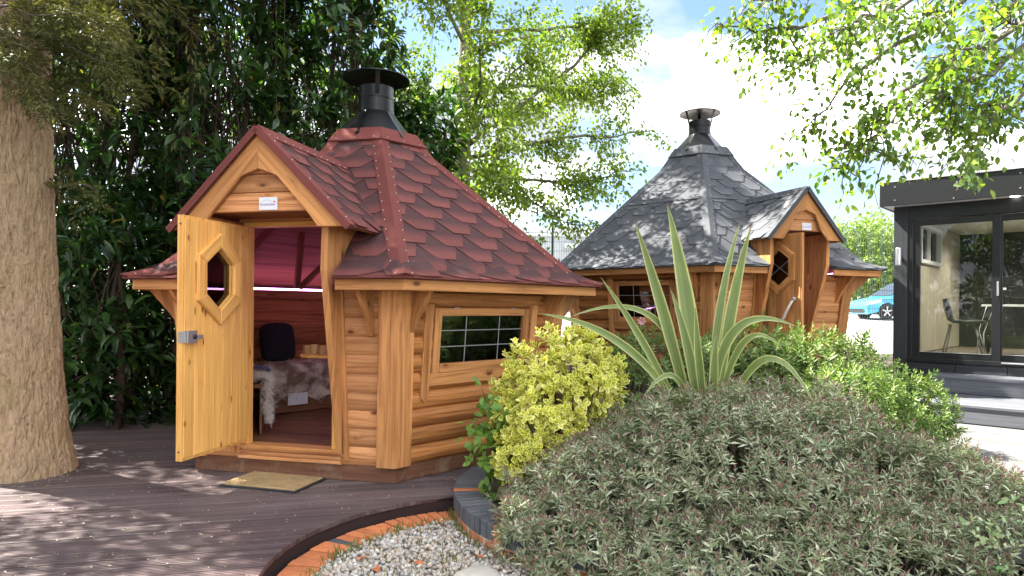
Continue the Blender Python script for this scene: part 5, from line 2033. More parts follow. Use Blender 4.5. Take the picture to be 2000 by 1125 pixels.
M['bark_brown'] = bark_mat('bark_brown', (0.47, 0.335, 0.215), (0.20, 0.125, 0.078), 22, 6.0)
M['bark_dark'] = bark_mat('bark_dark', (0.085, 0.062, 0.045), (0.035, 0.025, 0.018))
M['bark_grey'] = bark_mat('bark_grey', (0.20, 0.175, 0.145), (0.07, 0.06, 0.05))
M['laurel'] = leaf_mat('laurel', [(0.0, (0.014, 0.038, 0.011)), (0.5, (0.028, 0.070, 0.018)), (0.85, (0.046, 0.105, 0.025)), (0.97, (0.08, 0.14, 0.030)), (1.0, (0.30, 0.20, 0.03))], 0.28, 0.32, (1.6, 1.9, 0.45), spec=0.5)
M['lime'] = leaf_mat('lime', [(0.0, (0.085, 0.15, 0.020)), (0.5, (0.15, 0.235, 0.030)), (1.0, (0.24, 0.31, 0.042))], 0.45, 0.5, (1.25, 1.3, 0.5))
M['tree_green'] = leaf_mat('tree_green', [(0.0, (0.075, 0.14, 0.030)), (0.55, (0.14, 0.225, 0.040)), (1.0, (0.25, 0.33, 0.055))], 0.5, 0.42, (1.35, 1.45, 0.5))
M['cypress'] = leaf_mat('cypress', [(0.0, (0.055, 0.068, 0.020)), (0.6, (0.11, 0.120, 0.034)), (1.0, (0.18, 0.175, 0.050))], 0.25, 0.6, (1.2, 1.2, 0.6))
M['far_green'] = leaf_mat('far_green', [(0.0, (0.10, 0.17, 0.03)), (0.5, (0.16, 0.24, 0.045)), (1.0, (0.24, 0.31, 0.08))], 0.40, 0.6)
M['hebe'] = leaf_mat('hebe', [(0.0, (0.20, 0.24, 0.125)), (0.4, (0.345, 0.385, 0.225)), (0.7, (0.48, 0.51, 0.335)), (1.0, (0.68, 0.69, 0.50))], 0.22, 0.38, (1.1, 1.2, 0.8))
M['hebe_tip'] = leaf_mat('hebe_tip', [(0.0, (0.17, 0.10, 0.09)), (0.6, (0.27, 0.15, 0.13)), (1.0, (0.40, 0.26, 0.20))], 0.15, 0.5, (1.1, 1.0, 0.9))
M['bright_shrub'] = leaf_mat('bright_shrub', [(0.0, (0.085, 0.155, 0.045)), (0.5, (0.145, 0.225, 0.065)), (1.0, (0.25, 0.32, 0.10))], 0.32, 0.42, (1.2, 1.25, 0.5))
M['soft_shrub'] = leaf_mat('soft_shrub', [(0.0, (0.10, 0.19, 0.045)), (0.5, (0.17, 0.26, 0.08)), (1.0, (0.33, 0.38, 0.18))], 0.3, 0.45, (1.2, 1.25, 0.6))
M['euo_green'] = leaf_mat('euo_green', [(0.0, (0.20, 0.27, 0.05)), (0.6, (0.36, 0.40, 0.08)), (1.0, (0.68, 0.60, 0.10))], 0.2, 0.35)
M['euo_yellow'] = leaf_mat('euo_yellow', [(0.0, (0.80, 0.77, 0.15)), (0.5, (0.87, 0.84, 0.16)), (1.0, (0.88, 0.87, 0.42))], 0.25, 0.35, (1.1, 1.05, 0.6))
M['vine'] = leaf_mat('vine', [(0.0, (0.09, 0.20, 0.03)), (1.0, (0.20, 0.34, 0.06))], 0.3, 0.4)
M['stem_brown'] = plain('stem_brown', (0.09, 0.06, 0.04), 0.9)
M['twig'] = plain('twig', (0.10, 0.08, 0.06), 0.9)

# ------------------------------------------------------------------ big conifer trunk on the left
con = empty('cypress_tree', (0, 0, 0))
tag(con, 'massive pale barked conifer trunk rising through the deck', 'tree')
tx, ty = -4.07, 5.62
NR, NZ = 230, 400
V, Fc = [], []
for j in range(NZ + 1):
    z = -0.05 + 4.6 * j / NZ
    base = 0.275 + 0.12 * math.exp(-max(z, 0) / 0.30) * 0.35 + 0.075 * math.exp(-max(z, 0) / 1.3)
    base -= 0.030 * z
    cx, cy = tx - 0.045 * z + 0.008 * z * z, ty + 0.02 * z
    for i in range(NR):
        a = 2 * math.pi * i / NR
        ca, sa = math.cos(a), math.sin(a)
        fl = noise.noise(Vector((ca * 1.6, sa * 1.6, z * 0.35)))
        fine = noise.noise(Vector((ca * 9, sa * 9, z * 3.0)))
        q = Vector((ca * 6.5 + 0.35 * fine, sa * 6.5 + 0.35 * fine, z * 4.2 + 0.5 * fl))
        dv_ = noise.voronoi(q)[0]
        crack = min(1.0, (dv_[1] - dv_[0]) / 0.28)
        pl_ = noise.cell(q * 0.9)
        q2 = Vector((ca * 15 + 0.5 * fine, sa * 15, z * 11))
        d2 = noise.voronoi(q2)[0]
        cr2_ = min(1.0, (d2[1] - d2[0]) / 0.3)
        r_ = base * (1 + 0.05 * fl) + 0.014 * crack ** 0.6 + 0.007 * cr2_ + 0.008 * fine + 0.006 * pl_
        V.append((cx + r_ * ca, cy + r_ * sa, z))
for j in range(NZ):
    for i in range(NR):
        a, b = j * NR + i, j * NR + (i + 1) % NR
        Fc.append((a, b, b + NR, a + NR))
link('trunk', mesh('trunk', V, Fc, M['bark_brown'], smooth=False), con)
# burrs where branches were cut
for (zz, aa) in ((1.30, -62), (1.55, -80), (1.05, -75), (2.05, -58), (2.4, -78), (2.0, -40), (0.75, -52), (0.95, -95), (1.75, -50)):
    a = R(aa)
    rr = 0.272 + 0.075 * math.exp(-zz / 1.3) - 0.030 * zz
    c_ = Vector((tx - 0.045 * zz + 0.008 * zz * zz + rr * math.cos(a), ty + 0.02 * zz + rr * math.sin(a), zz))
    s_ = random.uniform(0.030, 0.055)
    n_ = Vector((math.cos(a), math.sin(a), 0.1)).normalized()
    t_ = Vector((-n_.y, n_.x, 0)).normalized()
    u_ = n_.cross(t_)
    Vb, Fb = [], []
    for (ri, hi) in ((1.7, -0.012), (1.25, 0.012), (0.9, 0.022), (0.55, 0.016), (0.2, 0.004)):
        for k_ in range(12):
            b_ = 2 * math.pi * k_ / 12
            w_ = 1 + 0.25 * noise.noise(Vector((math.cos(b_) * 2, math.sin(b_) * 2, zz * 5)))
            Vb.append(c_ + n_ * hi + t_ * (math.cos(b_) * ri * s_ * w_) + u_ * (math.sin(b_) * ri * s_ * 0.75 * w_))
    for q in range(4):
        for k_ in range(12):
            Fb.append((q * 12 + k_, q * 12 + (k_ + 1) % 12, (q + 1) * 12 + (k_ + 1) % 12, (q + 1) * 12 + k_))
    Fb.append(tuple(48 + k_ for k_ in range(12)))
    link('burr', mesh('burr', Vb, Fb, M['bark_brown'], smooth=True), con)
# upper trunk, out of view, carries the crown that shades the deck
tubes('upper_trunk', [([(tx - 0.045 * 4.5 + 0.008 * 20.2, ty + 0.09, 4.5), (tx, ty + 0.15, 8), (tx + 0.1, ty + 0.2, 12.5)], [0.21, 0.14, 0.03])], M['bark_brown'], con, 12)


def sprays(base_pts, dirs, length, nleaf, width):
    """flat fern-like conifer sprays: an axis with many small side shoots"""
    P, D, U, L, W = [], [], [], [], []
    for p, d, ln in zip(base_pts, dirs, length):
        d = d / np.linalg.norm(d)
        up = unit(np.array([0, 0, 1.0]) + rng.normal(0, 0.35, 3))
        side = unit(np.cross(up, d))
        t = rng.uniform(0.05, 1, nleaf)
        s = rng.choice([-1, 1], nleaf)
        reach = (1 - t) * width * ln + 0.02
        out = rng.uniform(0, 1, nleaf) * reach
        dd = d[None] * 0.75 + side[None] * (s[:, None] * 0.75) + rng.normal(0, 0.25, (nleaf, 3))
        pp = p + d[None] * (t * ln)[:, None] + side[None] * (s * out)[:, None] + up[None] * (-(t ** 2) * ln * 0.22 + rng.normal(0, 0.012, nleaf))[:, None]
        P.append(pp)
        D.append(dd)
        U.append(np.tile(up, (nleaf, 1)) + rng.normal(0, 0.4, (nleaf, 3)))
        L.append(rng.uniform(0.025, 0.06, nleaf))
        W.append(rng.uniform(0.007, 0.013, nleaf))
    return [np.concatenate(a) for a in (P, D, U, L, W)]


limbs = []
sb, sdv, sl_ = [], [], []
vis_limb = [((-20, 20), (220, -10), 4.9), ((0, 60), (240, 60), 5.1), ((40, 90), (255, 150), 5.3), ((30, 60), (230, 120), 5.0), ((60, 130), (180, 185), 5.2), ((-40, 60), (70, 140), 5.0), ((20, 10), (210, 45), 4.7), ((95, 340), (185, 365), 5.5), ((-30, 110), (90, 190), 5.1), ((50, 40), (250, 95), 5.5), ((0, 0), (150, 30), 5.2), ((60, -20), (260, 20), 5.6), ((-60, 40), (60, 90), 4.9)]
for (a, b, Y) in vis_limb:
    p, q = np.array(at_y(a[0], a[1], Y + 0.4)), np.array(at_y(b[0], b[1], Y - 0.1))
    pl = wander(p, q, 9, 0.05, 0.03)
    limbs.append((pl.tolist(), [0.012 * (1 - 0.8 * t / 8) for t in range(9)]))
    m_ = 22 if b[1] < 300 else 9
    for k_ in range(m_):
        t = rng.uniform(0.15, 1.0)
        i = min(int(t * 8), 7)
        sb.append(pl[i] + (pl[i + 1] - pl[i]) * (t * 8 - i) + rng.normal(0, 0.035, 3))
        dd = unit(pl[-1] - pl[0]) + rng.normal(0, 0.5, 3)
        dd[2] -= 0.15
        sdv.append(dd)
        sl_.append(rng.uniform(0.16, 0.36))
P_, D_, U_, L_, W_ = sprays(sb, sdv, sl_, 74, 0.42)
foliage(con, P_, D_, U_, L_, W_, 'small', M['cypress'], mass='needle_sprays')
# crown above the frame
ps, ds, ls = [], [], []
for k_ in range(200):
    z = rng.uniform(4.5, 12.6)
    a = rng.uniform(0, 2 * math.pi) if z > 6.0 else rng.uniform(1.25, 3.9)
    rr = (2.7 if z > 5 else 2.0) * (1 - (z - 4.4) / 9.5) + 0.3
    e = np.array([tx + rr * math.cos(a), ty + 0.1 + rr * math.sin(a), z - 0.25 * rr])
    s0 = np.array([tx, ty + 0.1, z + 0.1])
    pl = wander(s0, e, 6, 0.1, 0.1)
    limbs.append((pl.tolist(), [0.03 * (1 - 0.85 * t / 5) for t in range(6)]))
    for q in range(13):
        t = rng.uniform(0.2, 1.0)
        i = min(int(t * 5), 4)
        ps.append(pl[i] + (pl[i + 1] - pl[i]) * (t * 5 - i) + rng.normal(0, 0.12, 3))
        ds.append(unit(e - s0) + rng.normal(0, 0.5, 3))
        ls.append(rng.uniform(0.35, 0.7))
P_, D_, U_, L_, W_ = sprays(ps, ds, ls, 26, 0.5)
foliage(con, P_, D_, U_, L_ * 2.6, W_ * 3.4, 'small', M['cypress'], mass='crown')
tubes('branches', limbs, M['twig'], con, 5)


# ------------------------------------------------------------------ evergreen laurels behind the red cabin
def laurel(label, cx, cy, hgt, rad, nclump, per, singles, leafL, mat, bare=0.0):
    root = empty('laurel_shrub', (cx, cy, -0.1))
    root.location = (0, 0, 0)
    tag(root, label, 'shrub', 'evergreen laurels behind the red roofed cabin')
    stems, tips = [], []
    ns = 5
    for s in range(ns):
        a = rng.uniform(0, 2 * math.pi)
        b = np.array([cx + 0.3 * math.cos(a), cy + 0.3 * math.sin(a), -0.15])
        top = np.array([cx + rad * 0.55 * math.cos(a), cy + rad * 0.5 * math.sin(a), hgt * rng.uniform(0.75, 0.97)])
        pl = wander(b, top, 14, 0.16)
        stems.append((pl.tolist(), [0.055 * (1 - 0.8 * t / 13) for t in range(14)]))
        tips.append(pl)
    P, D, U, L = [], [], [], []
    for k_ in range(nclump):
        pl = tips[rng.integers(0, ns)]
        i = rng.integers(int(2 + bare * 6), 14)
        s0 = pl[i]
        a = rng.uniform(0, 2 * math.pi)
        # crown outline: bulges, narrower towards the top
        zf = rng.uniform(0.04 + bare, 1.0)
        z = hgt * zf
        rr = rad * (0.55 + 0.45 * math.sin(min(1, zf * 1.15) * math.pi * 0.85 + 0.25)) * rng.uniform(0.45, 1.05) * (1 + 0.25 * math.sin(3 * a + cx) * math.sin(5 * zf + cx))
        e = np.array([cx + rr * math.cos(a), cy + rr * math.sin(a) * 0.8, z + rng.normal(0, 0.1)])
        if k_ % 3 == 0:
            stems.append((wander(s0, e, 6, 0.06, 0.05).tolist(), [0.012, 0.010, 0.009, 0.007, 0.005, 0.003]))
        ax = unit(e - np.array([cx, cy, z - 0.3]) + rng.normal(0, 0.25, 3))
        n = per
        t = rng.uniform(0, 1, n)
        ang = rng.uniform(0, 2 * math.pi, n)
        s1 = unit(np.cross(ax, np.array([0.3, 0.2, 1.0])))
        s2 = np.cross(ax, s1)
        rad_d = s1[None] * np.cos(ang)[:, None] + s2[None] * np.sin(ang)[:, None]
        pp = e[None] + ax[None] * ((t - 0.6) * 0.36)[:, None] + rad_d * 0.03
        dd = ax[None] * 0.55 + rad_d * 0.9 + np.array([0, 0, -0.25]) + rng.normal(0, 0.2, (n, 3))
        P.append(pp)
        D.append(dd)
        U.append(np.tile(np.array([0, 0, 1.0]), (n, 1)) + ax[None] * 0.5 + rng.normal(0, 0.3, (n, 3)))
        L.append(rng.uniform(0.7, 1.15, n) * leafL)
    P, D, U, L = [np.concatenate(a) for a in (P, D, U, L)]
    foliage(root, P, D, U, L, L * rng.uniform(0.30, 0.40, len(L)), 'broad', mat, singles=singles)
    tubes('stems', stems, M['bark_dark'], root, 6)
    return root


laurel('tall dark evergreen laurel directly beside the massive conifer trunk', -5.55, 8.6, 8.6, 1.45, 620, 15, 300, 0.225, M['laurel'])
laurel('dark evergreen laurel between the conifer trunk and the open pine door', -4.0, 9.2, 9.0, 1.4, 620, 15, 300, 0.225, M['laurel'])
laurel('tall evergreen laurel rising behind the porch gable of the red roofed cabin', -2.85, 10.0, 8.4, 1.2, 480, 15, 300, 0.225, M['laurel'], bare=0.12)
laurel('evergreen laurel behind the black chimney of the red roofed cabin', -1.5, 10.6, 4.7, 0.95, 230, 15, 300, 0.215, M['laurel'], bare=0.2)
laurel('evergreen laurel mostly out of frame behind the conifer trunk, kept for shade', -7.4, 8.4, 6.5, 1.3, 260, 16, 0, 0.175, M['laurel'])  # mostly unseen, kept for the shade it casts
laurel('low laurel with large glossy leaves close beside the conifer trunk', -4.75, 7.75, 2.5, 0.75, 130, 14, 300, 0.21, M['laurel'])
laurel('low laurel in deep shade beside the open pine door', -3.75, 8.3, 2.3, 0.8, 130, 14, 200, 0.21, M['laurel'])
laurel('shaded laurel in the second row behind the conifer trunk', -6.3, 10.8, 6.2, 1.6, 300, 15, 0, 0.20, M['laurel'])
laurel('shaded laurel in the second row behind the cabin eave', -4.6, 11.4, 6.2, 1.6, 300, 15, 0, 0.20, M['laurel'])
laurel('shaded laurel in the second row behind the porch roof', -2.7, 12.0, 5.0, 1.4, 240, 15, 0, 0.20, M['laurel'])
laurel('evergreen laurel mirrored in the glass, standing behind the viewer', -8.5, 0.5, 7.0, 2.4, 420, 15, 0, 0.30, M['laurel'])
laurel('evergreen laurel mirrored in the garden office doors', -6.5, -3.2, 7.0, 2.6, 420, 15, 0, 0.30, M['laurel'])


# ------------------------------------------------------------------ deciduous trees
def airy_tree(name, label, trunk, limbs_, leafL, mat, twigs, per, bark, singles=0, spread=0.5, twig_len=(0.5, 1.1), group=None, droop=0.35, leaf_w=0.62, kind='oval', trunk_name='trunk', lens=1.0):
    root = empty(name, (0, 0, 0))
    tag(root, label, 'tree', group)
    tubes(trunk_name, [trunk], bark, root, 12)
    br, tw = [], []
    P, D, U, L = [], [], [], []
    for (pl, r0) in limbs_:
        pl = np.array(pl, float)
        n = len(pl)
        br.append((pl.tolist(), [r0 * (1 - 0.85 * t / (n - 1)) for t in range(n)]))
        seg = np.linalg.norm(np.diff(pl, axis=0), axis=1).sum()
        nt_ = max(4, int(twigs * seg))
        for k_ in range(nt_):
            t = rng.uniform(0.12, 1.0) ** 0.8 * (n - 1)
            i = min(int(t), n - 2)
            s0 = pl[i] + (pl[i + 1] - pl[i]) * (t - i)
            ax = unit(pl[i + 1] - pl[i])
            dd = unit(ax * 0.6 + rng.normal(0, spread, 3))
            ln = rng.uniform(*twig_len) * (1.15 - 0.5 * t / (n - 1))
            e = s0 + dd * ln
            q = wander(s0, e, 6, 0.05, droop * ln)
            tw.append((q.tolist(), [0.007, 0.006, 0.005, 0.004, 0.003, 0.002]))
            m = int(per * ln / twig_len[1])
            tt = rng.uniform(0.15, 1.05, m) * 5
            ii = np.minimum(tt.astype(int), 4)
            pp = q[ii] + (q[ii + 1] - q[ii]) * (tt - ii)[:, None] + rng.normal(0, 0.05 * lens, (m, 3))
            ld = unit(q[-1] - q[0])[None] * 0.5 + rng.normal(0, 0.6, (m, 3)) + np.array([0, 0, -0.35])
            P.append(pp)
            D.append(ld)
            U.append(np.tile(np.array([0, 0, 1.0]), (m, 1)) + rng.normal(0, 0.6, (m, 3)))
            L.append(rng.uniform(0.7, 1.2, m) * leafL)
    P, D, U, L = [np.concatenate(a) for a in (P, D, U, L)]
    foliage(root, P, D, U, L, L * leaf_w, kind, mat, singles=singles, mass='crown')
    tubes('limbs', br, bark, root, 7)
    tag(tubes('twigs', tw, M['twig'], root, 4), kind='stuff')
    return root


def fan(trunk_xy, z0, z1, n, reach, up=0.35, amp=0.12, r0=0.045, az=None):
    out = []
    for k_ in range(n):
        z = z0 + (z1 - z0) * (k_ + rng.uniform(0, 1)) / n
        a = rng.uniform(0, 2 * math.pi) if az is None else rng.uniform(*az)
        rr = reach(z) * rng.uniform(0.75, 1.1)
        s0 = np.array([trunk_xy[0], trunk_xy[1], z])
        e = s0 + np.array([rr * math.cos(a), rr * math.sin(a), rr * up * rng.uniform(0.3, 1.3)])
        out.append((wander(s0, e, 9, amp), r0))
    return out


# light green tree behind the red cabin
bt = at_y(903, 300, 13.4)
bx = bt.x
lb = fan((bx, 13.4), 2.2, 10.5, 23, lambda z: 3.6 * (1 - max(0, (z - 6.5)) / 7.5), 0.30)
for (a, b, c, Y, r0) in (((905, 290), (1090, 150), (1225, 20), 13.0, 0.06), ((905, 310), (1100, 270), (1275, 255), 12.6, 0.05), ((905, 330), (1080, 355), (1215, 345), 12.7, 0.045),
                         ((905, 60), (1060, 60), (1235, 45), 12.8, 0.05), ((905, 250), (820, 170), (760, 60), 13.2, 0.04), ((905, 340), (990, 380), (1130, 440), 12.4, 0.035), ((905, 230), (1060, 210), (1200, 150), 13.8, 0.04), ((905, 350), (960, 420), (1050, 500), 12.2, 0.03)):
    A, B, C = np.array(at_y(*a, 13.4)), np.array(at_y(*b, Y + 0.3)), np.array(at_y(*c, Y))
    lb.append((np.concatenate([wander(A, B, 5, 0.06)[:-1], wander(B, C, 6, 0.08)]), r0))
airy_tree('deciduous_tree', 'light green leafy tree between the two cabins, sunlit against the cloud', ([(bx - 0.1, 13.4, 0.1), (bx, 13.4, 4), (bx + 0.05, 13.4, 8), (bx, 13.4, 11.5)], [0.20, 0.16, 0.10, 0.03]),
          lb, 0.090, M['lime'], 11.5, 72, M['bark_grey'], singles=300, twig_len=(0.45, 1.15), lens=1.6)

# tree that overhangs from the right
rt = (5.9, 5.6)
spec_l = [((2180, -250), (1860, 20), (1690, 130), (1585, 235), 5.7, 0.035), ((2180, -200), (1950, 40), (1760, 180), (1690, 300), 5.6, 0.035), ((2200, 20), (2010, 160), (1880, 230), (1800, 275), 5.3, 0.03),
          ((2100, -300), (1750, -60), (1560, 55), (1410, 50), 6.0, 0.035), ((2150, -260), (1800, -30), (1600, 110), (1490, 130), 6.2, 0.03), ((2200, -60), (1960, 120), (1850, 180), (1760, 215), 5.1, 0.028),
          ((2200, -320), (1950, -90), (1750, 20), (1640, 60), 5.4, 0.03), ((2200, -150), (2040, 30), (1930, 90), (1850, 120), 5.0, 0.03), ((2250, 0), (2080, 120), (1980, 200), (1900, 240), 5.0, 0.03),
          ((2250, 20), (2080, 150), (2000, 200), (1940, 230), 5.2, 0.025), ((2200, -330), (2000, -100), (1880, -20), (1800, 30), 5.5, 0.03), ((2150, -340), (1800, -140), (1600, -40), (1470, 0), 5.8, 0.03),
          ((2200, -100), (1900, 110), (1740, 230), (1650, 330), 5.9, 0.03), ((2250, -250), (2080, -60), (1990, 20), (1950, 60), 4.9, 0.03)]
lb = []
for (a, b, c, d, Y, r0) in spec_l:
    A, B, C, D0 = [np.array(at_y(*q, Y + e_)) for q, e_ in ((a, 0.3), (b, 0.15), (c, 0.0), (d, -0.1))]
    lb.append((np.concatenate([wander(A, B, 4, 0.04)[:-1], wander(B, C, 4, 0.05)[:-1], wander(C, D0, 5, 0.05)]), r0))
lb += fan(rt, 4.6, 9.5, 16, lambda z: 2.6, 0.4)
airy_tree('deciduous_tree', 'leafy tree whose branches hang in over the garden office', ([(rt[0] + 0.1, rt[1], 0.0), (rt[0], rt[1], 3), (rt[0] - 0.1, rt[1], 6), (rt[0], rt[1] + 0.2, 9.8)], [0.17, 0.14, 0.10, 0.03]),
          lb, 0.070, M['tree_green'], 7.2, 36, M['bark_grey'], singles=300, twig_len=(0.22, 0.62), droop=0.45)
# low twig hanging in front of the fascia
tw = empty('hanging_twig')
p0, p1 = np.array(at_y(1905, 290, 4.9)), np.array(at_y(1868, 372, 4.7))
q = wander(p0, p1, 8, 0.02)
tubes('twig', [(q.tolist(), 0.004)], M['twig'], tw, 5)
n = 46
t = rng.uniform(0, 1, n) * 7
ii = np.minimum(t.astype(int), 6)
pp = q[ii] + (q[ii + 1] - q[ii]) * (t - ii)[:, None] + rng.normal(0, 0.035, (n, 3)) + np.array([0.04, 0, 0.02])
foliage(tw, pp, rng.normal(0, 0.6, (n, 3)) + np.array([0, -0.2, -0.5]), rng.normal(0, 0.4, (n, 3)) + np.array([0, -0.9, 0.5]), rng.uniform(0.05, 0.075, n), rng.uniform(0.04, 0.05, n), 'oval', M['bright_shrub'], singles=n)
for ch_ in list(tw.children):
    if ch_.get('kind') == 'stuff' and len(ch_.data.polygons) == 0:
        bpy.data.objects.remove(ch_)
tag(tw, 'bright green leafy twig hanging in front of the black fascia', 'twig')

# far trees beyond the car park and the small conifer behind the office roof
for k_, (px0, pyt, Y, rad, lab) in enumerate(((1655, 425, 40, 2.6, 'far bright green tree beyond the fence, beside the charcoal cabin eave'), (1712, 432, 42, 2.4, 'far bright green tree above the blue car'), (1775, 430, 41, 2.5, 'far bright green tree partly hidden by the garden office wall'))):
    top = at_y(px0, pyt, Y)
    root = empty('far_tree')
    tag(root, lab, 'tree', 'trees beyond the car park')
    tubes('trunk', [([(top.x, Y, 1.0), (top.x + 0.1, Y, top.z - 1)], [0.2, 0.06])], M['bark_grey'], root, 7)
    n = 9000
    cl_ = rng.normal(0, 1, (60, 3))
    cl_ = unit(cl_) * rng.uniform(0.5, 1.0, (60, 1)) * np.array([rad, rad, (top.z - 1.0) * 0.5])
    cen = np.array([top.x, Y, 1.0 + (top.z - 1.0) * 0.52])
    w_ = rng.integers(0, 60, n)
    pp = cen + cl_[w_] + rng.normal(0, 0.42, (n, 3))
    foliage(root, pp, rng.normal(0, 1, (n, 3)), rng.normal(0, 1, (n, 3)), rng.uniform(0.14, 0.26, n), rng.uniform(0.09, 0.16, n), 'small', M['far_green'], mass='crown')
root = empty('far_conifer')
tag(root, 'small far conifer peeking above the garden office roof', 'tree')
tp = at_y(1908, 300, 36)
tubes('trunk', [([(tp.x, 36, 1.0), (tp.x, 36, tp.z)], [0.15, 0.03])], M['bark_dark'], root, 7)
n = 7000
zz = rng.uniform(0, 1, n) ** 0.8
ang = rng.uniform(0, 6.28, n)
rr = (0.15 + 1.9 * zz) * rng.uniform(0.5, 1.05, n) * (1 + 0.2 * np.sin(ang * 5))
pp = np.stack([tp.x + rr * np.cos(ang), 36 + rr * np.sin(ang), tp.z - zz * 6.0 + 0.15 * rr], 1)
foliage(root, pp, np.stack([np.cos(ang), np.sin(ang), np.full(n, 0.25)], 1) + rng.normal(0, 0.3, (n, 3)), rng.normal(0, 1, (n, 3)) + np.array([0, 0, 1.0]), rng.uniform(0.15, 0.35, n), rng.uniform(0.03, 0.07, n), 'small', M['tree_green'], mass='crown')


# ------------------------------------------------------------------ shrubs in and around the planter
def rosette_shrub(name, label, blobs, n, leafL, leafW, per, mat, tipmat, tip_share, tilt, group=None, base_z=0.05, singles=0, kind='lance', cat='shrub', inner=0.55, stem=True, keep=None, rough_=0.6, gaps=0.0):
    """sprigs with whorled leaves standing on the surface of several ellipsoidal lobes"""
    root = empty(name)
    tag(root, label, cat, group)
    w = np.array([b[3] * b[4] + b[3] * b[5] for b in blobs])
    w = w / w.sum()
    which = rng.choice(len(blobs), n, p=w)
    B = np.array(blobs)[which]
    dirs = unit(rng.normal(0, 1, (n, 3)))
    dirs[:, 2] = np.abs(dirs[:, 2]) * 1.0 - 0.25 * (rng.uniform(0, 1, n) < 0.35)
    dirs = unit(dirs)
    rr = np.where(rng.uniform(0, 1, n) < 0.72, rng.uniform(0.93, 1.04, n), rng.uniform(inner, 0.95, n))
    pos = B[:, :3] + dirs * B[:, 3:6] * rr[:, None]
    nrm = unit(dirs / B[:, 3:6])
    # drop sprigs buried inside another lobe or under the soil
    ok = pos[:, 2] > base_z
    for b in blobs:
        q = (pos - np.array(b[:3])) / np.array(b[3:6])
        ok &= (np.linalg.norm(q, axis=1) > inner * 0.95)
    if keep is not None:
        ok &= keep(pos)
    pos, nrm = pos[ok], nrm[ok]
    lump = np.array([noise.noise(Vector(p) * 2.6) for p in pos])
    pos += nrm * (0.11 * lump + 0.05 * np.array([noise.noise(Vector(p) * 7.0 + Vector((5, 1, 2))) for p in pos]))[:, None] * rough_
    gap = np.array([noise.noise(Vector(p) * 5.5 + Vector((9, 3, 1))) for p in pos]) > -0.28 + 0.55 * (1 - gaps)*-1 if gaps else np.ones(len(pos), bool)
    pos, nrm = pos[gap], nrm[gap]
    m = len(pos)
    ax = unit(nrm + np.array([0, 0, 0.55]) + rng.normal(0, 0.28, (m, 3)))
    stray = rng.uniform(0, 1, m) < 0.06
    pos = pos + ax * (stray * rng.uniform(0.02, 0.10, m) * (leafL / 0.072))[:, None]
    s1 = unit(np.cross(ax, rng.normal(0, 1, (m, 3))))
    s2 = np.cross(ax, s1)
    P, D, U, L, W, T = [], [], [], [], [], []
    sprig = rng.uniform(0.65, 1.2, m)
    for k_ in range(per):
        t = k_ / (per - 1)
        ang = k_ * 2.4 + rng.uniform(0, 6.28, m) * 0.12
        rd = s1 * np.cos(ang)[:, None] + s2 * np.sin(ang)[:, None]
        size = leafL * (1.05 - 0.62 * t) * rng.uniform(0.8, 1.15, m) * sprig
        P.append(pos + ax * ((t - 0.6) * leafL * 1.15)[..., None] if np.isscalar(t) is False else pos + ax * ((t - 0.6) * leafL * 1.15))
        el = tilt[0] + (tilt[1] - tilt[0]) * t
        D.append(rd * math.cos(el) + ax * math.sin(el) + rng.normal(0, 0.13, (m, 3)))
        U.append(ax - rd * 0.2)
        L.append(size)
        W.append(size * leafW)
        T.append(np.full(m, t > 1 - tip_share))
    P, D, U, L, W, T = [np.concatenate(a) for a in (P, D, U, L, W, T)]
    tone = np.tile(rng.uniform(0, 0.5, m), per) + rng.uniform(0, 0.5, len(P))
    if tipmat is not None:
        foliage(root, P[~T], D[~T], U[~T], L[~T], W[~T], kind, mat, singles=singles, rnd=tone[~T])
        foliage(root, P[T], D[T], U[T], L[T], W[T], kind, tipmat, mass='leaf_tips', rnd=tone[T])
    else:
        foliage(root, P, D, U, L, W, kind, mat, singles=singles, rnd=tone)
    if stem:
        st = []
        for i in np.concatenate([rng.integers(0, m, min(m, 420)), np.nonzero(stray)[0]]):
            b = blobs[rng.integers(0, len(blobs))]
            b = blobs[int(np.argmin([np.linalg.norm(pos[i] - np.array(q[:3])) for q in blobs]))]
            s0 = np.array([b[0] + (pos[i][0] - b[0]) * 0.25, b[1] + (pos[i][1] - b[1]) * 0.25, base_z])
            st.append((wander(s0, pos[i], 5, 0.04).tolist(), [0.008, 0.007, 0.005, 0.004, 0.002]))
        tubes('stems', st, M['stem_brown'], root, 4)
    return root


# grey-purple hebe filling the front of the planter
hb = [(1.50, 4.35, 0.16, 1.20, 0.75, 0.70), (0.62, 4.30, 0.06, 0.70, 0.60, 0.50), (2.30, 4.25, 0.10, 0.85, 0.70, 0.52), (1.55, 3.85, 0.0, 1.15, 0.42, 0.46), (1.9, 4.75, 0.2, 0.85, 0.5, 0.70), (0.35, 4.02, 0.0, 0.42, 0.32, 0.34), (2.75, 3.85, 0.02, 0.55, 0.5, 0.42), (0.95, 4.70, 0.15, 0.55, 0.4, 0.58), (2.55, 3.45, -0.05, 0.55, 0.35, 0.4), (1.25, 3.50, -0.12, 0.80, 0.36, 0.46), (0.50, 3.74, -0.12, 0.42, 0.32, 0.38), (1.95, 3.45, -0.12, 0.7, 0.36, 0.48)]
rosette_shrub('hebe_shrub', 'wide mounded hebe with narrow grey green leaves and purple brown tips', hb, 12500, 0.064, 0.245, 14, M['hebe'], M['hebe_tip'], 0.26, (R(5), R(68)), base_z=-0.2, inner=0.62, rough_=1.0, gaps=0.75)
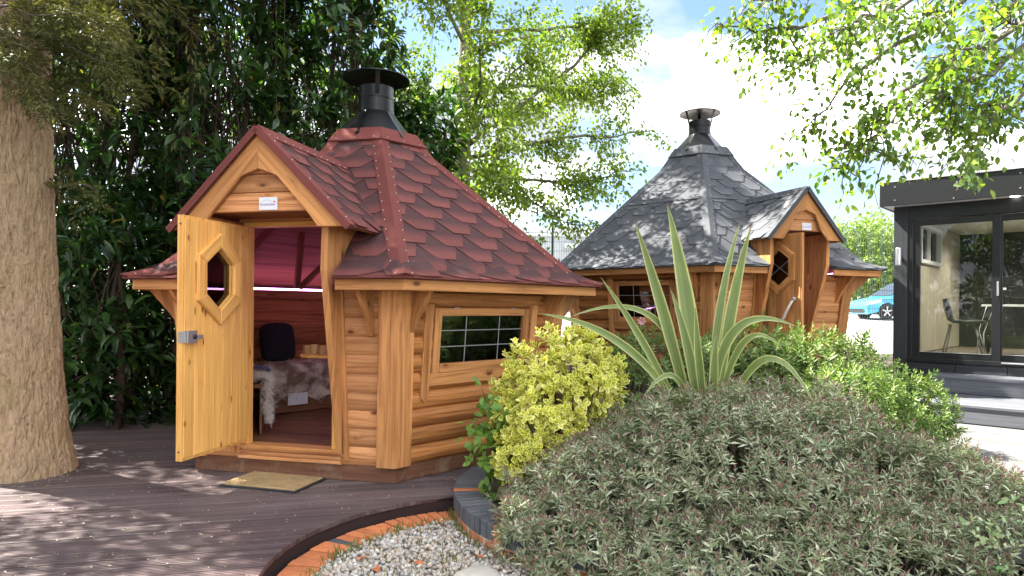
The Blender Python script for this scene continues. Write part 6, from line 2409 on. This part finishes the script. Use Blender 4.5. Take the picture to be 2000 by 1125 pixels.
# bright green shrubs behind it
rosette_shrub('evergreen_shrub', 'fresh bright green narrow leaved shrub sloping down towards the grey steps', [(2.75, 6.1, 0.35, 0.90, 0.6, 0.84), (3.3, 6.0, 0.3, 0.60, 0.5, 0.58), (2.2, 6.2, 0.4, 0.7, 0.5, 0.86), (2.95, 5.5, 0.2, 0.50, 0.5, 0.52), (2.7, 5.4, 0.3, 0.55, 0.5, 0.64)], 2600, 0.085, 0.27, 14, M['bright_shrub'], None, 0.3, (R(8), R(70)), singles=300, base_z=0.05)
rosette_shrub('evergreen_shrub', 'soft green variegated shrub behind the sword-leaved plant', [(1.25, 6.3, 0.35, 0.55, 0.5, 0.88), (1.75, 6.15, 0.35, 0.5, 0.45, 0.80), (0.95, 5.95, 0.35, 0.4, 0.4, 0.74)], 1100, 0.060, 0.38, 12, M['soft_shrub'], None, 0.3, (R(5), R(65)), base_z=0.05)


# variegated euonymus: green centre, yellow margin
def euonymus():
    root = empty('euonymus_shrub')
    tag(root, 'bushy shrub with yellow edged green leaves beside the cabin window', 'shrub')
    blobs = [(0.40, 5.05, 0.80, 0.40, 0.36, 0.40), (0.25, 4.95, 0.55, 0.34, 0.32, 0.34), (0.12, 4.78, 0.34, 0.22, 0.22, 0.20), (0.54, 5.12, 0.88, 0.28, 0.28, 0.32), (0.08, 5.1, 0.72, 0.2, 0.2, 0.36)]
    outer = np.array([(0, 0, 0), (0.30, 0.46, 0.07), (0.62, 0.48, 0.06), (0.88, 0.24, 0.0), (1.0, 0, -0.05), (0.88, -0.24, 0.0), (0.62, -0.48, 0.06), (0.30, -0.46, 0.07)])
    inner = np.array([(0.10, 0, -0.003), (0.34, 0.24, 0.025), (0.60, 0.26, 0.02), (0.80, 0.10, -0.01), (0.86, 0, -0.03), (0.80, -0.10, -0.01), (0.60, -0.26, 0.02), (0.34, -0.24, 0.025)])
    mid = np.array([(0.5, 0, -0.02)])
    tv = np.concatenate([outer, inner, mid])
    tf, tm = [], []
    for i in range(8):
        j = (i + 1) % 8
        tf += [(i, j, 8 + j), (i, 8 + j, 8 + i)]
        tm += [0, 0]
    for i in range(8):
        tf.append((8 + i, 8 + (i + 1) % 8, 16))
        tm.append(1)
    tf = np.array(tf)
    mats = [M['euo_yellow'], M['euo_green']]
    n = 850
    B = np.array(blobs)[rng.choice(5, n, p=[0.33, 0.25, 0.13, 0.17, 0.12])]
    dirs = unit(rng.normal(0, 1, (n, 3)))
    dirs[:, 1] = -np.abs(dirs[:, 1]) * np.where(rng.uniform(0, 1, n) < 0.7, 1, -1)
    rr = np.where(rng.uniform(0, 1, n) < 0.75, rng.uniform(0.9, 1.08, n), rng.uniform(0.55, 0.9, n))
    pos = B[:, :3] + dirs * B[:, 3:6] * rr[:, None]
    ok = pos[:, 2] > 0.12
    for b in blobs:
        ok &= np.linalg.norm((pos - np.array(b[:3])) / np.array(b[3:6]), axis=1) > 0.5
    pos, dirs = pos[ok], dirs[ok]
    m = len(pos)
    ax = unit(dirs + np.array([0, -0.15, 0.6]) + rng.normal(0, 0.25, (m, 3)))
    s1 = unit(np.cross(ax, rng.normal(0, 1, (m, 3))))
    s2 = np.cross(ax, s1)
    pos = pos + ax * ((rng.uniform(0, 1, m) < 0.12) * rng.uniform(0.02, 0.09, m))[:, None]
    P, D, U, L = [], [], [], []
    per = 9
    for k_ in range(per):
        t = k_ / (per - 1)
        ang = k_ * 2.4
        rd = s1 * math.cos(ang) + s2 * math.sin(ang)
        el = R(8) + R(62) * t
        P.append(pos + ax * ((t - 0.5) * 0.06))
        D.append(rd * math.cos(el) + ax * math.sin(el) + rng.normal(0, 0.14, (m, 3)))
        U.append(ax - rd * 0.2)
        L.append((0.068 - 0.022 * t) * rng.uniform(0.8, 1.15, m))
    P, D, U, L = [np.concatenate(a) for a in (P, D, U, L)]
    x, y, z = frames(D, U)
    W = L * 0.58
    vis = in_frame(P, -5)
    order = np.argsort(np.where(vis, P[:, 1] - 0.4 * D[:, 2] * 0, 99))
    # nearest, outermost leaves as single parts
    pick = np.zeros(len(P), bool)
    pick[order[:300]] = True
    base = np_mesh('leaf', tv, tf, mats, midx=tm, smooth=False)
    for i in np.nonzero(pick)[0]:
        o = bpy.data.objects.new('leaf', base)
        col.objects.link(o)
        o.parent = root
        mm = Matrix.Identity(4)
        for r_ in range(3):
            mm[r_][0], mm[r_][1], mm[r_][2], mm[r_][3] = x[i][r_] * L[i], y[i][r_] * W[i], z[i][r_] * L[i], P[i][r_]
        o.matrix_local = mm
    k = ~pick
    V = P[k][:, None] + x[k][:, None] * (tv[None, :, 0:1] * L[k][:, None, None]) + y[k][:, None] * (tv[None, :, 1:2] * W[k][:, None, None]) + z[k][:, None] * (tv[None, :, 2:3] * L[k][:, None, None])
    Fv = tf[None] + (np.arange(k.sum()) * len(tv))[:, None, None]
    o = link('foliage', np_mesh('foliage', V.reshape(-1, 3), Fv.reshape(-1, 3), mats, midx=np.tile(tm, k.sum()), rnd=np.repeat(rng.uniform(0, 1, k.sum()), len(tv))), root)
    tag(o, kind='stuff')
    st = []
    for i in rng.integers(0, m, 150):
        st.append((wander((0.35 + 0.3 * (pos[i][0] - 0.35), 5.0 + 0.2 * (pos[i][1] - 5.0), 0.05), pos[i], 5, 0.03).tolist(), [0.010, 0.008, 0.006, 0.005, 0.003]))
    tubes('stems', st, M['stem_brown'], root, 4)


euonymus()

# phormium: long folded sword leaves, each a part
ph = empty('flax_plant')
tag(ph, 'tall spiky plant with long sword shaped striped leaves', 'plant')
nt = NT('flax_leaf')
uv = nt.n('ShaderNodeUVMap').outputs[0]
sp = nt.n('ShaderNodeSeparateXYZ')
nt.l(uv, sp.inputs[0])
edge_ = nt.math('ABSOLUTE', nt.math('SUBTRACT', sp.outputs[1], 0.5))
stripe = nt.noise(scaled(nt, uv, 1.2, 26.0, 1.0), 1.0, 3).outputs['Fac']
c = nt.ramp(stripe, [(0.35, (0.15, 0.21, 0.075)), (0.65, (0.25, 0.31, 0.125))])
c = nt.mix(nt.ramp(edge_, [(0.34, 0.0), (0.44, 1.0)]), c, (0.58, 0.58, 0.27))
c = nt.mix(nt.ramp(sp.outputs[0], [(0.955, 0.0), (0.99, 1.0)]), c, (0.25, 0.13, 0.05))
b_ = nt.bsdf(c, 0.38, spec=0.45)
tr_ = nt.n('ShaderNodeBsdfTranslucent')
nt.l(nt.mix(1.0, c, (1.3, 1.35, 0.6), 'MULTIPLY'), tr_.inputs['Color'])
ms_ = nt.n('ShaderNodeMixShader')
ms_.inputs[0].default_value = 0.28
nt.l(b_.outputs[0], ms_.inputs[1])
nt.l(tr_.outputs[0], ms_.inputs[2])
M['flax'] = nt.done(ms_)


def flax_leaf(pts, width):
    """pts: control points from base to tip (3-4); blade with a V fold"""
    pts = [Vector(p) for p in pts]
    n = 18

    def bez(t):
        q = pts[:]
        while len(q) > 1:
            q = [q[i].lerp(q[i + 1], t) for i in range(len(q) - 1)]
        return q[0]
    V, Fc, U = [], [], []
    uvv = []
    for i in range(n + 1):
        t = i / n
        p = bez(t)
        d = (bez(min(1, t + 0.02)) - bez(max(0, t - 0.02))).normalized()
        view = Vector((0, -1, 0.35)) if not getattr(flax_leaf, 'turn', None) else flax_leaf.turn
        s = d.cross(view).normalized()
        nn = s.cross(d).normalized()
        wv = width * (0.55 + 0.9 * t if t < 0.45 else 0.955 * (1 - ((t - 0.45) / 0.55) ** 1.7)) if t < 1 else 0
        wv = max(wv, 0.0015)
        fold = wv * 0.35 * (1 - 0.5 * t)
        V += [p + s * wv / 2 + nn * fold, p + s * wv * 0.25 + nn * fold * 0.45, p, p - s * wv * 0.25 + nn * fold * 0.45, p - s * wv / 2 + nn * fold]
        uvv += [(t, 0.0), (t, 0.25), (t, 0.5), (t, 0.75), (t, 1.0)]
    for i in range(n):
        for k_ in range(4):
            a = 5 * i + k_
            Fc.append((a, a + 1, a + 6, a + 5))
    return link('leaf', mesh('leaf', V, Fc, M['flax'], uvs=[[uvv[a] for a in f] for f in Fc], smooth=True), ph)


FB = Vector((1.42, 4.98, 0.25))


def fl(base_px, mid_px, tip_px, Yb, Ym, Yt, w, bend=None):
    b = at_y(*base_px, Yb)
    m = at_y(*mid_px, Ym)
    t = at_y(*tip_px, Yt)
    # quadratic through the middle point
    ctrl = m * 2 - (b + t) * 0.5
    flax_leaf([b, ctrl, t], w)


fl((1368, 830), (1340, 600), (1302, 395), 5.0, 4.95, 4.85, 0.133)
fl((1352, 835), (1296, 620), (1238, 428), 5.0, 4.8, 4.6, 0.095)
fl((1386, 820), (1404, 610), (1446, 432), 5.0, 5.05, 5.1, 0.069)
fl((1394, 830), (1426, 610), (1468, 438), 5.0, 4.9, 4.8, 0.090)
fl((1342, 835), (1256, 672), (1172, 540), 5.0, 4.75, 4.5, 0.060)
fl((1366, 850), (1346, 700), (1308, 560), 4.95, 4.85, 4.8, 0.082)
fl((1380, 850), (1364, 710), (1358, 600), 4.9, 4.7, 4.6, 0.065)
fl((1340, 830), (1222, 680), (1048, 612), 5.0, 4.7, 4.4, 0.067)
fl((1345, 830), (1282, 628), (1106, 622), 5.0, 4.8, 4.55, 0.052)
fl((1392, 850), (1428, 654), (1560, 640), 4.95, 4.75, 4.6, 0.073)
fl((1396, 850), (1446, 676), (1530, 682), 4.95, 4.7, 4.5, 0.053)
fl((1402, 860), (1490, 704), (1598, 805), 4.9, 4.55, 4.25, 0.057)
fl((1352, 850), (1318, 738), (1252, 782), 4.9, 4.6, 4.45, 0.045)
fl((1390, 860), (1392, 740), (1400, 650), 4.85, 4.6, 4.5, 0.069)
fl((1372, 870), (1360, 790), (1338, 740), 4.75, 4.6, 4.5, 0.047)

# small leafy climber at the planter's rim
def twiggy(name, label, paths, leafL, mat, per, cat='plant', kind='oval', singles=300, jit=0.02, w=0.6):
    root = empty(name)
    tag(root, label, cat)
    P, D, U, L, st = [], [], [], [], []
    for pl in paths:
        q = np.array(pl, float)
        qq = np.concatenate([wander(q[i], q[i + 1], 5, 0.012)[:-1] for i in range(len(q) - 1)] + [q[-1:]])
        n = len(qq)
        st.append((qq.tolist(), [0.004 * (1 - 0.6 * t / n) for t in range(n)]))
        t = rng.uniform(0.1, 1, per) * (n - 1)
        ii = np.minimum(t.astype(int), n - 2)
        P.append(qq[ii] + (qq[ii + 1] - qq[ii]) * (t - ii)[:, None] + rng.normal(0, jit, (per, 3)))
        D.append(rng.normal(0, 0.7, (per, 3)) + np.array([-0.2, -0.3, 0.0]))
        U.append(rng.normal(0, 0.4, (per, 3)) + np.array([0, -0.5, 0.9]))
        L.append(rng.uniform(0.6, 1.2, per) * leafL)
    P, D, U, L = [np.concatenate(a) for a in (P, D, U, L)]
    ns = min(singles, len(P) - 20)
    foliage(root, P, D, U, L, L * w, kind, mat, singles=ns)
    tubes('stems', st, M['stem_brown'], root, 4)
    return root


pts_v = [[(990, 900), (960, 850), (900, 835)], [(985, 880), (950, 800), (935, 745)], [(990, 930), (960, 960), (940, 1005)], [(1000, 880), (960, 830), (930, 850)], [(990, 860), (975, 810), (955, 770)], [(990, 960), (970, 975), (955, 960)], [(1000, 930), (950, 900), (915, 890)], [(995, 900), (965, 880), (940, 870)], [(1000, 970), (975, 1000), (965, 1020)], [(985, 900), (965, 840), (985, 790)]]
twiggy('climbing_plant', 'thin stemmed leafy green climber growing over the planter rim', [[tuple(at_y(x, y, 4.95 - 0.12 * k_)) for k_, (x, y) in enumerate(pl)] for pl in pts_v], 0.078, M['vine'], 30, jit=0.035)
pts_i = [[(2020, 1130), (1960, 1080), (1905, 1050)], [(2030, 1100), (1980, 1040), (1935, 1020)], [(2010, 1060), (1990, 1000), (1985, 960)], [(2030, 1130), (1980, 1110), (1950, 1120)], [(1960, 1060), (1920, 1030), (1880, 1010)]]
M['ivy'] = leaf_mat('ivy', [(0.0, (0.16, 0.27, 0.10)), (0.5, (0.34, 0.45, 0.22)), (1.0, (0.55, 0.58, 0.36))], 0.25, 0.4)
twiggy('trailing_ivy', 'pale variegated ivy trailing over the hebe near the frame corner', [[tuple(at_y(x, y, 3.28 - 0.03 * k_)) for k_, (x, y) in enumerate(pl)] for pl in pts_i], 0.042, M['ivy'], 22)
# small pink flower in the soft shrub
fw = empty('pink_flower')
fp = at_y(1252, 628, 5.6)
M['pink'] = plain('pink', (0.62, 0.28, 0.34), 0.6)
for k_ in range(7):
    a = k_ * 2 * math.pi / 7
    V = [fp, fp + Vector((0.025 * math.cos(a - 0.3), -0.012, 0.025 * math.sin(a - 0.3))), fp + Vector((0.042 * math.cos(a), -0.006, 0.042 * math.sin(a))), fp + Vector((0.025 * math.cos(a + 0.3), -0.012, 0.025 * math.sin(a + 0.3)))]
    link('petal', mesh('petal', V, [(0, 1, 2, 3)], M['pink']), fw)
tubes('stalk', [([(fp.x, fp.y + 0.02, fp.z), (fp.x + 0.03, fp.y + 0.15, fp.z - 0.35)], 0.004)], M['vine'], fw, 5)
tag(fw, 'single pale pink flower beside the sword-leaved plant', 'flower')

# ------------------------------------------------------------------ grass in the pebbles, litter on the deck, fallen leaves
n = 700
a = rng.uniform(R(95), R(215), n)
r_ = np.where(rng.uniform(0, 1, n) < 0.6, rng.normal(1.10, 0.03, n), rng.uniform(0.3, 1.1, n))
p = np.stack([GC.x + r_ * np.cos(a), GC.y + r_ * np.sin(a), np.full(n, -0.11)], 1)
m2 = 260
a2 = rng.uniform(R(185), R(245), m2)
p2 = np.stack([PC.x + (PR + np.abs(rng.normal(0.015, 0.02, m2))) * np.cos(a2), PC.y + (PR + np.abs(rng.normal(0.015, 0.02, m2))) * np.sin(a2), np.full(m2, -0.11)], 1)
p = np.concatenate([p, p2])
p = p[((p[:, 0] - PC.x) ** 2 + (p[:, 1] - PC.y) ** 2 > PR ** 2)]
n = len(p)
d = rng.normal(0, 0.28, (n, 3)) + np.array([0, 0, 1.0])
V, Fv, nv = leaves_arrays(p, d, rng.normal(0, 1, (n, 3)), rng.uniform(0.03, 0.085, n), rng.uniform(0.003, 0.005, n), 'small')
M['grass'] = leaf_mat('grass', [(0.0, (0.14, 0.19, 0.045)), (1.0, (0.30, 0.30, 0.10))], 0.3, 0.5)
tag(link('grass', np_mesh('grass', V, Fv, M['grass'], rnd=np.repeat(rng.uniform(0, 1, n), nv))), 'thin grass blades sprouting among the pebbles and bricks', 'grass', kind='stuff')
n = 900
p = np.stack([rng.uniform(-4.5, 0.0, n), rng.uniform(3.4, 6.8, n), np.full(n, 0.002)], 1)
ok = (np.hypot(p[:, 0] - GC.x, p[:, 1] - GC.y) > GR + 0.02) & (np.hypot(p[:, 0] - PC.x, p[:, 1] - PC.y) > PR + 0.02) & (np.hypot(p[:, 0] - LC[0], p[:, 1] - LC[1]) > 1.8)
p = p[ok]
a_ = rng.uniform(-2.4, 0.6, 260)
r2_ = 0.36 + np.abs(rng.normal(0, 0.12, 260))
p = np.concatenate([p, np.stack([tx + r2_ * np.cos(a_), ty + r2_ * np.sin(a_), np.full(260, 0.003)], 1)])
n = len(p)
V, Fv, nv = leaves_arrays(p, rng.normal(0, 1, (n, 3)) * np.array([1, 1, 0.02]), np.tile(np.array([0, 0, 1.0]), (n, 1)) + rng.normal(0, 0.1, (n, 3)), rng.uniform(0.007, 0.026, n), rng.uniform(0.005, 0.013, n), 'small')
M['litter'] = leaf_mat('litter', [(0.0, (0.62, 0.55, 0.48)), (0.45, (0.5, 0.42, 0.34)), (0.6, (0.20, 0.12, 0.06)), (0.9, (0.3, 0.3, 0.1)), (1.0, (0.2, 0.3, 0.06))], 0.1, 0.7)
tag(link('petal_litter', np_mesh('petal_litter', V, Fv, M['litter'], rnd=np.repeat(rng.uniform(0, 1, n), nv))), 'tiny pale petals and leaf scraps strewn over the dark deck', 'litter', kind='stuff')
M['dead_leaf'] = plain('dead_leaf', (0.45, 0.14, 0.05), 0.7, nscale=30, namt=0.3)
for k_, (px0, py0, lab) in enumerate(((718, 1088, 'curled orange fallen leaf on the pebbles beside the grey edging brick'), (805, 1098, 'orange fallen leaf lying on the open pebbles'), (945, 1090, 'dark orange fallen leaf between the boulder and the planter wall'), (740, 1118, 'pale orange fallen leaf at the front of the pebble bed'))):
    p = at_z(px0, py0, -0.082)
    v, f = leaf_template('broad')
    o = link('fallen_leaf', np_mesh('fallen_leaf', v * np.array([0.085, 0.045, 0.12]), f, M['dead_leaf'], smooth=True))
    o.location = p
    o.rotation_euler = (random.uniform(-0.3, 0.3), random.uniform(-0.3, 0.1), random.uniform(0, 6))
    tag(o, lab, 'leaf', 'fallen leaves on the pebbles')
